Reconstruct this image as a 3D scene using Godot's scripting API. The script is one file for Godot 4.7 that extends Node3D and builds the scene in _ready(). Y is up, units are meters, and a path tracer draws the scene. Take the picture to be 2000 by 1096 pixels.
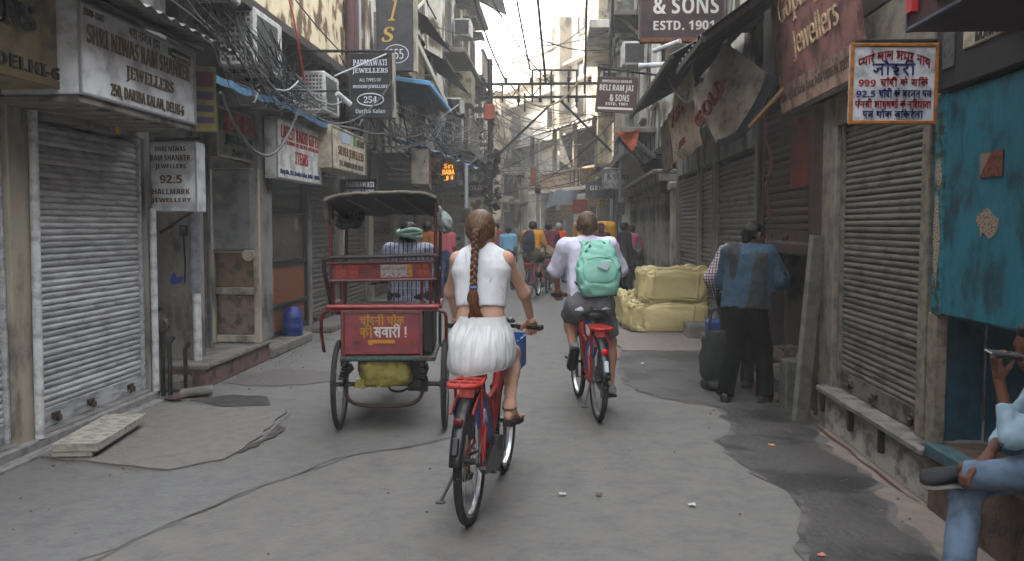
extends Node3D
# A narrow bazaar street with cyclists, a cycle rickshaw and shuttered jewellers' shops.
var names := {}
var mats := {}
var tex := {}
var meshes := {}
var rng := RandomNumberGenerator.new()

func _ready():
	rng.seed = 77
	setup()
	ground()
	left_side()
	right_side()
	far_end()
	signs_left()
	signs_right()
	overhead()
	street_things()
	crowd_facades()
	rickshaw()
	cyclists()
	people()

func setup():
	var cam := Camera3D.new()
	cam.name = "camera"
	cam.fov = 34.8
	cam.near = 0.05
	cam.far = 400.0
	cam.position = Vector3(0, 1.57, 0)
	cam.rotation_degrees = Vector3(-3.53, 2.94, 0)
	add_child(cam)
	var e := Environment.new()
	e.background_mode = Environment.BG_SKY
	var sk := Sky.new()
	var pm := ProceduralSkyMaterial.new()
	pm.sky_top_color = Color(0.95, 0.97, 1.0)
	pm.sky_horizon_color = Color(1.0, 0.99, 0.97)
	pm.sky_curve = 0.2
	pm.ground_bottom_color = Color(0.35, 0.33, 0.31)
	pm.ground_horizon_color = Color(0.6, 0.58, 0.55)
	sk.sky_material = pm
	e.sky = sk
	e.background_energy_multiplier = 1.5
	e.tonemap_mode = Environment.TONE_MAPPER_LINEAR
	e.tonemap_exposure = 4.9
	e.fog_enabled = true
	e.fog_density = 0.0034
	e.fog_light_color = Color(1.0, 0.99, 0.97)
	e.sdfgi_enabled = true
	e.ssao_enabled = true
	e.ssil_enabled = true
	var w := WorldEnvironment.new()
	w.name = "environment"
	w.environment = e
	add_child(w)
	var sun := DirectionalLight3D.new()
	sun.name = "sun"
	sun.light_energy = 1.5
	sun.light_color = Color(1.0, 0.93, 0.82)
	sun.light_angular_distance = 0.5
	sun.shadow_enabled = true
	add_child(sun)
	sun.look_at_from_position(Vector3(-30, 26, -22), Vector3.ZERO)

# ---------------------------------------------------------------- naming
func numbered(n: String) -> String:
	var k: int = names.get(n, 0)
	names[n] = k + 1
	return n if k == 0 else "%s_%03d" % [n, k]

func tag(o, label, category = "", group = "", kind = ""):
	if label: o.set_meta("label", label)
	if category: o.set_meta("category", category)
	if group: o.set_meta("group", group)
	if kind: o.set_meta("kind", kind)
	return o

func thing(called, label, category, at = Vector3.ZERO, turn = 0.0, group = ""):
	var o := Node3D.new()
	o.name = numbered(called)
	add_child(o)
	o.position = at
	o.rotation.y = turn
	return tag(o, label, category, group)

func node(called, parent):
	var o := Node3D.new()
	o.name = called
	parent.add_child(o, true)
	return o

func obj(called, st, m, parent = null):
	var o := MeshInstance3D.new()
	if st is SurfaceTool:
		st.generate_normals()
		o.mesh = st.commit()
	else:
		o.mesh = st
	o.material_override = m
	if parent == null:
		o.name = numbered(called)
		add_child(o)
	else:
		o.name = called
		parent.add_child(o, true)
	return o

func struct(called, st, m, parent = null):
	return tag(obj(called, st, m, parent), "", "", "", "structure")

func one(called, st, m, label, category, group = "", kind = ""):
	return tag(obj(called, st, m), label, category, group, kind)

# ---------------------------------------------------------------- materials
func noise_tex(key, freq, oct, ramp, as_normal = false, size = 512, strength = 4.0, gain = 0.5):
	if tex.has(key): return tex[key]
	var n := FastNoiseLite.new()
	n.seed = key.hash() % 1000
	n.noise_type = FastNoiseLite.TYPE_PERLIN
	n.fractal_gain = gain
	n.frequency = freq
	n.fractal_octaves = oct
	var t := NoiseTexture2D.new()
	t.width = size
	t.height = size
	t.seamless = true
	t.noise = n
	if as_normal:
		t.as_normal_map = true
		t.bump_strength = strength
	elif ramp:
		var g := Gradient.new()
		g.offsets = PackedFloat32Array(ramp[0])
		var cs := PackedColorArray()
		for c in ramp[1]: cs.append(c if c is Color else Color(c, c, c))
		g.colors = cs
		t.color_ramp = g
	tex[key] = t
	return t

func M(key, col = Color.WHITE, rough = 0.8, o = {}) -> StandardMaterial3D:
	if mats.has(key): return mats[key]
	var m := StandardMaterial3D.new()
	m.resource_name = key
	m.albedo_color = col
	m.roughness = rough
	m.metallic = o.get("metal", 0.0)
	m.metallic_specular = o.get("spec", 0.4)
	m.vertex_color_use_as_albedo = o.get("vc", false)
	if o.has("tex"):
		m.albedo_texture = T(o.tex)
		m.uv1_triplanar = true
		m.uv1_world_triplanar = o.get("world", true)
		var s = o.get("scale", 1.0)
		m.uv1_scale = s if s is Vector3 else Vector3(s, s, s)
	if o.has("nrm"):
		m.normal_enabled = true
		m.normal_texture = T(o.nrm)
		m.normal_scale = o.get("ns", 1.0)
		m.uv1_triplanar = true
		m.uv1_world_triplanar = o.get("world", true)
		if not o.has("tex"):
			var s2 = o.get("scale", 1.0)
			m.uv1_scale = s2 if s2 is Vector3 else Vector3(s2, s2, s2)
	if o.has("back"):
		m.backlight_enabled = true
		m.backlight = o.back
	if o.has("emit"):
		m.emission_enabled = true
		m.emission = o.emit
		m.emission_energy_multiplier = o.get("energy", 1.0)
	if o.has("rim"):
		m.rim_enabled = true
		m.rim = o.rim
	mats[key] = m
	return m

func T(k):
	match k:
		"grime": return noise_tex("grime", 0.012, 6, [[0.0, 0.35, 0.5, 0.65, 1.0], [0.62, 0.8, 0.92, 0.98, 1.0]], false, 512, 4.0, 0.62)
		"dirty": return noise_tex("dirty", 0.01, 6, [[0.0, 0.32, 0.45, 0.6, 1.0], [0.42, 0.62, 0.84, 0.96, 1.0]], false, 512, 4.0, 0.62)
		"fine": return noise_tex("fine", 0.09, 4, [[0.0, 0.5, 1.0], [0.72, 0.9, 1.0]])
		"peel": return noise_tex("peel", 0.014, 6, [[0.0, 0.36, 0.42, 0.47, 0.62, 1.0], [Color(0.33, 0.27, 0.22), Color(0.5, 0.42, 0.34), Color(0.75, 0.69, 0.6), Color(0.92, 0.88, 0.8), Color(1, 0.97, 0.9), Color(0.95, 0.92, 0.86)]])
		"rust": return noise_tex("rust", 0.02, 6, [[0.0, 0.34, 0.42, 0.5, 1.0], [Color(0.35, 0.22, 0.14), Color(0.6, 0.42, 0.3), Color(0.88, 0.82, 0.76), Color(0.97, 0.96, 0.95), Color(1, 1, 1)]], false, 512, 4.0, 0.62)
		"wood": return noise_tex("wood", 0.03, 4, [[0.0, 0.4, 0.6, 1.0], [0.55, 0.8, 0.92, 1.0]])
		"road": return noise_tex("road", 0.016, 6, [[0.0, 0.35, 0.5, 0.65, 1.0], [Color(0.8, 0.79, 0.78), Color(0.925, 0.92, 0.915), Color(0.965, 0.96, 0.955), Color(1, 0.99, 0.98), Color(1, 1, 1)]], false, 1024, 4.0, 0.78)
		"rough_n": return noise_tex("rough_n", 0.05, 5, null, true, 512, 3.0)
		"grit_n": return noise_tex("grit_n", 0.16, 4, null, true, 512, 4.0)
		"fold_n": return noise_tex("fold_n", 0.008, 3, null, true, 512, 10.0)
		"hair": return noise_tex("hair", 0.05, 4, [[0.0, 0.38, 0.5, 0.64, 1.0], [0.25, 0.45, 0.7, 1.0, 1.0]])
		"plaid": return cloth_tex("plaid")
		"stripe": return cloth_tex("stripe")
		"check": return cloth_tex("check")
		"blotch": return cloth_tex("blotch")
	return null

func cloth_tex(k):
	if tex.has(k): return tex[k]
	var im := Image.create(256, 256, false, Image.FORMAT_RGB8)
	im.fill(Color.WHITE)
	if k == "stripe":      # white and grey checked shirt with dark uprights
		im.fill(Color(0.66, 0.7, 0.76))
		for i in 8:
			im.fill_rect(Rect2i(i * 32, 0, 10, 256), Color(0.09, 0.1, 0.13))
			im.fill_rect(Rect2i(i * 32 + 19, 0, 3, 256), Color(0.5, 0.24, 0.28))
		for j in 4:
			for i in 256:
				for q in 8:
					var c = im.get_pixel(i, j * 64 + q)
					im.set_pixel(i, j * 64 + q, c.lerp(Color(0.8, 0.82, 0.86), 0.55))
	elif k == "check":
		im.fill(Color(0.75, 0.72, 0.72))
		for i in 8:
			im.fill_rect(Rect2i(i * 32, 0, 12, 256), Color(0.42, 0.08, 0.1))
		for j in 8:
			for i in 256:
				for q in 12:
					var c = im.get_pixel(i, j * 32 + q)
					im.set_pixel(i, j * 32 + q, c.lerp(Color(0.07, 0.1, 0.22), 0.65))
	elif k == "blotch":    # white top with small blue dyed strokes
		im.fill(Color(0.93, 0.93, 0.93))
		var r := RandomNumberGenerator.new()
		r.seed = 5
		for i in 16:
			var p := Vector2(r.randi_range(0, 255), r.randi_range(0, 255))
			var dd := Vector2(r.randf_range(-0.6, 0.6), 1.0).normalized()
			for q in r.randi_range(14, 44):
				p += dd + Vector2(r.randf_range(-0.6, 0.6), 0)
				var w := r.randi_range(2, 4)
				for a in w:
					im.set_pixel(posmod(int(p.x) + a, 256), posmod(int(p.y), 256), Color(0.55, 0.58, 0.78))
	else:
		im.fill(Color(0.8, 0.8, 0.8))
	tex[k] = ImageTexture.create_from_image(im)
	return tex[k]

# ---------------------------------------------------------------- shapes
func S() -> SurfaceTool:
	var s := SurfaceTool.new()
	s.begin(Mesh.PRIMITIVE_TRIANGLES)
	s.set_smooth_group(-1)
	return s

func qo(s: SurfaceTool, a: Vector3, b: Vector3, c: Vector3, d: Vector3, out: Vector3):
	if (c - a).cross(d - b).dot(out) > 0.0:
		s.add_vertex(a); s.add_vertex(c); s.add_vertex(b)
		s.add_vertex(a); s.add_vertex(d); s.add_vertex(c)
	else:
		s.add_vertex(a); s.add_vertex(b); s.add_vertex(c)
		s.add_vertex(a); s.add_vertex(c); s.add_vertex(d)

func to(s: SurfaceTool, a: Vector3, b: Vector3, c: Vector3, out: Vector3):
	if (b - a).cross(c - a).dot(out) > 0.0:
		s.add_vertex(a); s.add_vertex(c); s.add_vertex(b)
	else:
		s.add_vertex(a); s.add_vertex(b); s.add_vertex(c)

func bx(s: SurfaceTool, c: Vector3, size: Vector3, bev := 0.0, B := Basis.IDENTITY):
	var h := size * 0.5
	var ax := [B.x, B.y, B.z]
	s.set_smooth_group(-1)
	for i in 3:
		var j := (i + 1) % 3
		var k := (i + 2) % 3
		for g in [-1.0, 1.0]:
			var n: Vector3 = ax[i] * g
			var p := c + n * h[i]
			var u: Vector3 = ax[j] * (h[j] - bev)
			var v: Vector3 = ax[k] * (h[k] - bev)
			qo(s, p - u - v, p + u - v, p + u + v, p - u + v, n)
			if bev > 0.0:
				for q in [-1.0, 1.0]:
					var m: Vector3 = ax[j] * q
					var p1 := c + n * h[i] + m * (h[j] - bev)
					var p2 := c + n * (h[i] - bev) + m * h[j]
					qo(s, p1 - v, p1 + v, p2 + v, p2 - v, n + m)
	if bev > 0.0:
		for a in [-1.0, 1.0]:
			for b in [-1.0, 1.0]:
				for d in [-1.0, 1.0]:
					var x: Vector3 = ax[0] * a
					var y: Vector3 = ax[1] * b
					var z: Vector3 = ax[2] * d
					to(s, c + x * h.x + y * (h.y - bev) + z * (h.z - bev), c + x * (h.x - bev) + y * h.y + z * (h.z - bev), c + x * (h.x - bev) + y * (h.y - bev) + z * h.z, x + y + z)

func B2(s, lo: Vector3, hi: Vector3, bev := 0.0):     # a box between two corners
	bx(s, (lo + hi) * 0.5, (hi - lo).abs(), bev)

func bar(s, a: Vector3, b: Vector3, w: float, d: float, up := Vector3.UP):  # a rectangular bar from a to b
	var z := (b - a).normalized()
	if abs(z.dot(up)) > 0.99: up = Vector3.RIGHT
	var x := up.cross(z).normalized()
	bx(s, (a + b) * 0.5, Vector3(w, d, (b - a).length()), min(w, d) * 0.12, Basis(x, z.cross(x), z))

func tb(s: SurfaceTool, pts: Array, r, n := 6, caps := true):
	var m := pts.size()
	var t0: Vector3 = (pts[1] - pts[0]).normalized()
	var u := t0.cross(Vector3.UP if abs(t0.y) < 0.9 else Vector3.RIGHT).normalized()
	var rings := []
	for i in m:
		var t: Vector3 = (pts[min(i + 1, m - 1)] - pts[max(i - 1, 0)]).normalized()
		u = (u - t * u.dot(t)).normalized()
		var v := t.cross(u)
		var rr: float = r[i] if r is Array else r
		var ring := PackedVector3Array()
		for k in n:
			var a := TAU * k / n
			ring.append(pts[i] + (u * cos(a) + v * sin(a)) * rr)
		rings.append(ring)
	s.set_smooth_group(0)
	for i in m - 1:
		for k in n:
			var k2 := (k + 1) % n
			var mid: Vector3 = rings[i][k] + rings[i][k2] - pts[i] * 2.0
			qo(s, rings[i][k], rings[i][k2], rings[i + 1][k2], rings[i + 1][k], mid)
	if caps:
		s.set_smooth_group(-1)
		for e in [[0, -t0], [m - 1, (pts[m - 1] - pts[m - 2]).normalized()]]:
			for k in range(1, n - 1):
				to(s, rings[e[0]][0], rings[e[0]][k], rings[e[0]][k + 1], e[1])

func ring_pts(c: Vector3, r: float, ax: Vector3, n: int, a0 := 0.0, a1 := TAU) -> Array:
	var u := ax.cross(Vector3.UP if abs(ax.y) < 0.9 else Vector3.RIGHT).normalized()
	var v := ax.cross(u).normalized()
	var o := []
	for i in n + 1:
		var a := lerpf(a0, a1, float(i) / n)
		o.append(c + (u * cos(a) + v * sin(a)) * r)
	return o

func lathe(s: SurfaceTool, xf: Transform3D, prof: Array, n := 16, smooth := true):
	for i in prof.size() - 1:
		var p: Vector2 = prof[i]
		var q: Vector2 = prof[i + 1]
		if p.distance_to(q) < 1e-6: continue
		s.set_smooth_group(0 if smooth else i + 1)
		for k in n:
			var a := TAU * k / n
			var b := TAU * (k + 1) / n
			var da := Vector3(cos(a), 0, sin(a))
			var db := Vector3(cos(b), 0, sin(b))
			var out := (da + db) * (q.y - p.y) + Vector3.UP * (p.x - q.x) * 2.0
			qo(s, xf * (da * p.x + Vector3.UP * p.y), xf * (db * p.x + Vector3.UP * p.y), xf * (db * q.x + Vector3.UP * q.y), xf * (da * q.x + Vector3.UP * q.y), xf.basis * out)

func loft(s: SurfaceTool, rings: Array, caps := true, smooth := true):
	s.set_smooth_group(0 if smooth else -1)
	var n: int = rings[0].size()
	var cen := []
	for r in rings:
		var c := Vector3.ZERO
		for p in r: c += p
		cen.append(c / n)
	for i in rings.size() - 1:
		for k in n:
			var k2 := (k + 1) % n
			qo(s, rings[i][k], rings[i][k2], rings[i + 1][k2], rings[i + 1][k], rings[i][k] + rings[i][k2] + rings[i + 1][k] - cen[i] * 2.0 - cen[i + 1])
	if caps:
		for e in [0, rings.size() - 1]:
			var out: Vector3 = cen[e] - cen[1 if e == 0 else e - 1]
			for k in n: to(s, cen[e], rings[e][k], rings[e][(k + 1) % n], out)

func cloth(s: SurfaceTool, rows: Array, th: float, out: Vector3):    # a sheet through a grid of points, with thickness
	var a := rows.size()
	var b: int = rows[0].size()
	var back := []
	for i in a:
		var r := []
		for j in b:
			var du: Vector3 = rows[min(i + 1, a - 1)][j] - rows[max(i - 1, 0)][j]
			var dv: Vector3 = rows[i][min(j + 1, b - 1)] - rows[i][max(j - 1, 0)]
			var n := du.cross(dv).normalized()
			if n.dot(out) < 0.0: n = -n
			r.append(rows[i][j] - n * th)
		back.append(r)
	for side in [[rows, 1.0], [back, -1.0]]:
		s.set_smooth_group(1 if side[1] > 0 else 2)
		var g: Array = side[0]
		for i in a - 1:
			for j in b - 1:
				var nn: Vector3 = (rows[i][j] - back[i][j]) * side[1]
				qo(s, g[i][j], g[i + 1][j], g[i + 1][j + 1], g[i][j + 1], nn)
	s.set_smooth_group(-1)
	for i in a - 1:
		for j in [0, b - 1]:
			qo(s, rows[i][j], rows[i + 1][j], back[i + 1][j], back[i][j], rows[i][j] - rows[i][1 if j == 0 else b - 2])
	for j in b - 1:
		for i in [0, a - 1]:
			qo(s, rows[i][j], rows[i][j + 1], back[i][j + 1], back[i][j], rows[i][j] - rows[1 if i == 0 else a - 2][j])

func patch(p00: Vector3, p01: Vector3, p10: Vector3, p11: Vector3, a: int, b: int, f = null) -> Array:
	var rows := []
	for i in a + 1:
		var r := []
		for j in b + 1:
			var u := float(i) / a
			var v := float(j) / b
			var p := p00.lerp(p01, v).lerp(p10.lerp(p11, v), u)
			r.append(p + (f.call(u, v) if f != null else Vector3.ZERO))
		rows.append(r)
	return rows

func prism(s: SurfaceTool, poly: PackedVector2Array, xf: Transform3D, depth: float):  # polygon in xy, thick along -z
	var id := Geometry2D.triangulate_polygon(poly)
	s.set_smooth_group(-1)
	for i in range(0, id.size(), 3):
		var p := []
		for k in 3: p.append(Vector3(poly[id[i + k]].x, poly[id[i + k]].y, 0))
		to(s, xf * p[0], xf * p[1], xf * p[2], xf.basis.z)
		for k in 3: p[k].z = -depth
		to(s, xf * p[0], xf * p[1], xf * p[2], -xf.basis.z)
	var cw := Geometry2D.is_polygon_clockwise(poly)
	for i in poly.size():
		var a := poly[i]
		var b := poly[(i + 1) % poly.size()]
		var nn := Vector2(b.y - a.y, a.x - b.x) * (-1.0 if cw else 1.0)
		qo(s, xf * Vector3(a.x, a.y, 0), xf * Vector3(b.x, b.y, 0), xf * Vector3(b.x, b.y, -depth), xf * Vector3(a.x, a.y, -depth), xf.basis * Vector3(nn.x, nn.y, 0))

func spline(pts: Array, sub := 4) -> Array:
	var o := []
	var n := pts.size()
	for i in n - 1:
		for k in sub:
			o.append(pts[i].cubic_interpolate(pts[i + 1], pts[max(i - 1, 0)], pts[min(i + 2, n - 1)], float(k) / sub))
	o.append(pts[n - 1])
	return o

func sag(a: Vector3, b: Vector3, d: float, n := 10, wob := 0.0) -> Array:
	var o := []
	for i in n + 1:
		var t := float(i) / n
		var p := a.lerp(b, t) + Vector3.DOWN * d * 4.0 * t * (1.0 - t)
		if wob > 0.0 and i > 0 and i < n: p += Vector3(rng.randf_range(-wob, wob), rng.randf_range(-wob, wob), 0)
		o.append(p)
	return o

# ---------------------------------------------------------------- lettering
var fonts := {}
func font(f):
	if not fonts.has(f):
		var q := SystemFont.new()
		var w: PackedStringArray = f.split("*")
		q.font_names = PackedStringArray([w[0]])
		if w.size() > 1: q.font_weight = 700
		fonts[f] = q
	return fonts[f]

func txt(parent, text, c: Vector3, B: Basis, w: float, h: float, m, f = "Droid Sans*", depth = 0.004):
	var t := TextMesh.new()
	t.text = text
	t.font = font(f)
	t.font_size = 48
	t.pixel_size = 0.01
	t.curve_step = 3.0
	t.depth = depth
	var bb := t.get_aabb()
	var o := MeshInstance3D.new()
	o.name = "lettering"
	o.mesh = t
	o.material_override = m
	var sx: float = w / max(bb.size.x, 0.001)
	var sy: float = h / max(bb.size.y, 0.001)
	var ce := bb.get_center()
	o.transform = Transform3D(Basis(B.x * sx, B.y * sy, B.z), c - B.x * sx * ce.x - B.y * sy * ce.y)
	parent.add_child(o, true)
	return o

const GLYPH := {
	"p": [.75, ".1,1 .1,.55 .25,.4 .55,.45;.55,1 .55,0"], "p.": [.45, ".1,1 .1,.55 .25,.4 .42,.5"], "y": [.75, ".1,1 .27,.75 .1,.55 .3,.35 .55,.45;.55,1 .55,0"],
	"r": [.55, ".15,1 .37,.85 .3,.62 .12,.55 .42,0"], "l": [.85, ".12,.3 .1,.6 .25,.7 .38,.4 .48,.65 .65,.65;.65,1 .65,0"], "a": [.95, ".1,.85 .3,.9 .35,.7 .2,.6 .38,.45 .28,.2 .08,.3;.35,.55 .7,.55;.7,1 .7,0"],
	"m": [.8, ".12,1 .12,.35 .05,.22 .2,.3 .6,.35;.6,1 .6,0"], "n": [.7, ".05,.45 .2,.57 .5,.55;.5,1 .5,0"], "th": [.75, ".1,.9 .3,.95 .28,.75 .12,.7 .22,.45 .55,.5;.55,1 .55,0"],
	"j": [.8, ".08,.45 .2,.28 .36,.42 .3,.6 .6,.6;.6,1 .6,0"], "h": [.65, ".3,1 .3,.8 .1,.75 .25,.6 .45,.6 .4,.35 .2,.35 .3,.1 .48,.05"], "c": [.75, ".08,.75 .32,.75 .2,.5 .3,.33 .55,.4;.55,1 .55,0"],
	"d": [.6, ".3,1 .3,.8 .1,.7 .1,.45 .3,.4 .4,.6;.25,.4 .45,.05"], "k": [.9, ".4,1 .4,0;.4,.6 .2,.75 .08,.55 .2,.38 .4,.55 .6,.75 .74,.5 .62,.33"], "s": [.8, ".15,1 .34,.85 .28,.65 .1,.55 .36,.15;.25,.55 .6,.55;.6,1 .6,0"],
	"v": [.75, ".55,.6 .3,.72 .1,.5 .25,.32 .55,.5;.55,1 .55,0"], "b": [.75, ".55,.6 .3,.72 .1,.5 .25,.32 .55,.5;.55,1 .55,0;.15,.62 .45,.42"], "t": [.7, ".1,.22 .14,.55 .5,.65;.5,1 .5,0"],
	"e": [.65, ".15,1 .15,.5 .4,.4 .46,.72;.4,.4 .52,.05"], "ph": [.85, ".1,1 .1,.55 .25,.4 .5,.45;.5,1 .5,0;.5,.7 .7,.75 .74,.5"], "bh": [.75, ".05,.95 .2,.9 .2,.35 .1,.3;.2,.4 .55,.4;.55,1 .55,0"],
	"sh": [.75, ".1,1 .1,.55 .25,.4 .55,.45;.55,1 .55,0;.12,.85 .5,.5"], "N": [.75, ".1,1 .1,.5 .3,.45 .35,.95;.58,1 .58,0"],
	"A": [.32, ".15,1 .15,0"], "I": [.35, ".15,1 .15,0;.15,1 .08,1.3 -.2,1.35 -.3,1.1"], "i": [.3, ".15,1 .15,0;.15,1 .25,1.35 .55,1.33 .66,1.05"], "E": [0.0, "-.35,1.38 -.18,1"],
	"O": [.35, ".15,1 .15,0;-.05,1.38 .15,1"], "AU": [.35, ".15,1 .15,0;-.1,1.38 .15,1;.02,1.45 .15,1"], "AI": [0.0, "-.4,1.35 -.2,1;-.3,1.45 -.18,1"], "M": [0.0, "-.22,1.25 -.18,1.3"], "U": [0.0, "-.3,0 -.35,-.2 -.15,-.15"], "H": [0.0, "-.35,1.05 -.2,1.3 -.05,1.1"], "!": [.35, ".2,1.1 .2,.3;.2,.1 .2,.02"],
}
# painted Hindi: words of letters in strokes under their headline
func hindi(parent, text, c: Vector3, B: Basis, w: float, h: float, m, t := 0.13, arc := 0.0):
	var strokes := []
	var x := 0.0
	for word in text.split("/"):
		var x0 := x
		for g in word.strip_edges().split(" "):
			if not GLYPH.has(g): continue
			for line in GLYPH[g][1].split(";"):
				var pts := []
				for p in line.split(" "):
					var q: PackedStringArray = p.split(",")
					pts.append(Vector2(x + float(q[0]), float(q[1])))
				strokes.append(spline(pts, 3) if pts.size() > 2 else pts)
			x += GLYPH[g][0]
		var hl := []
		for i in 7: hl.append(Vector2(lerpf(x0, x - 0.08, i / 6.0), 1.0))
		if word.strip_edges() != "!": strokes.append(hl)
		x += 0.3
	x -= 0.3
	var s := S()
	var sx := w / x
	var map := func(p: Vector2) -> Vector3:
		var u := p.x / x - 0.5
		return c + B.x * (p.x - x * 0.5) * sx + B.y * ((p.y - 0.5) * h - arc * u * u * 4.0)
	for st in strokes:
		for i in st.size() - 1:
			var a: Vector3 = map.call(st[i])
			var b: Vector3 = map.call(st[i + 1])
			var dd := (b - a).normalized()
			var nn := B.z.cross(dd) * t * h * 0.5
			a -= dd * t * h * 0.2
			b += dd * t * h * 0.2
			var up := B.z * 0.003
			qo(s, a - nn + up, b - nn + up, b + nn + up, a + nn + up, B.z)
			qo(s, a - nn, b - nn, b - nn + up, a - nn + up, -nn)
			qo(s, a + nn, b + nn, b + nn + up, a + nn + up, nn)
	return obj("lettering", s, m, parent)

# ---------------------------------------------------------------- the ground
func sheet(called, pts: String, y: float, m, jag := 0.03, th := 0.0, grow := 0.0):
	var poly := PackedVector2Array()
	var raw := []
	for p in pts.split(" "):
		var q: PackedStringArray = p.split(",")
		raw.append(Vector2(float(q[0]), -float(q[1])))
	for i in raw.size():
		var a: Vector2 = raw[i]
		var b: Vector2 = raw[(i + 1) % raw.size()]
		var k := int(max(1.0, a.distance_to(b) / 0.12)) if jag > 0.0 else 1
		for j in k:
			poly.append(a.lerp(b, float(j) / k) + (Vector2(rng.randf_range(-jag, jag), rng.randf_range(-jag, jag)) if j > 0 else Vector2.ZERO))
	if grow > 0.0: poly = Geometry2D.offset_polygon(poly, grow, Geometry2D.JOIN_ROUND)[0]
	var s := S()
	var xf := Transform3D(Basis(Vector3.RIGHT, Vector3(0, 0, -1), Vector3.UP), Vector3(0, y, 0))
	if th > 0.0:
		prism(s, poly, xf, th)
	else:
		var id := Geometry2D.triangulate_polygon(poly)
		for i in range(0, id.size(), 3):
			to(s, xf * Vector3(poly[id[i]].x, poly[id[i]].y, 0), xf * Vector3(poly[id[i + 1]].x, poly[id[i + 1]].y, 0), xf * Vector3(poly[id[i + 2]].x, poly[id[i + 2]].y, 0), Vector3.UP)
	return struct(called, s, m)

func strip(pts: String, w: float) -> String:      # the outline of a crack along a line
	var raw := []
	for p in pts.split(" "):
		var q: PackedStringArray = p.split(",")
		raw.append(Vector2(float(q[0]), float(q[1])))
	raw = spline(raw, 4)
	var l := []
	var r := []
	for i in raw.size():
		var t: Vector2 = (raw[min(i + 1, raw.size() - 1)] - raw[max(i - 1, 0)]).normalized()
		var ww := w * rng.randf_range(0.15, 1.2)
		var o := Vector2(rng.randf_range(-0.02, 0.02), rng.randf_range(-0.02, 0.02))
		l.append(raw[i] + o + t.orthogonal() * ww)
		r.append(raw[i] + o - t.orthogonal() * ww)
	r.reverse()
	var parts := []
	for p in l + r: parts.append("%.3f,%.3f" % [p.x, p.y])
	return " ".join(parts)

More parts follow.
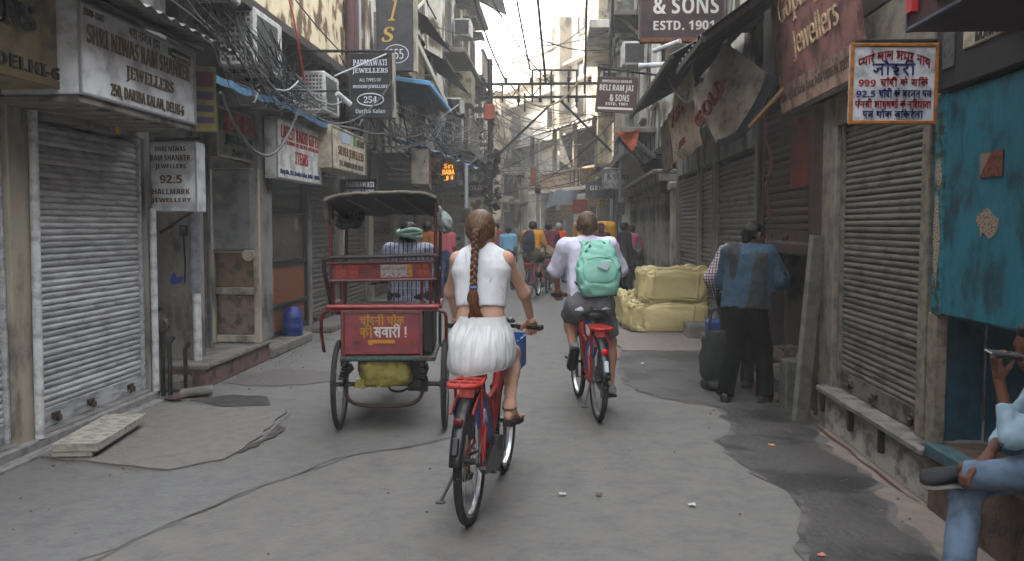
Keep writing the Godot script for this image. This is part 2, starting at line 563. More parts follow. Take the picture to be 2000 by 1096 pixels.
func ground():
	var road := M("road", Color(0.355, 0.346, 0.336), 0.9, {tex = "road", scale = 0.3, nrm = "grit_n", ns = 0.14})
	var s := S()
	bx(s, Vector3(0, -0.25, -40), Vector3(160, 0.5, 130))
	struct("road", s, road)
	var blue := M("road_blue", Color(0.346, 0.342, 0.338), 0.88, {tex = "road", scale = 0.36, nrm = "grit_n", ns = 0.15})
	sheet("road_patch", "-3.6,-3.0 -3.55,-5.6 -3.1,-5.55 -2.54,-5.5 -2.14,-5.61 -1.9,-6.05 -1.43,-6.28 -0.88,-6.62 -0.62,-6.75 -1.04,-6.2 -1.39,-5.97 -1.68,-5.4 -1.9,-4.87 -2.06,-4.4 -2.27,-3.91 -2.5,-3.2", 0.004, blue, 0.035)
	sheet("road_slab", "-3.58,-7.66 -2.9,-7.45 -2.38,-7.47 -2.27,-7.33 -2.2,-6.37 -2.23,-5.79 -2.48,-5.52 -3.0,-5.66 -3.58,-5.8", 0.014, M("slab", Color(0.375, 0.365, 0.352), 0.92, {tex = "road", scale = 0.5, nrm = "grit_n", ns = 0.3}), 0.02, 0.03)
	var damp := M("damp", Color(0.235, 0.222, 0.213), 0.6, {tex = "dirty", scale = 0.3, nrm = "grit_n", ns = 0.15, spec = 0.35})
	var earth := M("earth_road", Color(0.4, 0.36, 0.33), 0.92, {tex = "road", scale = 0.45, nrm = "grit_n", ns = 0.2})
	sheet("pavement", "2.12,-1.0 2.12,-16.5 1.2,-16.2 0.85,-13.5 0.72,-10.5 0.72,-8.9 0.85,-8.3 1.05,-8.0 1.4,-7.7 1.42,-7.05 1.33,-6.7 1.22,-6.2 1.28,-5.6 1.4,-5.2 1.4,-4.9 1.27,-4.5 1.1,-4.0 1.0,-3.0 1.0,-1.0", 0.004, earth, 0.03)
	var dpts := "0.94,-11.6 0.74,-10.5 0.69,-9 0.78,-8.44 1,-8.1 1.39,-7.75 1.42,-7.06 1.34,-6.71 1.18,-6.51 1.2,-6.17 1.26,-5.66 1.4,-5.29 1.39,-4.91 1.27,-4.57 1.15,-4.02 1.1,-3 1.7,-3 1.74,-4.05 1.8,-4.45 1.76,-4.8 1.86,-5.07 1.81,-5.31 1.93,-5.42 1.91,-5.94 1.86,-6.45 1.98,-6.91 2.1,-7.2 2.1,-9.2 2.05,-10.4 1.6,-11.2"
	sheet("damp_ground", dpts, 0.0065, M("damp_rim", Color(0.31, 0.29, 0.276), 0.8, {tex = "dirty", scale = 0.5}), 0.045, 0.0, 0.045)
	sheet("damp_ground", dpts, 0.009, damp, 0.03)
	sheet("damp_ground", "-3.3,-7.78 -3.02,-8.07 -2.66,-7.99 -2.5,-7.6 -2.87,-7.5", 0.006, M("mud", Color(0.2, 0.185, 0.175), 0.8, {tex = "dirty", scale = 1.2}), 0.05)
	sheet("damp_ground", "-3.33,-9.2 -2.95,-9.6 -2.4,-9.4 -2.2,-9.0 -2.49,-8.6 -3.0,-8.5 -3.3,-8.7", 0.006, M("stain", Color(0.31, 0.295, 0.285), 0.85, {tex = "road", scale = 0.9}), 0.06)
	sheet("pavement_slab", "0.75,-13.4 2.08,-13.4 2.0,-11.15 0.8,-11.1", 0.02, M("slab2", Color(0.43, 0.4, 0.385), 0.9, {tex = "road", scale = 0.8, nrm = "grit_n", ns = 0.6}), 0.02, 0.03)
	var dark := M("crack", Color(0.25, 0.235, 0.22), 0.95)
	sheet("crack_line", strip("-2.27,-3.6 -2.06,-4.4 -1.9,-4.87 -1.68,-5.4 -1.39,-5.97 -1.04,-6.2 -0.72,-6.6", 0.007), 0.009, M("crack2", Color(0.27, 0.24, 0.215), 0.95), 0.0)
	sheet("crack_line", strip("-3.3,-5.72 -3,-5.62 -2.48,-5.49 -2.23,-5.76 -2.17,-6.37 -2.24,-7.35", 0.005), 0.009, dark, 0.0)
	sheet("crack_line", strip("-2.2,-6.0 -2.14,-6.25 -2.12,-6.6 -2.18,-6.8", 0.035), 0.0095, M("crack3", Color(0.22, 0.2, 0.19), 0.95), 0.02)
	sheet("crack_line", strip("-0.8,-7.1 -1.0,-7.25 -1.3,-7.1 -1.35,-6.9", 0.006), 0.009, M("crack4", Color(0.34, 0.32, 0.3), 0.95), 0.0)
	sheet("crack_line", strip("2.03,-5.1 2.02,-6 2.04,-7.1", 0.012), 0.0125, M("crack5", Color(0.25, 0.15, 0.13), 0.95), 0.0)
	# grit and small stones gathered along the walls and round the damp ground
	var gs := S()
	for i in 420:
		var p := Vector3(rng.randf_range(-3.5, 2.0), 0.004, rng.randf_range(-4.0, -14.0))
		if i % 3 == 0: p.x = -3.35 + absf(rng.randfn(0.0, 0.3))
		if i % 3 == 1: p.x = 2.0 - absf(rng.randfn(0.0, 0.4))
		if i % 3 == 2 and i % 5 > 0: continue
		var q := rng.randf_range(0.003, 0.011)
		bx(gs, p + Vector3(0, q * 0.3, 0), Vector3(q * 1.5, q, q * 1.2), q * 0.2, Basis(Vector3.UP, rng.randf() * 3.0))
	one("gravel", gs, M("grit", Color(0.36, 0.33, 0.3), 0.95, {tex = "dirty", scale = 9.0}), "fine grit and tiny stones strewn along the street edges", "gravel", "", "stuff")
	# litter on the road
	var lit := [["white crumpled paper scrap on the road ahead of the front bicycle", Vector3(0.03, 0.012, -5.12), Color(0.58, 0.58, 0.56)], ["white torn sheet on the damp ground by the bales", Vector3(0.95, 0.012, -10.1), Color(0.7, 0.7, 0.69)],
		["orange and blue sweet wrapper on the dark damp ground", Vector3(1.52, 0.012, -6.36), Color(0.75, 0.5, 0.3)], ["brown dry leaf scrap on the open road", Vector3(0.24, 0.012, -5.13), Color(0.35, 0.24, 0.15)],
		["small white paper ball right of the brown leaf scrap", Vector3(0.75, 0.012, -4.96), Color(0.62, 0.62, 0.6)], ["pinkish wrapper at the edge of the damp ground nearest the camera", Vector3(1.25, 0.012, -4.22), Color(0.6, 0.35, 0.33)]]
	for l in lit:
		var q := S()
		var c: Vector3 = l[1]
		cloth(q, patch(c + Vector3(-0.02, 0, -0.016), c + Vector3(0.017, 0.003, -0.02), c + Vector3(-0.017, 0.002, 0.017), c + Vector3(0.022, 0, 0.014), 3, 3, func(_u, _v): return Vector3(rng.randf_range(-0.004, 0.004), rng.randf_range(0, 0.007), 0)), 0.002, Vector3.UP)
		one("paper_scrap", q, M("lit" + str(c.x), l[2], 0.9), l[0], "litter")

# ---------------------------------------------------------------- shop pieces
func slat_mesh(len: float, p: float) -> Mesh:
	var key := "slat%.2f_%.3f" % [len, p]
	if meshes.has(key): return meshes[key]
	var s := S()
	var rings := []
	for z in [-len * 0.5, len * 0.5]:
		var r := PackedVector3Array()
		for q in [[-0.008, 0.0], [0.0, 0.0], [0.009, 0.14], [0.013, 0.38], [0.0115, 0.58], [0.006, 0.76], [-0.004, 0.84], [-0.004, 1.0], [-0.008, 1.0]]:
			r.append(Vector3(q[0] * p / 0.055, q[1] * p, z))
		rings.append(r)
	loft(s, rings, true, false)
	s.generate_normals()
	meshes[key] = s.commit()
	return meshes[key]

func shutter(shop, side: float, X: float, za: float, zb: float, y0: float, y1: float, ms: Array, pitch := 0.056, called = "roller_shutter"):
	var sh = node(called, shop)
	var len: float = abs(zb - za)
	sh.position = Vector3(X - side * 0.07, y0, (za + zb) * 0.5)
	if side < 0: sh.rotation.y = PI
	var n := int((y1 - y0 - 0.14) / pitch)
	for i in n:
		var o = obj("slat", slat_mesh(len, pitch), ms[rng.randi() % ms.size()], sh)
		o.position = Vector3(rng.randf_range(-0.0015, 0.0015), 0.14 + i * pitch, 0)
		o.rotation.x = rng.randf_range(-0.0009, 0.0009)
	var s := S()
	bx(s, Vector3(0, 0.07, 0), Vector3(0.02, 0.138, len), 0.004)
	obj("bottom_rail", s, ms[0], sh)
	for k in ([-0.36, 0.05, 0.36] if len > 1.2 else [0.2]):
		s = S()
		bx(s, Vector3(0.018, 0.075, k * len), Vector3(0.016, 0.04, 0.1), 0.004)
		tb(s, [Vector3(0.03, 0.075, k * len - 0.02), Vector3(0.045, 0.06, k * len), Vector3(0.03, 0.075, k * len + 0.02)], 0.007, 5)
		bx(s, Vector3(0.04, 0.05, k * len), Vector3(0.025, 0.045, 0.05), 0.006)
		obj("padlock", s, M("lock", Color(0.28, 0.24, 0.2), 0.6, {metal = 0.5, tex = "rust", scale = 6.0}), sh)
	s = S()
	B2(s, Vector3(-0.12, 0, -len * 0.5 - 0.03), Vector3(-0.06, y1 - y0, len * 0.5 + 0.03))
	obj("backing", s, M("black_gap", Color(0.07, 0.07, 0.07), 0.9), sh)
	for e in [-1.0, 1.0]:
		s = S()
		B2(s, Vector3(-0.03, 0, e * len * 0.5 - 0.004), Vector3(0.035, y1 - y0, e * (len * 0.5 + 0.035)), 0.004)
		obj("guide_channel", s, ms[0], sh)
	return sh

# a masonry front: piers between the openings, a lintel over them, all d thick behind the plane X
func front(shop, side: float, X: float, za: float, zb: float, top: float, openings: Array, m, d := 0.3):
	var z := za
	for o in openings + [[zb, zb, 0.0, 0.0]]:
		if z - o[0] > 0.02:
			var s := S()
			B2(s, Vector3(X - side * d, 0, o[0]), Vector3(X, top, z), 0.01)
			obj("pier", s, m, shop)
		if o[3] > 0.0:
			var s2 := S()
			B2(s2, Vector3(X - side * d, o[3], o[1]), Vector3(X - side * 0.003, top, o[0]), 0.008)
			obj("lintel", s2, m, shop)
			if o[2] > 0.02:
				var s3 := S()
				B2(s3, Vector3(X - side * d, 0, o[1]), Vector3(X + side * 0.004, o[2], o[0]), 0.01)
				obj("threshold", s3, M("sill", Color(0.43, 0.42, 0.41), 0.9, {tex = "grime", scale = 0.9, nrm = "rough_n", ns = 0.6}), shop)
		z = o[1]

func building(called, label, side: float, X: float, za: float, zb: float, y0: float, y1: float, m, depth := 6.0):
	var b = thing(called, label, "building", Vector3.ZERO)
	var s := S()
	B2(s, Vector3(X - side * depth, y0, zb), Vector3(X, y1, za), 0.03)
	obj("wall", s, m, b)
	return b

# a window on a side wall: frame, panes, sill and a sunshade, all standing proud of the wall
func window(b, side: float, X: float, z: float, y: float, w: float, h: float, mf, mp, shade := true, bars := 2):
	var f := S()
	for e in [-1.0, 1.0]:
		B2(f, Vector3(X - side * 0.1, y, z + e * w * 0.5 - 0.035), Vector3(X + side * 0.05, y + h, z + e * w * 0.5 + 0.035))
	B2(f, Vector3(X - side * 0.1, y + h - 0.035, z - w * 0.5 - 0.06), Vector3(X + side * 0.055, y + h + 0.035, z + w * 0.5 + 0.06))
	B2(f, Vector3(X - side * 0.1, y - 0.05, z - w * 0.5 - 0.09), Vector3(X + side * 0.09, y + 0.01, z + w * 0.5 + 0.09))
	for i in bars:
		var zz := z + w * ((i + 1.0) / (bars + 1.0) - 0.5)
		B2(f, Vector3(X - side * 0.1, y + 0.012, zz - 0.015), Vector3(X + side * 0.035, y + h - 0.04, zz + 0.015))
	var fr = obj("window", f, mf, b)
	var p := S()
	B2(p, Vector3(X - side * 0.05, y + 0.012, z - w * 0.5 + 0.036), Vector3(X + side * 0.012, y + h - 0.037, z + w * 0.5 - 0.036))
	obj("pane", p, mp, fr)
	if shade:
		var q := S()
		var c := Vector3(X, y + h + 0.22, z)
		bx(q, c + Vector3(side * 0.2, 0, 0), Vector3(0.44, 0.06, w + 0.35), 0.01)
		obj("sunshade", q, mf, b)

func tin(called, b, p00: Vector3, p01: Vector3, p10: Vector3, p11: Vector3, m, amp := 0.012, waves := 14, th := 0.006):   # a corrugated sheet; waves run from p00 to p01
	var s := S()
	cloth(s, patch(p00, p01, p10, p11, 2, waves * 4, func(_u, v): return Vector3(0, amp * sin(v * waves * TAU), 0)), th, Vector3.UP)
	return obj(called, s, m, b)

func mat_set():
	M("steel1", Color(0.66, 0.665, 0.675), 0.55, {metal = 0.25, tex = "grime", scale = Vector3(0.6, 2.5, 0.6)})
	M("steel2", Color(0.61, 0.615, 0.625), 0.55, {metal = 0.25, tex = "grime", scale = Vector3(0.7, 2.0, 0.9)})
	M("steel3", Color(0.7, 0.705, 0.71), 0.52, {metal = 0.25, tex = "grime", scale = Vector3(0.5, 3.0, 0.5)})
	M("tan1", Color(0.4, 0.38, 0.35), 0.55, {metal = 0.3, tex = "dirty", scale = Vector3(0.8, 1.5, 0.8)})
	M("tan2", Color(0.37, 0.352, 0.325), 0.55, {metal = 0.3, tex = "grime", scale = Vector3(0.9, 1.2, 0.7)})
	M("brown1", Color(0.25, 0.185, 0.165), 0.6, {metal = 0.2, tex = "grime", scale = 1.2})
	M("brown2", Color(0.22, 0.16, 0.145), 0.6, {metal = 0.2, tex = "grime", scale = 1.0})
	M("cream", Color(0.57, 0.535, 0.475), 0.85, {tex = "dirty", scale = Vector3(0.5, 0.25, 0.5), nrm = "rough_n", ns = 0.4})
	M("plaster", Color(0.5, 0.48, 0.45), 0.9, {tex = "dirty", scale = Vector3(0.7, 0.35, 0.7), nrm = "rough_n", ns = 0.6})
	M("grey_wall", Color(0.42, 0.41, 0.4), 0.9, {tex = "dirty", scale = Vector3(0.6, 0.3, 0.6), nrm = "rough_n", ns = 0.6})
	M("peeling", Color(0.72, 0.69, 0.62), 0.92, {tex = "peel", scale = Vector3(0.35, 0.3, 0.35), nrm = "rough_n", ns = 0.5})
	M("pale", Color(0.68, 0.69, 0.7), 0.9, {tex = "peel", scale = Vector3(0.3, 0.16, 0.3), nrm = "rough_n", ns = 0.3})
	M("white_wall", Color(0.78, 0.76, 0.72), 0.9, {tex = "grime", scale = Vector3(0.25, 0.12, 0.25)})
	M("dark_wood", Color(0.2, 0.165, 0.14), 0.8, {tex = "wood", scale = Vector3(2, 0.5, 2)})
	M("black_gap", Color(0.07, 0.07, 0.07), 0.9)
	M("glass_dark", Color(0.09, 0.1, 0.11), 0.12, {spec = 0.6})
	M("white_pipe", Color(0.72, 0.73, 0.73), 0.5, {tex = "grime", scale = 1.5})
	M("tin_under", Color(0.42, 0.44, 0.43), 0.6, {metal = 0.2, tex = "rust", scale = 0.8})
	M("blue_tin", Color(0.3, 0.45, 0.56), 0.55, {tex = "grime", scale = 2.0})
	M("black_iron", Color(0.1, 0.1, 0.1), 0.6, {metal = 0.3, tex = "rust", scale = 3.0})
	M("wire", Color(0.13, 0.13, 0.14), 0.6)
	M("wire_grey", Color(0.33, 0.34, 0.35), 0.6)
	M("wire_pale", Color(0.5, 0.51, 0.51), 0.55)
	M("stone_ledge", Color(0.4, 0.38, 0.36), 0.9, {tex = "grime", scale = 0.8, nrm = "rough_n", ns = 0.8})
	M("red_ledge", Color(0.36, 0.27, 0.25), 0.9, {tex = "dirty", scale = 0.8, nrm = "rough_n", ns = 0.8})

# ---------------------------------------------------------------- left side of the street (facade at x = -3.6)
func left_side():
	mat_set()
	var st := [mats.steel1, mats.steel2, mats.steel3]
	var X := -3.6
	# the two silver shutters nearest the camera
	var a = thing("shop", "jeweller's shop front with silver shutter at the near left edge of the street", "shop front", Vector3.ZERO)
	front(a, 1, X, -1.5, -6.0, 3.0, [[-2.2, -5.72, 0.12, 2.3]], mats.cream)
	shutter(a, 1, X, -2.25, -5.68, 0.12, 2.3, st, 0.046)
	var s := S()
	tb(s, [Vector3(X + 0.03, 2.35, -5.97), Vector3(X + 0.03, 0.1, -5.93)], 0.032, 10)
	obj("white_pipe", s, mats.white_pipe, a)
	var b = thing("shop", "jeweller's shop front with a wide silver shutter under the big white sign", "shop front", Vector3.ZERO)
	front(b, 1, X, -6.0, -7.78, 3.0, [[-6.03, -7.68, 0.12, 2.32]], mats.plaster)
	shutter(b, 1, X, -6.06, -7.64, 0.12, 2.32, st, 0.046)
	s = S()
	tb(s, [Vector3(X + 0.03, 1.72, -7.74), Vector3(X + 0.03, 0.1, -7.72)], 0.03, 10)
	obj("white_pipe", s, mats.white_pipe, b)
	s = S()
	lathe(s, Transform3D(Basis.IDENTITY, Vector3(X + 0.05, 2.3, -7.1)), [Vector2(0.0, 0.0), Vector2(0.018, 0.005), Vector2(0.026, 0.03), Vector2(0.022, 0.05), Vector2(0.012, 0.07), Vector2(0.0, 0.09)], 10)
	one("bell_charm", s, M("charm", Color(0.75, 0.5, 0.12), 0.5), "tiny yellow bell charm hanging from the lintel above the wide silver shutter", "charm")
	# foot of the wall
	s = S()
	B2(s, Vector3(X - 0.02, -0.05, -7.74), Vector3(X + 0.045, 0.1, -1.5), 0.012)
	B2(s, Vector3(X + 0.03, -0.05, -7.7), Vector3(X + 0.11, 0.035, -1.5), 0.015)
	struct("kerb", s, M("kerb", Color(0.46, 0.45, 0.44), 0.9, {tex = "grime", scale = 1.0, nrm = "rough_n", ns = 0.8}))
	# loose slab lying by the shutter
	s = S()
	bx(s, Vector3(-3.28, 0.085, -6.22), Vector3(0.3, 0.06, 0.95), 0.006, Basis(Vector3.UP, 0.12))
	bx(s, Vector3(-3.3, 0.037, -6.18), Vector3(0.27, 0.04, 0.86), 0.008, Basis(Vector3.UP, 0.11))
	one("stone_slab", s, M("slab3", Color(0.56, 0.54, 0.5), 0.85, {tex = "grime", scale = 2.0}), "pale flat stone slab laid as a step before the wide silver shutter", "slab")

	# the recess with the plastered stub wall, meters and pipes
	var c = thing("shop", "narrow recess with a plastered stub wall, a grey pipe and a half hidden shutter", "shop front", Vector3.ZERO)
	s = S()
	B2(s, Vector3(-4.6, 0.0, -8.95), Vector3(-3.6, 2.9, -8.7), 0.012)
	obj("stub_wall", s, mats.plaster, c)
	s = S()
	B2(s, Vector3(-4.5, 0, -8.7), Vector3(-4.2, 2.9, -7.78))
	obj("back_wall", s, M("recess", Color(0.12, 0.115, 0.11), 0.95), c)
	s = S()
	B2(s, Vector3(-4.5, 2.4, -9.6), Vector3(-3.6, 2.98, -7.79))
	obj("lintel", s, mats.grey_wall, c)
	s = S()
	tb(s, [Vector3(-3.58, 2.2, -8.67), Vector3(-3.58, 0.9, -8.66)], 0.055, 10)
	obj("grey_pipe", s, M("gpipe", Color(0.43, 0.45, 0.48), 0.6, {tex = "grime", scale = 2.0}), c)
	s = S()
	tb(s, [Vector3(-3.57, 0.92, -8.66), Vector3(-3.565, 0.17, -8.65)], 0.04, 10)
	obj("white_pipe", s, mats.white_pipe, c)
	s = S()
	B2(s, Vector3(-4.3, 0.0, -8.72), Vector3(-3.5, 0.14, -8.15), 0.03)
	obj("step", s, mats.stone_ledge, c)
	front(c, 1, -3.78, -8.95, -9.6, 2.9, [[-8.96, -9.55, 0.2, 2.3]], mats.grey_wall)
	shutter(c, 1, -3.78, -8.99, -9.5, 0.2, 2.3, [mats.tan1, mats.tan2])
	s = S()
	bx(s, Vector3(-3.7, 1.52, -8.685), Vector3(0.07, 0.1, 0.04), 0.006)
	tb(s, [Vector3(-3.7, 1.47, -8.69), Vector3(-3.69, 1.2, -8.69), Vector3(-3.7, 1.0, -8.69)], 0.008, 5)
	obj("switch_box", s, mats.black_iron, c)
	s = S()
	var poly := PackedVector2Array()
	for p in [[0, 0], [0.09, 0.02], [0.13, 0.07], [0.09, 0.09], [0.05, 0.07], [0.03, 0.13], [0.0, 0.1], [-0.02, 0.04]]: poly.append(Vector2(p[0], p[1]))
	prism(s, poly, Transform3D(Basis.IDENTITY, Vector3(-3.83, 0.98, -8.692)), 0.004)
	obj("blue_sticker", s, M("sticker", Color(0.1, 0.2, 0.55), 0.6), c)
	# cut off pipes and a water meter standing on the ground there
	var mt = thing("meter_stand", "rusty cut-off pipes and a water meter standing beside the silver shutter", "water meter", Vector3(-3.62, 0, -7.98))
	for p in [[0.0, 0.62, 0.0], [0.1, 0.5, 0.08], [-0.1, 0.75, -0.1], [0.16, 0.42, -0.12]]:
		s = S()
		tb(s, [Vector3(p[0], 0, p[2]), Vector3(p[0], p[1], p[2]), Vector3(p[0] + 0.02, p[1] + 0.05, p[2] - 0.05)], 0.02, 7)
		obj("pipe", s, mats.black_iron, mt)
	s = S()
	lathe(s, Transform3D(Basis(Vector3.RIGHT, PI / 2), Vector3(0.02, 0.66, 0.03)), [Vector2(0, -0.04), Vector2(0.06, -0.04), Vector2(0.07, 0.0), Vector2(0.06, 0.04), Vector2(0, 0.04)], 12, false)
	bx(s, Vector3(-0.08, 0.55, 0.02), Vector3(0.1, 0.16, 0.1), 0.01)
	obj("meter", s, M("meter", Color(0.3, 0.29, 0.28), 0.6, {metal = 0.4, tex = "rust", scale = 5.0}), mt)
	for p in [[Vector3(-3.32, 0.045, -8.0), 0.3, "flat broken stone lying by the plinth beside the rusty pipes"], [Vector3(-3.42, 0.03, -7.78), -0.4, "pinkish brick fragment lying at the foot of the rusty pipes"]]:
		s = S()
		bx(s, p[0], Vector3(0.3, 0.05, 0.22) * (1.0 if p[1] > 0 else 0.6), 0.015, Basis(Vector3.UP, p[1]) * Basis(Vector3.BACK, 0.1))
		one("broken_stone", s, mats.stone_ledge if p[1] > 0 else mats.red_ledge, p[2], "stone")

	# raised plinths
	var pl = thing("raised_plinth", "raised reddish stone plinth below the grey panelled booth", "plinth", Vector3.ZERO)
	s = S()
	B2(s, Vector3(-4.3, 0, -10.25), Vector3(-3.37, 0.19, -8.35), 0.012)
	obj("base", s, mats.red_ledge, pl)
	s = S()
	B2(s, Vector3(-4.3, 0.19, -10.27), Vector3(-3.345, 0.235, -8.33), 0.01)
	obj("coping", s, mats.stone_ledge, pl)
	pl = thing("raised_plinth", "lower grey stone plinth carrying the blue drum", "plinth", Vector3.ZERO)
	s = S()
	B2(s, Vector3(-4.3, 0, -12.0), Vector3(-3.34, 0.13, -10.28), 0.02)
	obj("base", s, mats.stone_ledge, pl)

	# the grey panelled booth facing the camera, sign over it
	var d = thing("shop", "cream framed booth with a grey upper panel and two brown lower panels", "shop front", Vector3.ZERO)
	s = S()
	B2(s, Vector3(-4.4, 0.235, -10.4), Vector3(-3.36, 2.9, -9.95), 0.01)
	obj("wall", s, mats.grey_wall, d)
	s = S()
	for x in [-3.9, -3.385]: B2(s, Vector3(x - 0.035, 0.237, -9.95), Vector3(x + 0.035, 2.2, -9.89), 0.006)
	for y in [0.29, 0.83, 1.3, 2.17]: B2(s, Vector3(-3.864, y - 0.04, -9.95), Vector3(-3.421, y + 0.04, -9.9), 0.006)
	obj("frame", s, mats.cream, d)
	s = S()
	B2(s, Vector3(-3.88, 1.28, -9.9), Vector3(-3.4, 2.2, -9.83), 0.03)
	obj("grey_panel", s, M("gpanel", Color(0.4, 0.41, 0.41), 0.75, {tex = "grime", scale = 0.8}), d)
	for y in [0.34, 0.875]:
		s = S()
		B2(s, Vector3(-3.86, y, -9.95), Vector3(-3.425, y + 0.44, -9.925), 0.004)
		obj("brown_panel", s, M("brown_panel%.1f" % y, Color(0.36, 0.27, 0.2) if y > 0.5 else Color(0.37, 0.31, 0.27), 0.85, {tex = "dirty", scale = 1.6}), d)
	s = S()
	lathe(s, Transform3D(Basis(Vector3.RIGHT, PI / 2), Vector3(-3.46, 1.24, -9.86)), [Vector2(0, -0.02), Vector2(0.07, -0.02), Vector2(0.07, 0.02), Vector2(0, 0.02)], 14, false)
	obj("round_plate", s, mats.cream, d)
	front(d, 1, -3.52, -10.41, -10.95, 2.9, [[-10.43, -10.93, 0.14, 2.3]], mats.grey_wall)
	shutter(d, 1, -3.52, -10.47, -10.89, 0.14, 2.3, [mats.tan1, mats.tan2])

	# the dark framed door with orange wood panel
	var f = thing("shop", "dark framed shop door with an orange wood panel and glass above", "shop front", Vector3.ZERO)
	front(f, 1, X, -10.95, -12.85, 2.9, [[-10.98, -12.72, 0.13, 2.35]], mats.grey_wall)
	s = S()
	for z in [-11.02, -12.68]: B2(s, Vector3(X - 0.08, 0.13, z - 0.04), Vector3(X + 0.01, 2.35, z + 0.04), 0.005)
	for y in [0.17, 0.52, 1.08, 1.75, 2.31]: B2(s, Vector3(X - 0.08, y - 0.035, -12.638), Vector3(X + 0.004, y + 0.035, -11.062), 0.005)
	obj("door_frame", s, mats.black_iron, f)
	s = S()
	B2(s, Vector3(X - 0.06, 0.205, -12.63), Vector3(X - 0.03, 1.045, -11.07))
	obj("wood_panel", s, M("orange_wood", Color(0.46, 0.24, 0.12), 0.65, {tex = "wood", scale = Vector3(1, 3, 1)}), f)
	s = S()
	B2(s, Vector3(X - 0.06, 1.115, -12.63), Vector3(X - 0.04, 1.715, -11.07))
	obj("glass_pane", s, M("dull_glass", Color(0.3, 0.29, 0.27), 0.3, {tex = "dirty", scale = 1.0}), f)
	s = S()
	B2(s, Vector3(X - 0.06, 1.785, -12.63), Vector3(X - 0.04, 2.275, -11.07))
	obj("glass_pane", s, mats.glass_dark, f)
	s = S()
	lathe(s, Transform3D(Basis(Vector3.BACK, -PI / 2), Vector3(X - 0.04, 1.58, -12.3)), [Vector2(0, 0.01), Vector2(0.08, 0.01), Vector2(0.085, 0), Vector2(0, 0)], 14, false)
	obj("round_sticker", s, M("rsticker", Color(0.55, 0.45, 0.42), 0.7), f)
	# blue drum
	s = S()
	lathe(s, Transform3D(Basis.IDENTITY, Vector3(-3.47, 0.13, -11.5)), [Vector2(0, 0), Vector2(0.12, 0), Vector2(0.132, 0.02), Vector2(0.132, 0.1), Vector2(0.138, 0.11), Vector2(0.138, 0.125), Vector2(0.132, 0.135), Vector2(0.132, 0.23), Vector2(0.138, 0.24), Vector2(0.138, 0.255), Vector2(0.13, 0.27), Vector2(0.125, 0.31), Vector2(0.09, 0.335), Vector2(0.088, 0.37), Vector2(0, 0.375)], 22)
	one("plastic_drum", s, M("blue_plastic", Color(0.06, 0.17, 0.45), 0.45, {tex = "grime", scale = 3.0}), "blue plastic drum with a screw lid standing on the grey plinth", "drum")
	# shutters farther along, seen behind the rickshaw
	var lab := ["tan shuttered shop front with louvred lower slats behind the rickshaw's rear wheel", "tan shuttered shop front behind the rickshaw canopy", "pale shuttered shop front beyond the rickshaw driver", "dusty shuttered shop front behind the pink shirted walker", "dim far shop front near the thin pole on the left", "farthest dim shop front on the left"]
	var z := -12.85
	var w := [1.9, 2.3, 2.6, 3.2, 5.0, 8.0]
	for i in 6:
		var g = thing("shop", lab[i], "shop front", Vector3.ZERO, 0.0)
		var z2: float = z - w[i]
		front(g, 1, X, z, z2, 3.0, [[z - 0.12, z2 + 0.2, 0.1, 2.35]], mats.grey_wall)
		shutter(g, 1, X, z - 0.18, z2 + 0.26, 0.1, 2.35, [mats.tan1, mats.tan2], 0.075)
		s = S()
		B2(s, Vector3(X + 0.002, 0, z2 + 0.04), Vector3(X + 0.08, 2.4, z2 + 0.17), 0.01)
		obj("white_post", s, mats.cream, g)
		if i < 3:
			s = S()
			B2(s, Vector3(X - 0.05, 0, z2), Vector3(X + 0.32, 0.1 + 0.02 * i, z + 0.0), 0.02)
			obj("step", s, mats.stone_ledge, g)
		z = z2
	# ---- the storeys above
	var l1 = building("old_building", "dirty grey upper storey over the near left shops behind the cables", 1, X, 20.0, -8.2, 3.0, 9.0, mats.grey_wall)
	s = S()
	B2(s, Vector3(X - 1.0, 0, -1.5), Vector3(X, 3.0, 20.0))
	obj("lower_wall", s, mats.grey_wall, l1)
	window(l1, 1, X, -6.6, 4.1, 1.0, 1.4, mats.dark_wood, mats.glass_dark)
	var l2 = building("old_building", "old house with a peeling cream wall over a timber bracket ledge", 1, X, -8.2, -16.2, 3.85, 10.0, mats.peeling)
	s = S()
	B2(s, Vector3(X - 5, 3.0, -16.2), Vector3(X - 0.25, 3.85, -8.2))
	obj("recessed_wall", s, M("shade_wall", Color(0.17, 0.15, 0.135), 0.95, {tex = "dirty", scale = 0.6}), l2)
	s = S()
	B2(s, Vector3(X - 0.2, 3.85, -16.2), Vector3(X + 0.36, 3.97, -8.2), 0.01)
	obj("ledge", s, mats.dark_wood, l2)
	s = S()
	B2(s, Vector3(X - 0.2, 3.97, -16.19), Vector3(X + 0.12, 4.1, -8.21), 0.02)
	obj("moulding", s, mats.stone_ledge, l2)
	for i in 22:
		s = S()
		var zz := -8.5 - i * 0.36
		var pb := PackedVector2Array()
		for p in [[0, 0], [0.28, 0], [0.26, -0.08], [0.16, -0.14], [0.14, -0.24], [0.05, -0.32], [0, -0.42]]: pb.append(Vector2(p[0], p[1]))
		prism(s, pb, Transform3D(Basis.IDENTITY, Vector3(X - 0.02, 3.85, zz)), 0.09)
		obj("bracket", s, mats.dark_wood, l2)
	for q in [[-9.6, 5.3], [-12.2, 5.2]]: window(l2, 1, X, q[0], q[1], 0.9, 1.3, mats.dark_wood, mats.glass_dark)
	s = S()
	for q in [-15.5, -15.1]:
		s = S()
		tb(s, [Vector3(X + 0.09, 3.2, q), Vector3(X + 0.09, 9.9, q)], 0.075, 8)
		obj("maroon_pipe", s, M("mpipe", Color(0.3, 0.16, 0.17), 0.6, {tex = "grime", scale = 1.0}), l2)
	s = S()
	tb(s, [Vector3(X + 0.08, 3.9, -15.85), Vector3(X + 0.08, 9.9, -15.85)], 0.05, 8)
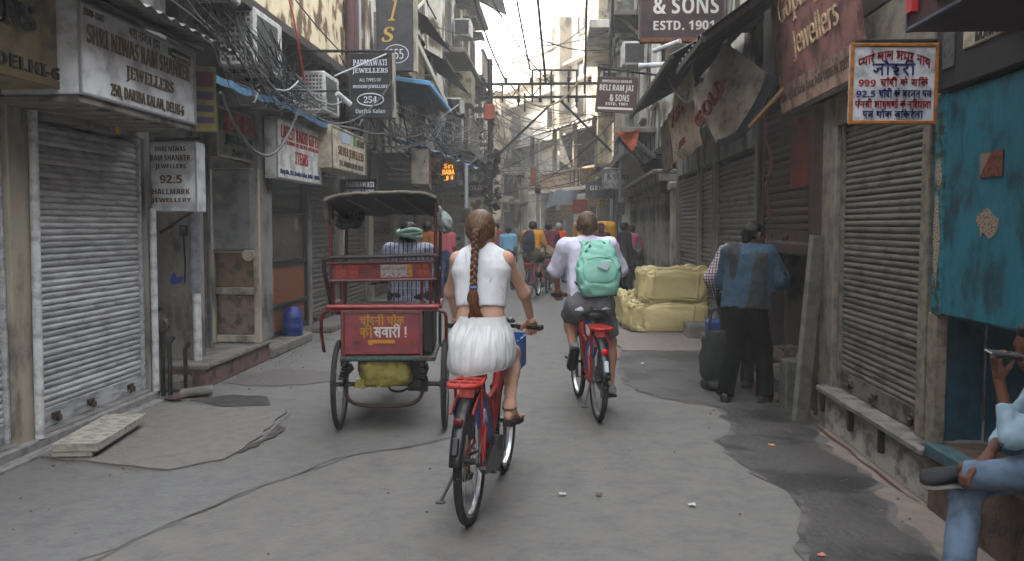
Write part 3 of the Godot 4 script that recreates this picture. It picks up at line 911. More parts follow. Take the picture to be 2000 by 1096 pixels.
	obj("grey_pipe", s, mats.wire_pale, l2)
	var l3 = building("old_building", "tall house with dark tin awnings and a tan balcony beyond the tall vertical sign", 1, -3.45, -16.2, -24.0, 3.0, 14.0, mats.pale)
	for i in 3:
		for j in 2: window(l3, 1, -3.45, -17.4 - i * 2.5, 4.0 + j * 2.5, 1.1, 1.5, mats.stone_ledge, mats.glass_dark, j == 1)
	s = S()
	B2(s, Vector3(-3.45, 4.35, -18.6), Vector3(-2.75, 4.45, -16.4), 0.01)
	for k in 8: B2(s, Vector3(-2.8, 4.45, -16.45 - k * 0.3), Vector3(-2.76, 5.25, -16.49 - k * 0.3))
	B2(s, Vector3(-2.82, 5.25, -18.6), Vector3(-2.74, 5.33, -16.4), 0.01)
	obj("balcony", s, M("tan_board", Color(0.46, 0.41, 0.33), 0.85, {tex = "grime", scale = 1.0}), l3)
	s = S()
	B2(s, Vector3(-3.3, 4.46, -16.6), Vector3(-2.83, 5.2, -16.55), 0.01)
	obj("balcony_board", s, M("tan_board2", Color(0.5, 0.46, 0.38), 0.85, {tex = "dirty", scale = 1.0}), l3)
	s = S()
	bar(s, Vector3(-2.85, 5.5, -16.3), Vector3(-2.35, 4.1, -18.9), 0.06, 0.12)
	bar(s, Vector3(-3.1, 3.7, -16.8), Vector3(-2.75, 5.4, -16.4), 0.05, 0.05)
	bar(s, Vector3(-2.9, 5.2, -16.5), Vector3(-2.5, 6.0, -17.5), 0.05, 0.05)
	obj("brace", s, M("pale_timber", Color(0.6, 0.58, 0.53), 0.8), l3)
	var dk := M("dark_tin", Color(0.17, 0.165, 0.17), 0.7, {tex = "rust", scale = 1.0})
	tin("tin_awning", l3, Vector3(-3.44, 6.15, -16.9), Vector3(-3.44, 6.15, -19.6), Vector3(-2.45, 5.45, -16.9), Vector3(-2.3, 5.3, -19.6), dk)
	tin("tin_awning", l3, Vector3(-3.44, 5.75, -19.9), Vector3(-3.44, 5.75, -23.5), Vector3(-2.5, 5.2, -19.9), Vector3(-2.3, 4.95, -23.5), dk)
	s = S()
	cloth(s, patch(Vector3(-3.4, 5.0, -20), Vector3(-3.4, 5.0, -23), Vector3(-2.5, 4.4, -20.2), Vector3(-2.3, 4.2, -22.6), 5, 6, func(u, v): return Vector3(0, -0.2 * sin(u * PI) + 0.1 * sin(v * 9.0), 0)), 0.01, Vector3.UP)
	obj("tarpaulin", s, M("olive", Color(0.27, 0.26, 0.21), 0.85, {tex = "grime", scale = 1.0}), l3)
	s = S()
	B2(s, Vector3(-3.44, 6.2, -18.2), Vector3(-2.75, 6.85, -17.0), 0.02)
	obj("window_box", s, M("boxwhite", Color(0.66, 0.62, 0.58), 0.8, {tex = "grime", scale = 1.0}), l3)
	for k in 2:
		s = S()
		B2(s, Vector3(-3.1 + k * 0.2, 6.3, -17.0), Vector3(-2.96 + k * 0.2, 6.75, -16.985))
		obj("vent", s, mats.black_gap, l3)
	var l4 = building("tall_building", "tall pale weathered building at the left skyline with a roof awning", 1, -3.1, -24.0, -34.0, 2.9, 15.0, mats.pale)
	for i in 4:
		for j in 4: window(l4, 1, -3.1, -25.2 - i * 2.4, 4.0 + j * 2.6, 1.0, 1.5, mats.stone_ledge, mats.glass_dark, true)
	s = S()
	for q in [[3.55, -2.35], [6.2, -2.5], [8.8, -2.6]]:
		s = S()
		B2(s, Vector3(-3.1, q[0], -33.8), Vector3(q[1], q[0] + 0.13, -24.2), 0.02)
		obj("floor_ledge", s, mats.stone_ledge, l4)
	tin("roof_awning", l4, Vector3(-3.1, 9.9, -24.2), Vector3(-3.1, 9.9, -33.6), Vector3(-1.9, 9.3, -24.2), Vector3(-1.9, 9.3, -33.6), M("slate_tin", Color(0.32, 0.36, 0.41), 0.7, {tex = "grime", scale = 0.5}))
	s = S()
	B2(s, Vector3(-3.08, 5.0, -26.6), Vector3(-2.45, 5.9, -25.4), 0.02)
	obj("balcony_box", s, M("tan_board2"), l4)
	var l5 = building("low_building", "low far house with weathered wall on the left before the street bends", 1, -3.4, -34.0, -47.0, 2.9, 7.6, mats.pale)
	for i in 4:
		for j in 2: window(l5, 1, -3.4, -35.6 - i * 3.0, 3.5 + j * 2.1, 1.0, 1.3, mats.stone_ledge, mats.glass_dark)

# ---------------------------------------------------------------- right side of the street (facade at x = 2.11)
func right_side():
	var X := 2.11
	var a = thing("shop", "teal painted kiosk front with a dark recess and a stone seat ledge", "shop front", Vector3.ZERO)
	var teal := M("teal", Color(0.03, 0.36, 0.42), 0.6, {tex = "dirty", scale = Vector3(0.8, 0.5, 0.8), nrm = "rough_n", ns = 0.3})
	var s := S()
	B2(s, Vector3(2.06, 1.09, -5.0), Vector3(2.6, 2.27, -2.0), 0.012)
	obj("upper_panel", s, teal, a)
	s = S()
	B2(s, Vector3(2.05, 1.085, -5.03), Vector3(2.1, 2.28, -4.9), 0.01)
	obj("corner_strip", s, M("teal2", Color(0.04, 0.36, 0.42), 0.6, {tex = "rust", scale = 1.2}), a)
	s = S()
	B2(s, Vector3(2.35, 0.38, -5.0), Vector3(2.55, 1.09, -2.0))
	B2(s, Vector3(2.13, 0.38, -5.1), Vector3(2.35, 1.09, -5.03))
	obj("recess_panel", s, M("teal3", Color(0.01, 0.25, 0.32), 0.6, {tex = "grime", scale = Vector3(1.5, 1, 1.5)}), a)
	s = S()
	B2(s, Vector3(2.05, 0, -5.0), Vector3(2.6, 0.37, -2.0), 0.012)
	obj("seat_ledge", s, M("ledge_brown", Color(0.3, 0.22, 0.17), 0.9, {tex = "dirty", scale = 1.2, nrm = "rough_n", ns = 0.8}), a)
	s = S()
	B2(s, Vector3(2.03, 0.3, -5.01), Vector3(2.13, 0.376, -4.4), 0.008)
	obj("ledge_edge", s, M("teal_stone", Color(0.16, 0.27, 0.3), 0.8, {tex = "grime", scale = 2.0}), a)
	for z in [-5.02, -5.16]:
		s = S()
		B2(s, Vector3(2.055, 0.36 if z < -5.1 else 0.37, z - 0.055), Vector3(2.125, 1.09 if z > -5.1 else 2.3, z + 0.055), 0.008)
		obj("post", s, M("post", Color(0.42, 0.38, 0.33), 0.8, {tex = "grime", scale = 2.0}), a)
	var torn := M("torn_paper", Color(0.5, 0.46, 0.4), 0.9, {tex = "rust", scale = 8.0})
	for q in [[Vector3(2.046, 1.5, -4.97), 0.05, 0.3], [Vector3(2.046, 1.85, -4.96), 0.04, 0.12], [Vector3(2.056, 1.58, -4.42), 0.12, 0.09]]:
		s = S()
		var pl := PackedVector2Array()
		for k in 14:
			var an := TAU * k / 14.0
			pl.append(Vector2(cos(an) * q[1] * rng.randf_range(0.5, 1.1), sin(an) * q[2] * rng.randf_range(0.5, 1.1)))
		prism(s, pl, Transform3D(Basis(Vector3(0, 0, 1), Vector3.UP, Vector3(-1, 0, 0)), q[0]), 0.003)
		obj("torn_poster", s, torn, a)
	s = S()
	B2(s, Vector3(2.053, 1.8, -4.5), Vector3(2.06, 1.92, -4.28))
	obj("picture_sticker", s, M("pic", Color(0.42, 0.2, 0.13), 0.6, {tex = "dirty", scale = 7.0}), a)
	s = S()
	prism(s, PackedVector2Array([Vector2(-0.11, -0.05), Vector2(0.0, 0.055), Vector2(-0.11, 0.055)]), Transform3D(Basis(Vector3(0, 0, 1), Vector3.UP, Vector3(-1, 0, 0)), Vector3(2.0525, 1.86, -4.39)), 0.002)
	obj("sticker_flash", s, M("pic2", Color(0.45, 0.38, 0.33), 0.6), a)
	s = S()
	B2(s, Vector3(2.03, 2.28, -5.0), Vector3(2.6, 2.72, -2.0), 0.01)
	obj("fascia", s, M("fascia_dark", Color(0.06, 0.06, 0.065), 0.8, {tex = "grime", scale = 1.0}), a)

	var b = thing("shop", "shop front with a dusty tan shutter over a white plinth behind the seated man", "shop front", Vector3.ZERO)
	var tn := [mats.tan1, mats.tan2]
	front(b, -1, X, -5.2, -7.32, 3.0, [[-5.22, -6.98, 0.315, 2.32]], M("beige", Color(0.42, 0.385, 0.34), 0.85, {tex = "grime", scale = 1.0, nrm = "rough_n", ns = 0.4}))
	shutter(b, -1, X, -5.27, -6.93, 0.325, 2.32, tn, 0.044)
	s = S()
	B2(s, Vector3(2.03, 0.275, -7.1), Vector3(2.2, 0.32, -5.05), 0.01)
	obj("ledge", s, mats.stone_ledge, b)
	s = S()
	B2(s, Vector3(2.08, 0, -7.0), Vector3(2.4, 0.274, -5.02), 0.01)
	obj("white_plinth", s, M("dirty_white", Color(0.56, 0.54, 0.51), 0.85, {tex = "dirty", scale = Vector3(0.7, 1.2, 0.7)}), b)
	for z in [-5.75, -6.35, -7.03]:
		s = S()
		B2(s, Vector3(2.045, 0.12, z - 0.02), Vector3(2.079, 0.274, z + 0.02), 0.004)
		obj("bracket", s, mats.black_iron, b)
	s = S()
	B2(s, Vector3(2.03, 0.3, -7.42), Vector3(2.12, 2.6, -7.31), 0.008)
	obj("brown_post", s, M("brown_post", Color(0.21, 0.13, 0.115), 0.7, {tex = "grime", scale = 2.0}), b)

	# the half open brown shutter over the dark doorway
	var c = thing("shop", "half raised dark brown shutter over a dark rubble-floored doorway", "shop front", Vector3.ZERO)
	front(c, -1, X, -7.42, -9.7, 3.0, [[-7.44, -9.6, 0.0, 2.9]], M("brown_wall", Color(0.2, 0.15, 0.13), 0.85, {tex = "grime", scale = 1.0}))
	shutter(c, -1, X, -7.48, -9.56, 1.38, 2.9, [mats.brown1, mats.brown2], 0.075)
	s = S()
	prism(s, PackedVector2Array([Vector2(-0.36, -0.32), Vector2(0.35, -0.29), Vector2(0.36, 0.3), Vector2(-0.35, 0.32)]), Transform3D(Basis(Vector3(0, 0, 1), Vector3.UP, Vector3(-1, 0, 0)), Vector3(2.147, 2.22, -8.1)), 0.006)
	obj("red_painted_panel", s, M("redpaint", Color(0.4, 0.1, 0.09), 0.7, {tex = "dirty", scale = 1.5}), c)
	s = S()
	B2(s, Vector3(2.1, 1.3, -9.6), Vector3(2.24, 1.42, -7.45), 0.02)
	obj("shutter_box", s, mats.brown2, c)
	s = S()
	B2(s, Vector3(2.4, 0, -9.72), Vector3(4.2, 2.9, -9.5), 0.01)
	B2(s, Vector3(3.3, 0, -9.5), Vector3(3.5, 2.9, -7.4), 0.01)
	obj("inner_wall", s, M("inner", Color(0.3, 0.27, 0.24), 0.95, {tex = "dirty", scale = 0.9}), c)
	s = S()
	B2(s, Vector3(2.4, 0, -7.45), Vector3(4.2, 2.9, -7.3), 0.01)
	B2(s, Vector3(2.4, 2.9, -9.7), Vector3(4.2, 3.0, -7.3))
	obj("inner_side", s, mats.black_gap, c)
	s = S()
	B2(s, Vector3(1.98, 0, -9.0), Vector3(2.5, 0.2, -7.95), 0.02)
	B2(s, Vector3(2.2, 0.2, -9.3), Vector3(3.3, 0.34, -8.0), 0.02)
	obj("step", s, M("step_stone", Color(0.36, 0.32, 0.28), 0.95, {tex = "dirty", scale = 1.0, nrm = "rough_n", ns = 1.0}), c)
	s = S()
	B2(s, Vector3(1.93, 0, -7.85), Vector3(2.3, 0.42, -7.62), 0.01)
	obj("step_side", s, M("concrete_end", Color(0.3, 0.29, 0.27), 0.9, {tex = "grime", scale = 2.0}), c)
	var rub := S()
	for i in 60:
		var p := Vector3(rng.randf_range(1.86, 2.08), 0.02, rng.randf_range(-8.9, -7.75)) if i < 34 else Vector3(rng.randf_range(2.1, 2.9), 0.37, rng.randf_range(-9.0, -8.1))
		var q := rng.randf_range(0.02, 0.07)
		bx(rub, p + Vector3(0, q * 0.3, 0), Vector3(q * 1.6, q, q * 1.2), q * 0.2, Basis.from_euler(Vector3(rng.randf() * 0.6, rng.randf() * 3.0, rng.randf() * 0.6)))
	one("rubble", rub, M("rubble", Color(0.36, 0.31, 0.28), 0.95, {tex = "dirty", scale = 4.0}), "broken brick rubble around the doorway step", "rubble", "", "stuff")
	s = S()
	bx(s, Vector3(2.0, 0.74, -7.22), Vector3(0.14, 1.5, 0.05), 0.006, Basis(Vector3.BACK, -0.075) * Basis(Vector3.UP, 0.5))
	one("stone_plank", s, M("plank_grey", Color(0.36, 0.34, 0.31), 0.85, {tex = "grime", scale = 1.5}), "long grey stone plank leaning upright beside the dark doorway", "plank")
	s = S()
	tb(s, [Vector3(2.5, 0.34, -8.6), Vector3(2.75, 2.0, -8.4)], 0.02, 6)
	one("metal_rod", s, mats.wire_pale, "thin pale rod leaning inside the dark doorway", "rod")
	# more shutters
	var labs := ["tan shuttered shop front behind the two standing men", "narrow tan shutter bay right of the stacked bales", "tan shuttered shop front behind the stacked bales beside a white post"]
	var sp := [[-9.7, -12.35], [-12.35, -13.75], [-13.75, -16.2]]
	for i in 3:
		var g = thing("shop", labs[i], "shop front", Vector3.ZERO)
		front(g, -1, X, sp[i][0], sp[i][1], 3.0, [[sp[i][0] - 0.12, sp[i][1] + 0.12, 0.12, 2.42]], mats.grey_wall)
		shutter(g, -1, X, sp[i][0] - 0.17, sp[i][1] + 0.17, 0.12, 2.42, tn, 0.07)
		s = S()
		B2(s, Vector3(1.95, 0, sp[i][1]), Vector3(2.1, 0.12, sp[i][0]), 0.02)
		obj("step", s, mats.stone_ledge, g)
	var wp = thing("shop", "old stone arcade front with tall pale pilasters beyond the bales", "shop front", Vector3.ZERO)
	s = S()
	B2(s, Vector3(2.25, 0, -26.0), Vector3(3.0, 3.1, -16.2), 0.01)
	obj("wall", s, M("arc_wall", Color(0.33, 0.3, 0.27), 0.9, {tex = "dirty", scale = 0.7}), wp)
	for z in [-16.35, -18.0, -18.8, -20.3, -21.1, -22.8, -23.5, -25.4]:
		s = S()
		B2(s, Vector3(1.99, 0, z - 0.14), Vector3(2.26, 0.25, z + 0.14), 0.02)
		B2(s, Vector3(2.03, 0.25, z - 0.1), Vector3(2.26, 2.2, z + 0.1), 0.02)
		B2(s, Vector3(1.97, 2.2, z - 0.16), Vector3(2.26, 2.36, z + 0.16), 0.03)
		obj("pilaster", s, mats.cream if z > -17 else mats.plaster, wp)
	s = S()
	B2(s, Vector3(1.8, 2.36, -26.0), Vector3(2.3, 2.5, -16.3), 0.02)
	B2(s, Vector3(1.7, 2.5, -26.0), Vector3(2.3, 2.58, -16.3), 0.02)
	obj("cornice", s, mats.plaster, wp)
	for z in [-17.2, -19.6, -22.0, -24.4]:
		s = S()
		B2(s, Vector3(2.2, 0.02, z - 0.55), Vector3(2.247, 2.1, z + 0.55), 0.01)
		obj("door", s, mats.dark_wood, wp)
	# storeys above
	var r1 = building("old_building", "dark upper storey over the near right shops", -1, X + 0.02, 20.0, -9.6, 3.0, 8.0, M("maroon_wall", Color(0.25, 0.2, 0.19), 0.9, {tex = "dirty", scale = 0.5}))
	s = S()
	B2(s, Vector3(X + 0.02, 0, -2.0), Vector3(X + 1.0, 3.0, 20.0))
	obj("lower_wall", s, M("maroon_wall"), r1)
	window(r1, -1, X + 0.02, -7.4, 5.0, 1.0, 1.5, mats.dark_wood, mats.glass_dark)
	var r2 = building("old_building", "grey upper storey behind the tin canopies on the right", -1, X + 0.25, -9.6, -17.0, 3.0, 6.5, mats.pale)
	for i in 3: window(r2, -1, X + 0.25, -10.8 - i * 2.3, 4.0, 1.0, 1.5, mats.stone_ledge, mats.glass_dark)
	var r3 = building("pale_building", "pale blue-grey building with a fluted corner pilaster and cornice on the right", -1, 1.95, -17.0, -25.9, 3.05, 9.5, M("blue_pale", Color(0.62, 0.65, 0.68), 0.9, {tex = "peel", scale = Vector3(0.3, 0.15, 0.3)}))
	for i in 3:
		for j in 2: window(r3, -1, 1.95, -18.2 - i * 2.6, 4.0 + j * 2.4, 1.0, 1.6, mats.white_wall, mats.glass_dark, false)
	s = S()
	for q in [[3.4, 5.6, 0.17], [6.15, 9.0, 0.15]]:
		lathe(s, Transform3D(Basis.IDENTITY, Vector3(1.66, 0, -22.0)), [Vector2(q[2], q[0]), Vector2(q[2] * 0.9, q[1])], 14)
	for q in [[5.6, 0.19], [5.72, 0.27], [5.9, 0.22], [6.02, 0.3]]:
		bx(s, Vector3(1.66, q[0] + 0.06, -22.0), Vector3(q[1] * 2, 0.12, q[1] * 2), 0.02)
	obj("column", s, M("col_grey", Color(0.47, 0.47, 0.46), 0.85, {tex = "grime", scale = 0.8}), r3)
	s = S()
	B2(s, Vector3(1.5, 3.2, -25.9), Vector3(1.98, 3.4, -20.8), 0.02)
	obj("floor_ledge", s, mats.stone_ledge, r3)
	s = S()
	B2(s, Vector3(1.5, 8.9, -25.9), Vector3(1.98, 9.1, -17.0), 0.02)
	obj("floor_ledge", s, mats.stone_ledge, r3)
	s = S()
	cloth(s, patch(Vector3(1.55, 3.3, -24.0), Vector3(1.55, 3.3, -20.5), Vector3(2.05, 2.6, -24.0), Vector3(2.05, 2.6, -20.5), 2, 2), 0.04, Vector3(-1, -1, 0))
	obj("slanted_board", s, M("board_w", Color(0.62, 0.61, 0.57), 0.8, {tex = "grime", scale = 1.0}), r3)
	var r4 = building("tall_building", "tall sunlit white building with a deep sunshade on the right skyline", -1, 1.85, -25.9, -33.0, 0.0, 11.5, mats.white_wall)
	for i in 3:
		for j in 3: window(r4, -1, 1.85, -27.0 - i * 2.2, 3.6 + j * 2.6, 1.0, 1.6, mats.cream, mats.glass_dark, j < 2)
	s = S()
	B2(s, Vector3(0.9, 7.3, -33.0), Vector3(1.9, 7.55, -26.5), 0.02)
	obj("sunshade_slab", s, mats.white_wall, r4)
	s = S()
	B2(s, Vector3(1.3, 3.1, -33.0), Vector3(1.9, 3.25, -26.2), 0.02)
	obj("sunshade_slab", s, mats.white_wall, r4)
	s = S()
	B2(s, Vector3(1.4, 0.0, -33.2), Vector3(2.0, 12.5, -32.4), 0.02)
	obj("corner_tower", s, mats.cream, r4)

# ---------------------------------------------------------------- where the street bends left
func far_end():
	# everything here stands along a line turned 20 degrees to the left
	var B := Basis(Vector3.UP, deg_to_rad(20.0))
	var o := Vector3(2.0, 0, -33.2)
	var b = thing("bend_building", "building with a shaded balcony and orange shutters where the street bends", "building", o, deg_to_rad(20.0))
	var s := S()
	B2(s, Vector3(0.3, 0, -9.0), Vector3(7, 3.0, -0.1))
	obj("wall", s, M("bend_low", Color(0.5, 0.48, 0.46), 0.9, {tex = "dirty", scale = 0.6}), b)
	s = S()
	B2(s, Vector3(1.2, 3.0, -9.0), Vector3(7, 5.7, -0.1))
	obj("recessed_wall", s, M("bend_shade", Color(0.33, 0.33, 0.34), 0.9, {tex = "dirty", scale = 0.6}), b)
	s = S()
	B2(s, Vector3(-0.4, 2.95, -8.8), Vector3(1.3, 3.1, 0.0), 0.02)
	obj("balcony_floor", s, mats.white_wall, b)
	for i in 20:
		s = S()
		B2(s, Vector3(-0.36, 3.1, -0.12 - i * 0.45), Vector3(-0.28, 3.75, -0.24 - i * 0.45), 0.01)
		obj("baluster", s, M("rail_cream", Color(0.7, 0.6, 0.5), 0.85, {tex = "dirty", scale = 1.5}), b)
	s = S()
	B2(s, Vector3(-0.33, 3.1, -8.8), Vector3(-0.3, 3.72, -4.0))
	B2(s, Vector3(-0.4, 3.75, -8.8), Vector3(-0.24, 3.83, 0.0), 0.01)
	obj("railing", s, M("rail_cream"), b)
	for z in [-0.3, -3.2, -5.6, -8.6]:
		s = S()
		B2(s, Vector3(-0.34, 3.83, z - 0.08), Vector3(-0.18, 5.6, z + 0.08), 0.01)
		obj("balcony_post", s, mats.cream, b)
	for z in [-0.9, -1.6, -2.3, -3.0]:
		s = S()
		B2(s, Vector3(1.1, 3.12, z - 0.24), Vector3(1.19, 5.2, z + 0.24), 0.01)
		obj("orange_shutter", s, M("orange_sh", Color(0.5, 0.22, 0.12), 0.75, {tex = "wood", scale = 1.0}), b)
	tin("balcony_roof", b, Vector3(1.4, 6.1, 0.2), Vector3(1.4, 6.1, -9.2), Vector3(-0.8, 5.5, 0.2), Vector3(-0.8, 5.5, -9.2), M("roof_pale", Color(0.6, 0.6, 0.59), 0.75, {tex = "grime", scale = 0.5}), 0.03, 20)
	for i in 3:
		s = S()
		B2(s, Vector3(0.2, 0.0, -2.6 - i * 2.8), Vector3(0.31, 2.3, -0.4 - i * 2.8), 0.01)
		obj("shop_opening", s, M("dim_shop", Color(0.3, 0.29, 0.28), 0.9), b)
	for q in [[-0.45, 2.55, -1.6, 0.9, 0.45], [-0.4, 2.5, -5.0, 0.7, 0.6]]:
		s = S()
		bx(s, Vector3(q[0], q[1], q[2]), Vector3(0.35, q[4], q[3]), 0.02)
		obj("cooling_unit", s, M("ac_white", Color(0.66, 0.66, 0.64), 0.6, {tex = "grime", scale = 1.5}), b)

	var t = thing("tall_building", "tall white terrace with a stepped roofline rising behind the bend", "building", o, deg_to_rad(20.0))
	var ww = M("sun_white", Color(0.8, 0.77, 0.72), 0.9, {tex = "grime", scale = 0.2})
	for q in [[-0.1, -5.0, 13.6], [-5.0, -9.5, 11.8], [-9.5, -22.0, 10.8]]:
		s = S()
		B2(s, Vector3(1.9, 5.7 if q[1] > -10 else 0.0, q[1]), Vector3(9, q[2], q[0]), 0.03)
		obj("wall", s, ww, t)
	for q in [[-4.6, 13.0], [-9.3, 11.3], [-0.3, 14.4]]:
		s = S()
		B2(s, Vector3(1.3, 5.6, q[0] - 0.7), Vector3(2.2, q[1], q[0]), 0.03)
		obj("pilaster", s, mats.cream, t)
	for i in 6:
		for j in 3:
			var zz := -1.6 - i * 2.1
			var w2 := S()
			B2(w2, Vector3(1.82, 6.4 + j * 1.9, zz - 0.45), Vector3(1.98, 7.5 + j * 1.9, zz + 0.45), 0.01)
			var wi = obj("window", w2, mats.cream, t)
			w2 = S()
			B2(w2, Vector3(1.8, 6.48 + j * 1.9, zz - 0.36), Vector3(1.9, 7.42 + j * 1.9, zz + 0.36))
			obj("pane", w2, mats.glass_dark, wi)
	for y in [8.05, 9.0, 5.75]:
		s = S()
		B2(s, Vector3(1.45, y, -22.0), Vector3(1.95, y + 0.12, -0.2), 0.01)
		obj("floor_ledge", s, mats.white_wall, t)

	# the house across the end
	var e = thing("end_house", "weathered white house with dark window openings closing the far end of the street", "building", Vector3.ZERO)
	s = S()
	B2(s, Vector3(-9.5, 0, -56.0), Vector3(-3.0, 8.6, -47.2), 0.02)
	B2(s, Vector3(-4.0, 0, -62.0), Vector3(3.0, 7.6, -50.0), 0.02)
	obj("wall", s, M("end_wall", Color(0.68, 0.66, 0.63), 0.9, {tex = "peel", scale = Vector3(0.3, 0.15, 0.3)}), e)
	for q in [[-2.9, 3.2], [-1.7, 3.2], [-0.5, 3.2], [-3.4, 4.8], [-2.2, 4.8], [-1.0, 4.8], [-3.4, 6.2], [-2.2, 6.2]]:
		s = S()
		B2(s, Vector3(q[0] - 0.4, q[1], -50.0), Vector3(q[0] + 0.4, q[1] + 1.1, -49.94), 0.01)
		var wf = obj("window", s, mats.stone_ledge, e)
		s = S()
		B2(s, Vector3(q[0] - 0.32, q[1] + 0.06, -49.95), Vector3(q[0] + 0.32, q[1] + 1.04, -49.93))
		obj("pane", s, mats.glass_dark, wf)
	s = S()
	B2(s, Vector3(-4.2, 2.7, -49.99), Vector3(3.0, 2.85, -48.7), 0.02)
	obj("shop_canopy", s, M("rust_tin", Color(0.4, 0.34, 0.3), 0.8, {tex = "rust", scale = 0.8}), e)
	s = S()
	B2(s, Vector3(-4.0, 4.3, -49.99), Vector3(1.0, 4.42, -49.2), 0.02)
	obj("floor_ledge", s, mats.stone_ledge, e)
	for i in 3:
		s = S()
		B2(s, Vector3(-3.8 + i * 1.7, 0, -50.0), Vector3(-2.4 + i * 1.7, 2.3, -49.93), 0.01)
		obj("shop_opening", s, M("dim_shop"), e)
	var f = thing("hill_house", "hazy white houses rising farther behind the end of the street", "building", Vector3(-6, 0, -74))
	for q in [[0, 4, 13.5, 7.0], [7.5, -3, 9.0, 7.0], [-9, 0, 9.5, 8.0]]:
		s = S()
		B2(s, Vector3(q[0] - q[3] * 0.5, 0, q[1] - 6), Vector3(q[0] + q[3] * 0.5, q[2] * 0.62, q[1]), 0.03)
		obj("wall", s, ww, f)

# ---------------------------------------------------------------- signs
# a board sign: box w x h x d at c, turned by B (B.z is the way it faces), with a thin frame
func board(called, label, c: Vector3, B: Basis, w: float, h: float, d: float, face, frame = null, fw := 0.02, group = ""):
	var t = thing(called, label, "sign", Vector3.ZERO, 0.0, group)
	var s := S()
	bx(s, c - B.z * d * 0.5, Vector3(w, h, d), 0.006, B)
	obj("panel", s, face, t)
	if frame != null:
		s = S()
		for e in [-1.0, 1.0]:
			bx(s, c + B.x * e * (w * 0.5 - fw * 0.5) + B.z * 0.003, Vector3(fw, h + 0.004, 0.02), 0.003, B)
			bx(s, c + B.y * e * (h * 0.5 - fw * 0.5) + B.z * 0.002, Vector3(w - fw * 2.02, fw, 0.02), 0.003, B)
		obj("frame", s, frame, t)
	return t

func hang(t, a: Vector3, b: Vector3, r := 0.015):
	var s := S()
	tb(s, [a, b], r, 6)
	obj("bracket", s, mats.black_iron, t)

const LF := Basis(Vector3(0, 0, -1), Vector3(0, 1, 0), Vector3(1, 0, 0))     # faces +x: reads along -z
const RF := Basis(Vector3(0, 0, 1), Vector3(0, 1, 0), Vector3(-1, 0, 0))    # faces -x: reads along +z
const CF := Basis(Vector3(1, 0, 0), Vector3(0, 1, 0), Vector3(0, 0, 1))     # faces the camera's end

func ln(t, text, c: Vector3, B: Basis, u: float, v: float, w: float, h: float, m, f = "Droid Sans*", dep := 0.006):
	txt(t, text, c + B.x * u + B.y * v + B.z * (dep * 0.5 + 0.001), B, w, h, m, f, dep)

func oval(t, c: Vector3, B: Basis, a: float, b: float, m, r := 0.008):
	var s := S()
	var p := []
	for i in 29: p.append(c + B.x * cos(TAU * i / 28.0) * a + B.y * sin(TAU * i / 28.0) * b + B.z * 0.004)
	tb(s, p, r, 5, false)
	obj("oval_ring", s, m, t)

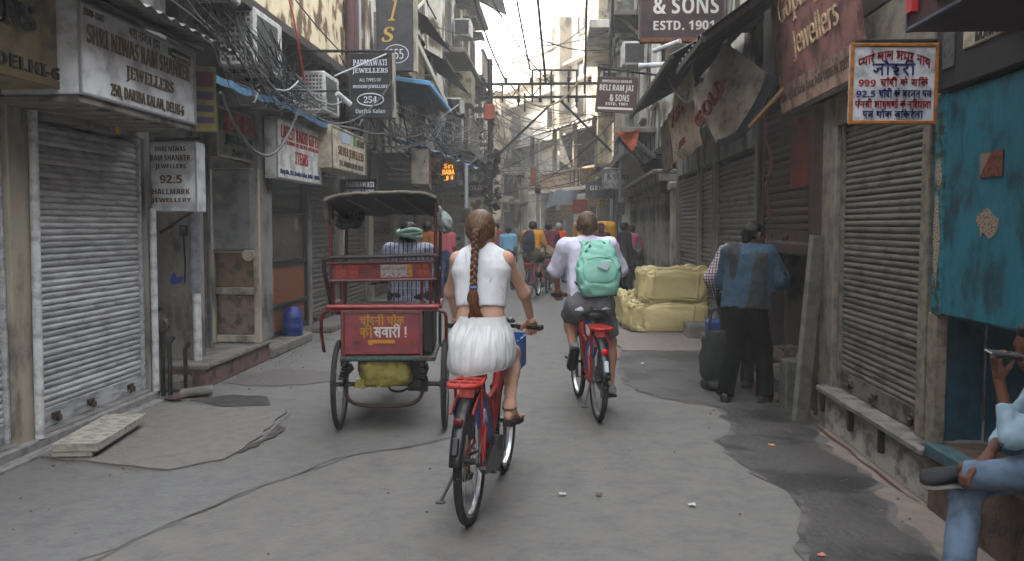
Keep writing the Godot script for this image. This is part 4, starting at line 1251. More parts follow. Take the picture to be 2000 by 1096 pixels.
func signs_left():
	var black := M("letter_black", Color(0.06, 0.06, 0.065), 0.5)
	var gold := M("letter_gold", Color(0.42, 0.31, 0.17), 0.5, {metal = 0.2, tex = "grime", scale = 6.0})
	var gold2 := M("letter_gold2", Color(0.33, 0.26, 0.17), 0.5, {tex = "grime", scale = 6.0})
	var white := M("letter_white", Color(0.72, 0.74, 0.78), 0.6)
	var red := M("letter_red", Color(0.55, 0.07, 0.08), 0.6)
	var sheetw := M("sign_white", Color(0.78, 0.79, 0.8), 0.55, {tex = "grime", scale = 0.7})
	var tan := M("sign_tan", Color(0.56, 0.5, 0.37), 0.6, {tex = "grime", scale = 0.9})
	# beige sign at the top left
	var c := Vector3(-3.2, 2.77, -4.3)
	var t = board("shop_sign", "beige shop sign with raised black letters at the top left corner", c, LF, 2.9, 0.66, 0.36, tan, M("brass", Color(0.4, 0.33, 0.2), 0.5, {metal = 0.4}), 0.05)
	ln(t, "JEWELLERS", c, LF, 0.15, 0.3, 2.1, 0.3, black, "Droid Sans*", 0.05)
	ln(t, "& SONS", c, LF, 0.62, 0.04, 0.9, 0.15, black, "Droid Serif*", 0.03)
	ln(t, "DARIBA KALAN, DELHI-6", c, LF, 0.35, -0.245, 2.0, 0.09, black, "Droid Sans*", 0.012)
	# the big white sign
	c = Vector3(-3.06, 2.71, -6.56)
	t = board("shop_sign", "big white box sign with gold letters over the wide silver shutter", c, LF, 1.84, 0.6, 0.52, sheetw, M("alu", Color(0.55, 0.56, 0.57), 0.4, {metal = 0.5}), 0.02)
	ln(t, "SHRI NIWAS RAM SHANKER", c, LF, 0.0, 0.11, 1.62, 0.125, gold)
	ln(t, "JEWELLERS", c, LF, 0.1, -0.065, 0.78, 0.115, gold2, "Droid Serif*")
	ln(t, "250, DARIBA KALAN, DELHI-6", c, LF, 0.08, -0.215, 1.2, 0.095, gold2)
	ln(t, "ESTD-1965", c, LF, -0.72, 0.24, 0.25, 0.045, gold2)
	ln(t, "MOB.9810066612", c, LF, 0.66, 0.245, 0.36, 0.035, gold2)
	ln(t, "PH.23275512", c, LF, 0.66, 0.195, 0.36, 0.035, gold2)
	hindi(t, "sh r I / n i v A s / r A m", c + LF.x * 0.02 + LF.y * 0.235, LF, 0.5, 0.06, gold2, 0.16)
	var s := S()
	bx(s, c + LF.x * 0.44 + LF.y * 0.225 + Vector3(0.004, 0, 0), Vector3(0.008, 0.06, 0.05))
	obj("green_mark", s, M("green_mark", Color(0.1, 0.45, 0.22), 0.6), t)
	s = S()
	B2(s, Vector3(-3.6, 2.36, -7.5), Vector3(-3.07, 2.404, -5.66), 0.006)
	for k in 7: B2(s, Vector3(-3.59, 2.352, -5.8 - k * 0.26), Vector3(-3.08, 2.36, -5.83 - k * 0.26))
	obj("soffit", s, mats.plaster, t)
	# the white light box
	c = Vector3(-3.45, 2.0, -7.86)
	t = board("light_box", "white light box sign with gold 92.5 hallmark lettering facing down the street", c, CF, 0.47, 0.62, 0.2, sheetw, M("alu"), 0.012)
	var rw := [["SHRI NIWAS", .25, .28, .045], ["RAM SHANKER", .17, .36, .05], ["JEWELLERS", .09, .28, .05], ["92.5", -.02, .2, .075], ["HALLMARK", -.13, .34, .05], ["JEWELLERY", -.21, .36, .05]]
	for r in rw: ln(t, r[0], c, CF, 0, r[1], r[2], r[3], gold2)
	hang(t, Vector3(-3.6, 1.5, -7.95), Vector3(-3.3, 1.69, -7.95))
	hang(t, Vector3(-3.62, 2.35, -7.95), Vector3(-3.22, 2.35, -7.95))
	# yellow and purple sign edge on
	c = Vector3(-3.06, 2.66, -7.68)
	t = board("shop_sign", "slanted yellow sign with purple and red bands beside the big white sign", c, CF * Basis(Vector3.UP, 0.5), 0.2, 0.56, 0.05, M("sign_yellow", Color(0.48, 0.43, 0.2), 0.6, {tex = "grime", scale = 2.0}))
	var YB := CF * Basis(Vector3.UP, 0.5)
	for q in [[0.17, 0.13, Color(0.38, 0.1, 0.13)], [0.03, 0.07, Color(0.2, 0.16, 0.32)], [-0.08, 0.06, Color(0.2, 0.16, 0.32)], [-0.18, 0.05, Color(0.2, 0.16, 0.32)]]:
		s = S()
		bx(s, c + Vector3.UP * q[0] + YB.z * 0.002, Vector3(0.15, q[1], 0.004), 0.0, YB)
		obj("colour_band", s, M("band%.2f" % q[0], q[2], 0.6, {tex = "dirty", scale = 9.0}), t)
	# red Pindi sign
	c = Vector3(-3.45, 2.53, -9.85)
	t = board("shop_sign", "grey shop sign with raised red and dark green letters reading Pindi", c, LF, 1.75, 0.52, 0.1, M("sign_grey", Color(0.36, 0.33, 0.29), 0.8, {tex = "dirty", scale = 0.8}), mats.cream, 0.025)
	ln(t, "DT PINDI", c, LF, -0.02, 0.12, 1.35, 0.2, red, "Droid Sans*", 0.05)
	var dg := M("letter_green", Color(0.05, 0.12, 0.1), 0.6)
	ln(t, "JEWELS HOUSE", c, LF, 0.0, -0.07, 1.35, 0.11, dg, "Droid Sans*", 0.03)
	ln(t, "253 DARIBA KALAN", c, LF, 0.12, -0.19, 1.2, 0.075, dg, "Droid Sans*", 0.02)
	# white sign with red letters
	c = Vector3(-3.2, 2.46, -11.05)
	t = board("shop_sign", "white panel sign with red lettering and a blue address line", c, LF, 1.9, 0.7, 0.14, M("sign_pale", Color(0.77, 0.77, 0.75), 0.6, {tex = "grime", scale = 0.8}), M("alu"), 0.02)
	ln(t, "LATEST RAKHI GIFTS", c, LF, 0.02, 0.2, 1.6, 0.15, red)
	ln(t, "ALL KINDS OF SILVER ARTICLES", c, LF, 0.02, 0.085, 1.6, 0.045, red)
	ln(t, "ITEMS", c, LF, 0.05, -0.07, 0.56, 0.15, red)
	ln(t, "Shop No. 253, Dariba Kalan, Delhi - 110006", c, LF, 0.02, -0.27, 1.7, 0.075, M("letter_blue", Color(0.1, 0.12, 0.35), 0.6))
	# cream sign with brown letters
	c = Vector3(-3.02, 2.63, -12.95)
	t = board("shop_sign", "cream box sign with brown letters above the small dark sign", c, LF, 2.1, 0.58, 0.4, M("sign_cream", Color(0.7, 0.66, 0.58), 0.65, {tex = "grime", scale = 0.8}), mats.cream, 0.03)
	ln(t, "SILVER JEWELLERS", c, LF, 0.1, -0.04, 1.6, 0.16, gold)
	ln(t, "251, DARIBA KALAN, DELHI", c, LF, 0.1, -0.2, 1.5, 0.09, gold2)
	ln(t, "HALL MARK", c, LF, 0.68, 0.17, 0.5, 0.1, gold2)
	for q in [[-0.25, 0.17, Color(0.55, 0.6, 0.66), 0.5], [0.3, 0.18, Color(0.1, 0.42, 0.22), 0.12]]:
		s = S()
		bx(s, c + LF.x * q[0] + LF.y * q[1] + Vector3(0.003, 0, 0), Vector3(0.006, 0.14, q[3]))
		obj("printed_patch", s, M("pp%.1f" % q[0], q[2], 0.6), t)
	# small dark sign
	c = Vector3(-3.13, 2.15, -13.95)
	t = board("shop_sign", "small black sign with white letters just above the rickshaw canopy", c, CF, 0.58, 0.28, 0.06, black, M("letter_black"), 0.015)
	ln(t, "PADMAWATI", c, CF, 0.03, 0.06, 0.44, 0.075, white, "Droid Serif*")
	ln(t, "JEWELLERS", c, CF, 0.03, -0.06, 0.44, 0.075, white, "Droid Serif*")
	# the black hanging sign with the oval number
	c = Vector3(-2.41, 3.36, -11.5)
	t = board("hanging_sign", "black hanging sign with white lettering and an oval number 254", c, CF, 0.56, 0.82, 0.13, M("sign_black", Color(0.065, 0.075, 0.085), 0.5, {tex = "grime", scale = 1.0}), M("dark_frame", Color(0.13, 0.14, 0.14), 0.5), 0.025)
	for r in [["PADMAWATI", .29, .44, .075, "Droid Serif*"], ["JEWELLERS", .18, .46, .075, "Droid Serif*"], ["ALL TYPES OF", .07, .28, .04, "Droid Sans"], ["MODERN JEWELLERY", -.02, .45, .05, "Droid Serif*"], ["254", -.18, .17, .085, "Droid Serif*"], ["Dariba Kalan", -.325, .38, .055, "Droid Sans"]]:
		ln(t, r[0], c, CF, 0, r[1], r[2], r[3], white, r[4])
	oval(t, c + CF.y * -0.18, CF, 0.17, 0.078, white, 0.008)
	hang(t, Vector3(-3.6, 3.82, -11.56), Vector3(-2.1, 3.8, -11.56), 0.02)
	hang(t, Vector3(-3.6, 3.3, -11.56), Vector3(-2.68, 3.3, -11.56), 0.015)
	s = S()
	B2(s, Vector3(-2.125, 2.95, -11.63), Vector3(-2.1, 3.77, -11.5))
	obj("edge_strip", s, mats.cream, t)
	# the tall grey sign
	c = Vector3(-2.54, 4.95, -14.0)
	t = board("tall_sign", "tall dark grey vertical sign with gold script letters and an oval 55", c, CF, 0.58, 1.96, 0.16, M("sign_slate", Color(0.2, 0.2, 0.215), 0.6, {tex = "grime", scale = 0.8}), M("dark_frame"), 0.02)
	for q in [["e", 0.32, 0.2], ["l", -0.05, 0.12], ["s", -0.42, 0.2], ["w", 0.62, 0.24], ["e", 0.85, 0.2]]:
		var IT := Basis(Vector3(1, 0, 0), Vector3(0.25, 1, 0), Vector3(0, 0, 1))
		ln(t, q[0], c, IT, 0.0, q[1], q[2] * 0.85, 0.32 if q[0] == "l" else 0.23, M("letter_script", Color(0.62, 0.5, 0.22), 0.5), "Droid Serif")
	ln(t, "255", c, CF, 0.02, -0.72, 0.22, 0.15, white, "Droid Sans")
	oval(t, c + CF.y * -0.72 + CF.x * 0.02, CF, 0.19, 0.14, white, 0.006)
	s = S()
	B2(s, Vector3(-2.25, 3.96, -14.16), Vector3(-2.2, 5.93, -13.99))
	obj("edge_strip", s, mats.cream, t)
	hang(t, Vector3(-3.6, 4.3, -14.1), Vector3(-2.8, 4.3, -14.1), 0.02)
	hang(t, Vector3(-3.6, 5.6, -14.1), Vector3(-2.8, 5.6, -14.1), 0.02)
	# dark sign with grey letters
	c = Vector3(-3.04, 2.6, -17.0)
	t = board("shop_sign", "charcoal shop sign with faint grey letters above the turbaned driver", c, CF, 0.76, 0.7, 0.12, M("sign_char", Color(0.12, 0.12, 0.125), 0.6, {tex = "grime", scale = 1.0}), M("dark_frame"), 0.03)
	for r in [["MADE IN SILVER", .15, .5], ["JEWELLERS", .03, .36], ["GOLD AND DIAMOND", -.06, .5], ["DARIBA KALAN", -.15, .44]]:
		ln(t, r[0], c, CF, 0.03, r[1], r[2], 0.05, M("letter_grey", Color(0.38, 0.37, 0.37), 0.6))
	# slanted sign with maroon letters
	c = Vector3(-2.5, 2.62, -17.4)
	t = board("shop_sign", "pale box sign with maroon letters under the blue tin sheet", c, LF * Basis(Vector3.UP, 0.12), 2.6, 0.62, 0.3, M("sign_cream2", Color(0.5, 0.46, 0.42), 0.7, {tex = "grime", scale = 0.8}), mats.cream, 0.03)
	ln(t, "SILVER", c, LF * Basis(Vector3.UP, 0.12), 0.0, 0.12, 1.8, 0.2, M("letter_maroon", Color(0.3, 0.08, 0.12), 0.6))
	ln(t, "PALACE", c, LF * Basis(Vector3.UP, 0.12), 0.0, -0.14, 1.5, 0.2, M("letter_maroon"))
	# lit yellow lettering
	c = Vector3(-2.35, 2.68, -19.2)
	t = board("lit_sign", "black sign with glowing yellow letters beside the tangled cables", c, CF, 0.34, 0.62, 0.1, black)
	var glow := M("lit_yellow", Color(0.9, 0.65, 0.2), 0.5, {emit = Color(1.0, 0.72, 0.28), energy = 0.11})
	for r in [["Sri", .16], ["BABA", .03], ["Ji", -.1]]: ln(t, r[0], c, CF, 0.0, r[1], 0.26 if r[0] == "BABA" else 0.2, 0.1, glow)
	var li := OmniLight3D.new()
	li.name = "sign_light"
	li.light_energy = 0.02
	li.light_color = Color(1, 0.65, 0.25)
	li.light_size = 0.15
	li.omni_range = 60.0
	li.omni_attenuation = 2.0
	li.shadow_enabled = true
	li.position = c + Vector3(0, 0.03, 0.12)
	add_child(li)

func signs_right():
	var white: Material = M("letter_cream", Color(0.72, 0.7, 0.68), 0.6)
	var maroon := M("sign_maroon", Color(0.25, 0.15, 0.16), 0.6, {tex = "grime", scale = 1.0})
	# & SONS
	var c := Vector3(1.74, 4.62, -13.0)
	var t = board("hanging_sign", "purple brown sign high on the right reading Sons Estd", c, CF, 1.2, 0.84, 0.12, M("sign_plum", Color(0.22, 0.14, 0.155), 0.6, {tex = "grime", scale = 0.8}), M("plum_frame", Color(0.28, 0.19, 0.18), 0.6), 0.03)
	ln(t, "BABU RAM", c, CF, 0.06, 0.31, 0.95, 0.17, white)
	ln(t, "& SONS", c, CF, 0.06, 0.06, 0.92, 0.23, white)
	ln(t, "ESTD. 1901", c, CF, 0.03, -0.22, 0.85, 0.13, white)
	hang(t, Vector3(1.5, 4.2, -13.06), Vector3(1.5, 3.5, -13.06), 0.03)
	hang(t, Vector3(1.2, 5.0, -13.06), Vector3(2.5, 5.0, -13.06), 0.02)
	var s := S()
	B2(s, Vector3(1.16, 4.17, -13.12), Vector3(2.3, 4.215, -12.985), 0.004)
	obj("rusty_edge", s, M("rusty", Color(0.42, 0.24, 0.13), 0.8, {tex = "rust", scale = 3.0}), t)
	# BELI RAM
	c = Vector3(0.95, 3.72, -15.0)
	var BB := CF * Basis(Vector3.UP, -0.18) * Basis(Vector3.BACK, -0.07)
	t = board("hanging_sign", "maroon hanging sign with white letters of a firm and sons below the gantry", c, BB, 0.66, 0.58, 0.1, maroon, M("plum_frame"), 0.02)
	ln(t, "WHOLESALE DEALER", c, BB, 0, 0.22, 0.5, 0.04, white)
	ln(t, "BELI RAM JAI", c, BB, 0, 0.1, 0.56, 0.12, white)
	ln(t, "& SONS", c, BB, 0.06, -0.05, 0.32, 0.11, white)
	ln(t, "ESTD. 1901", c, BB, 0.02, -0.15, 0.36, 0.045, white)
	s = S()
	bx(s, c + BB.y * -0.225 + BB.z * 0.004, Vector3(0.58, 0.035, 0.008), 0.0, BB)
	obj("white_stripe", s, white, t)
	hang(t, Vector3(0.65, 4.18, -15.06), Vector3(2.3, 3.95, -15.06), 0.02)
	for u in [-0.2, 0.2]: hang(t, c + BB.x * u + Vector3(0, 0.29, -0.05), c + BB.x * u + Vector3(0, 0.5, -0.06), 0.01)
	# Jewellers along the facade
	var TB := RF * Basis(Vector3.RIGHT, 0.12)
	c = Vector3(1.93, 3.07, -7.12)
	t = board("shop_sign", "dusty maroon sign leaning out over the half open brown shutter, Jewellers in pale letters", c, TB, 2.1, 1.05, 0.05, M("sign_rose", Color(0.5, 0.33, 0.31), 0.75, {tex = "dirty", scale = 0.6}))
	s = S()
	bx(s, c + TB.y * -0.4 + TB.z * 0.002, Vector3(2.12, 0.22, 0.004), 0.0, TB)
	obj("pale_band", s, M("sign_sand", Color(0.58, 0.46, 0.4), 0.75, {tex = "dirty", scale = 0.8}), t)
	var sand := M("letter_sand", Color(0.75, 0.64, 0.5), 0.7, {tex = "dirty", scale = 4.0})
	ln(t, "Gopal Ji", c, TB, -0.18, 0.3, 1.3, 0.28, sand, "Droid Serif", 0.008)
	ln(t, "Jewellers", c, TB, 0.12, -0.03, 1.2, 0.25, sand, "Droid Sans", 0.008)
	ln(t, "Shop No. 250, Dariba Kalan, Delhi-110006 Ph. 23275512", c, TB, 0, -0.4, 1.95, 0.1, M("letter_dim", Color(0.25, 0.19, 0.16), 0.7))
	s = S()
	bx(s, c + TB.y * -0.54 - TB.z * 0.03, Vector3(2.1, 0.03, 0.07), 0.004, TB)
	obj("torn_edge", s, mats.dark_wood, t)
	# painted Hindi board
	c = Vector3(1.80, 2.33, -4.97)
	var HB := CF * Basis(Vector3.BACK, -0.01)
	t = board("painted_sign", "white Hindi painted board with an orange border hanging before the tan shutter", c, HB, 0.465, 0.43, 0.025, M("board_white", Color(0.69, 0.69, 0.7), 0.7, {tex = "grime", scale = 1.6}), M("orange_edge", Color(0.6, 0.35, 0.06), 0.65, {tex = "grime", scale = 3.0}), 0.018)
	var red := M("paint_red", Color(0.5, 0.06, 0.1), 0.7)
	var blue := M("paint_blue", Color(0.08, 0.1, 0.36), 0.7)
	var at := func(v): return c + HB.y * v + HB.z * 0.003
	hindi(t, "p. y A r E / l A l / a m r / n A th", at.call(0.15), HB, 0.38, 0.045, red, 0.15, 0.048)
	hindi(t, "j AU h r I", at.call(0.075), HB, 0.23, 0.055, blue, 0.16)
	ln(t, "999", c, HB, -0.14, 0.004, 0.09, 0.036, red, "Droid Sans*", 0.003)
	hindi(t, "c A H d I / k E / s i k. k E", at.call(0.004) + HB.x * 0.055, HB, 0.255, 0.035, red, 0.17)
	ln(t, "92.5", c, HB, -0.145, -0.055, 0.1, 0.036, blue, "Droid Sans*", 0.003)
	hindi(t, "c A H d I / k E / b r t n / e v M", at.call(-0.055) + HB.x * 0.062, HB, 0.28, 0.035, blue, 0.17)
	hindi(t, "ph AI n s I / a A bh U sh N O M / k E / n i r m A t A", at.call(-0.112), HB, 0.4, 0.034, red, 0.18)
	hindi(t, "e v M / th O k / v i k r E t A", at.call(-0.166), HB, 0.32, 0.035, blue, 0.17)
	hang(t, Vector3(1.6, 2.56, -4.99), Vector3(2.1, 2.56, -4.99), 0.012)
	# PEN... at the top right
	c = Vector3(1.56, 2.68, -3.0)
	t = board("shop_sign", "maroon sign with big red letters at the top right corner", c, RF, 2.3, 0.5, 0.5, M("sign_wine", Color(0.27, 0.15, 0.17), 0.7, {tex = "grime", scale = 1.0}), M("wine_edge", Color(0.2, 0.2, 0.27), 0.6), 0.016)
	ln(t, "PEN HOUSE", c, RF, 0.0, 0.02, 2.2, 0.4, M("letter_red2", Color(0.6, 0.08, 0.1), 0.6), "Droid Sans*", 0.03)
	# paper notice
	c = Vector3(2.022, 2.55, -4.35)
	t = board("notice", "cream paper notice with black phone number on the dark fascia", c, RF, 0.62, 0.21, 0.012, M("paper", Color(0.6, 0.55, 0.47), 0.8, {tex = "grime", scale = 2.0}))
	for r in [["THE NO", .065, .3], ["9794600108", -.003, .5], ["MARG-12", -.068, .38]]: ln(t, r[0], c, RF, 0.02, r[1], r[2], 0.045, M("letter_black"), "Droid Sans*", 0.003)
	c = Vector3(2.022, 2.5, -4.83)
	t = board("notice", "small dim torn paper stuck on the dark fascia beside the notice", c, RF, 0.14, 0.24, 0.01, M("paper2", Color(0.25, 0.24, 0.22), 0.8, {tex = "dirty", scale = 6.0}))

# ---------------------------------------------------------------- awnings, cables, poles
func overhead():
	var X := -3.6
	# corrugated awning above the big white sign
	var t = thing("tin_awning", "grey corrugated tin awning over the big white sign", "awning", Vector3.ZERO)
	var rows := []
	var s := S()
	for i in 3:
		var r := []
		for k in 161:
			var z := -3.2 - k * 0.0285
			r.append(Vector3(lerpf(-3.7, -2.75, i / 2.0), lerpf(3.32, 3.04, i / 2.0) + 0.014 * sin(z * TAU / 0.19), z))
		rows.append(r)
	cloth(s, rows, 0.005, Vector3.UP)
	obj("corrugated_sheet", s, mats.tin_under, t)
	s = S()
	tb(s, [Vector3(-3.1, 3.09, -3.2), Vector3(-3.1, 3.09, -7.75)], 0.022, 6)
	obj("support_pipe", s, mats.black_iron, t)
	# blue edged awning over the Pindi and white signs
	t = thing("tin_awning", "old tin awning with a bright blue front edge over the red lettered signs", "awning", Vector3.ZERO)
	s = S()
	rows = []
	for i in 3:
		var r := []
		for k in 121:
			var z := -8.0 - k * 0.033
			r.append(Vector3(lerpf(-3.65, -3.08, i / 2.0), lerpf(3.1, 2.9, i / 2.0) + 0.012 * sin(z * TAU / 0.2) + 0.015 * sin(z * 1.7), z))
		rows.append(r)
	cloth(s, rows, 0.006, Vector3.UP)
	obj("corrugated_sheet", s, M("old_tin", Color(0.3, 0.29, 0.27), 0.8, {tex = "rust", scale = 1.0}), t)
	s = S()
	rows = []
	for i in 2:
		var r := []
		for k in 41:
			var z := -8.0 - k * 0.099
			r.append(Vector3(-3.07 + 0.012 * sin(z * 9.0), 2.935 - i * 0.07 + 0.012 * sin(z * 11.0) + 0.015 * sin(z * 1.7), z))
		rows.append(r)
	cloth(s, rows, 0.008, Vector3.RIGHT)
	obj("blue_edge", s, mats.blue_tin, t)
	t = thing("tin_awning", "blue sheet awning beside the black hanging sign", "awning", Vector3.ZERO)
	s = S()
	cloth(s, patch(Vector3(-3.5, 4.05, -14.6), Vector3(-3.5, 4.05, -17.6), Vector3(-2.12, 3.86, -14.6), Vector3(-2.12, 3.78, -17.6), 3, 8, func(_u, v): return Vector3(0, 0.015 * sin(v * 20.0), 0)), 0.02, Vector3.UP)
	obj("sheet", s, M("under_grey", Color(0.24, 0.26, 0.26), 0.7, {tex = "grime", scale = 1.0}), t)
	s = S()
	bar(s, Vector3(-3.5, 4.06, -14.58), Vector3(-2.1, 3.87, -14.58), 0.05, 0.07)
	bar(s, Vector3(-2.1, 3.87, -14.58), Vector3(-2.1, 3.79, -17.6), 0.05, 0.07)
	obj("blue_rim", s, M("blue_rim", Color(0.3, 0.52, 0.68), 0.5), t)
	t = thing("tin_awning", "low curved blue tin sheet by the glowing yellow sign", "awning", Vector3.ZERO)
	s = S()
	cloth(s, patch(Vector3(-3.2, 3.22, -16.5), Vector3(-3.0, 3.25, -23), Vector3(-2.45, 3.0, -16.2), Vector3(-1.95, 3.05, -22.6), 3, 26, func(u, v): return Vector3(0, 0.03 * sin(v * 34.0) - 0.08 * u * v, 0)), 0.01, Vector3.UP)
	obj("sheet", s, M("blue_tin"), t)

	# air conditioners
	var acs := [[Vector3(-3.42, 3.58, -9.97), 0.4, 0.62, 0.95, "white air conditioner unit with a dark grille above the blue edged awning"], [Vector3(-3.36, 4.05, -8.5), 0.4, 0.6, 0.85, "air conditioner unit cut by the top edge above the corrugated awning"], [Vector3(-3.35, 3.4, -12.6), 0.34, 0.55, 0.8, "grimy air conditioner unit half hidden behind the black hanging sign"]]
	for a in acs:
		t = thing("air_conditioner", a[4], "air conditioner", Vector3.ZERO)
		s = S()
		bx(s, a[0], Vector3(a[1], a[2], a[3]), 0.02)
		obj("case", s, M("ac_white", Color(0.66, 0.66, 0.64), 0.6, {tex = "grime", scale = 1.5}), t)
		s = S()
		B2(s, a[0] + Vector3(a[1] * 0.5 - 0.01, -a[2] * 0.42, -a[3] * 0.3), a[0] + Vector3(a[1] * 0.5 + 0.006, a[2] * 0.38, a[3] * 0.42), 0.002)
		obj("fan_grille", s, M("grille", Color(0.2, 0.2, 0.19), 0.8, {tex = "grime", scale = 2.0}), t)
		s = S()
		for i in 6:
			for j in 9:
				B2(s, a[0] + Vector3(-a[1] * 0.42 + i * a[1] * 0.14, -a[2] * 0.42 + j * a[2] * 0.095, a[3] * 0.5 - 0.004), a[0] + Vector3(-a[1] * 0.42 + i * a[1] * 0.14 + a[1] * 0.09, -a[2] * 0.42 + j * a[2] * 0.095 + a[2] * 0.055, a[3] * 0.5 + 0.003))
		obj("vent", s, M("vent_dark", Color(0.25, 0.25, 0.25), 0.8), t).set_meta("kind", "stuff")
		for q in [-0.3, 0.3]:
			s = S()
			bar(s, Vector3(X, a[0].y - a[2] * 0.5 - 0.03, a[0].z + q * a[3]), Vector3(a[0].x + a[1] * 0.55, a[0].y - a[2] * 0.5 - 0.03, a[0].z + q * a[3]), 0.04, 0.04)
			obj("shelf_bracket", s, mats.black_iron, t)

	# tangled cables along the left facade
	var r2 := RandomNumberGenerator.new()
	r2.seed = 11
	for g in 3:
		s = S()
		for i in [34, 20, 6][g]:
			var z0 := r2.randf_range(-5.8, -8.5)
			var z1 := minf(z0 - 1.8, r2.randf_range(-8.4, -12.5))
			var far: float = clampf((-z1 - 9.0) / 3.0, 0.0, 1.0)
			var a := Vector3(-2.56 + r2.randf_range(-0.12, 0.16), 2.95 + r2.randf_range(0, 0.42), z0)
			var b := Vector3(-2.75 - 0.3 * far + r2.randf_range(-0.3, 0.2), 2.72 + r2.randf_range(0, 0.3) + 0.3 * far, z1)
			tb(s, sag(a, b, r2.randf_range(0.02, 0.32), 10, 0.025), [0.0045, 0.0058, 0.009][g] * r2.randf_range(0.6, 1.2), 5, false)
		one("cable_tangle", s, [mats.wire, mats.wire_grey, mats.wire_pale][g], ["tangle of thin black cables along the left facade above the signs", "tangle of grey cables along the left facade above the signs", "few thicker pale cables in the tangle above the left signs"][g], "cables", "", "stuff")
	for g in 2:
		s = S()
		for i in 46:
			var z0 := r2.randf_range(-11.0, -27.0)
			var a := Vector3(-3.0 + r2.randf_range(-0.4, 0.9), r2.randf_range(2.7, 4.1), z0)
			var b := Vector3(-2.6 + r2.randf_range(-0.7, 0.7), r2.randf_range(2.5, 4.2), z0 - r2.randf_range(3, 8))
			tb(s, sag(a, b, r2.randf_range(0.0, 0.6), 8, 0.03), r2.randf_range(0.006, 0.016), 4, false)
		one("cable_tangle", s, [mats.wire, mats.wire_grey][g], ["dense dark cable tangle in the middle distance on the left", "dense grey cable tangle in the middle distance on the left"][g], "cables", "", "stuff")
	for g in 2:
		s = S()
		for i in 38:
			var a := Vector3(-1.9 + r2.randf_range(-0.2, 0.2), r2.randf_range(2.2, 5.4), -25.0)
			var b := Vector3(r2.randf_range(-3.2, 1.8), r2.randf_range(2.4, 6.2), -25.0 - r2.randf_range(4, 18))
			if i % 3 == 0: b = Vector3(-3.2, r2.randf_range(2.8, 5.0), -25 + r2.randf_range(-3, 6))
			if i % 7 == 0: b = Vector3(1.6, r2.randf_range(3.0, 5.4), -27 + r2.randf_range(-3, 3))
			tb(s, sag(a, b, r2.randf_range(0.05, 0.7), 9, 0.03), r2.randf_range(0.006, 0.014), 4, false)
		one("cable_tangle", s, [mats.wire_grey, mats.wire][g], ["spread of grey wires fanning out from the gantry pole", "spread of dark wires fanning out from the gantry pole"][g], "cables", "", "stuff")
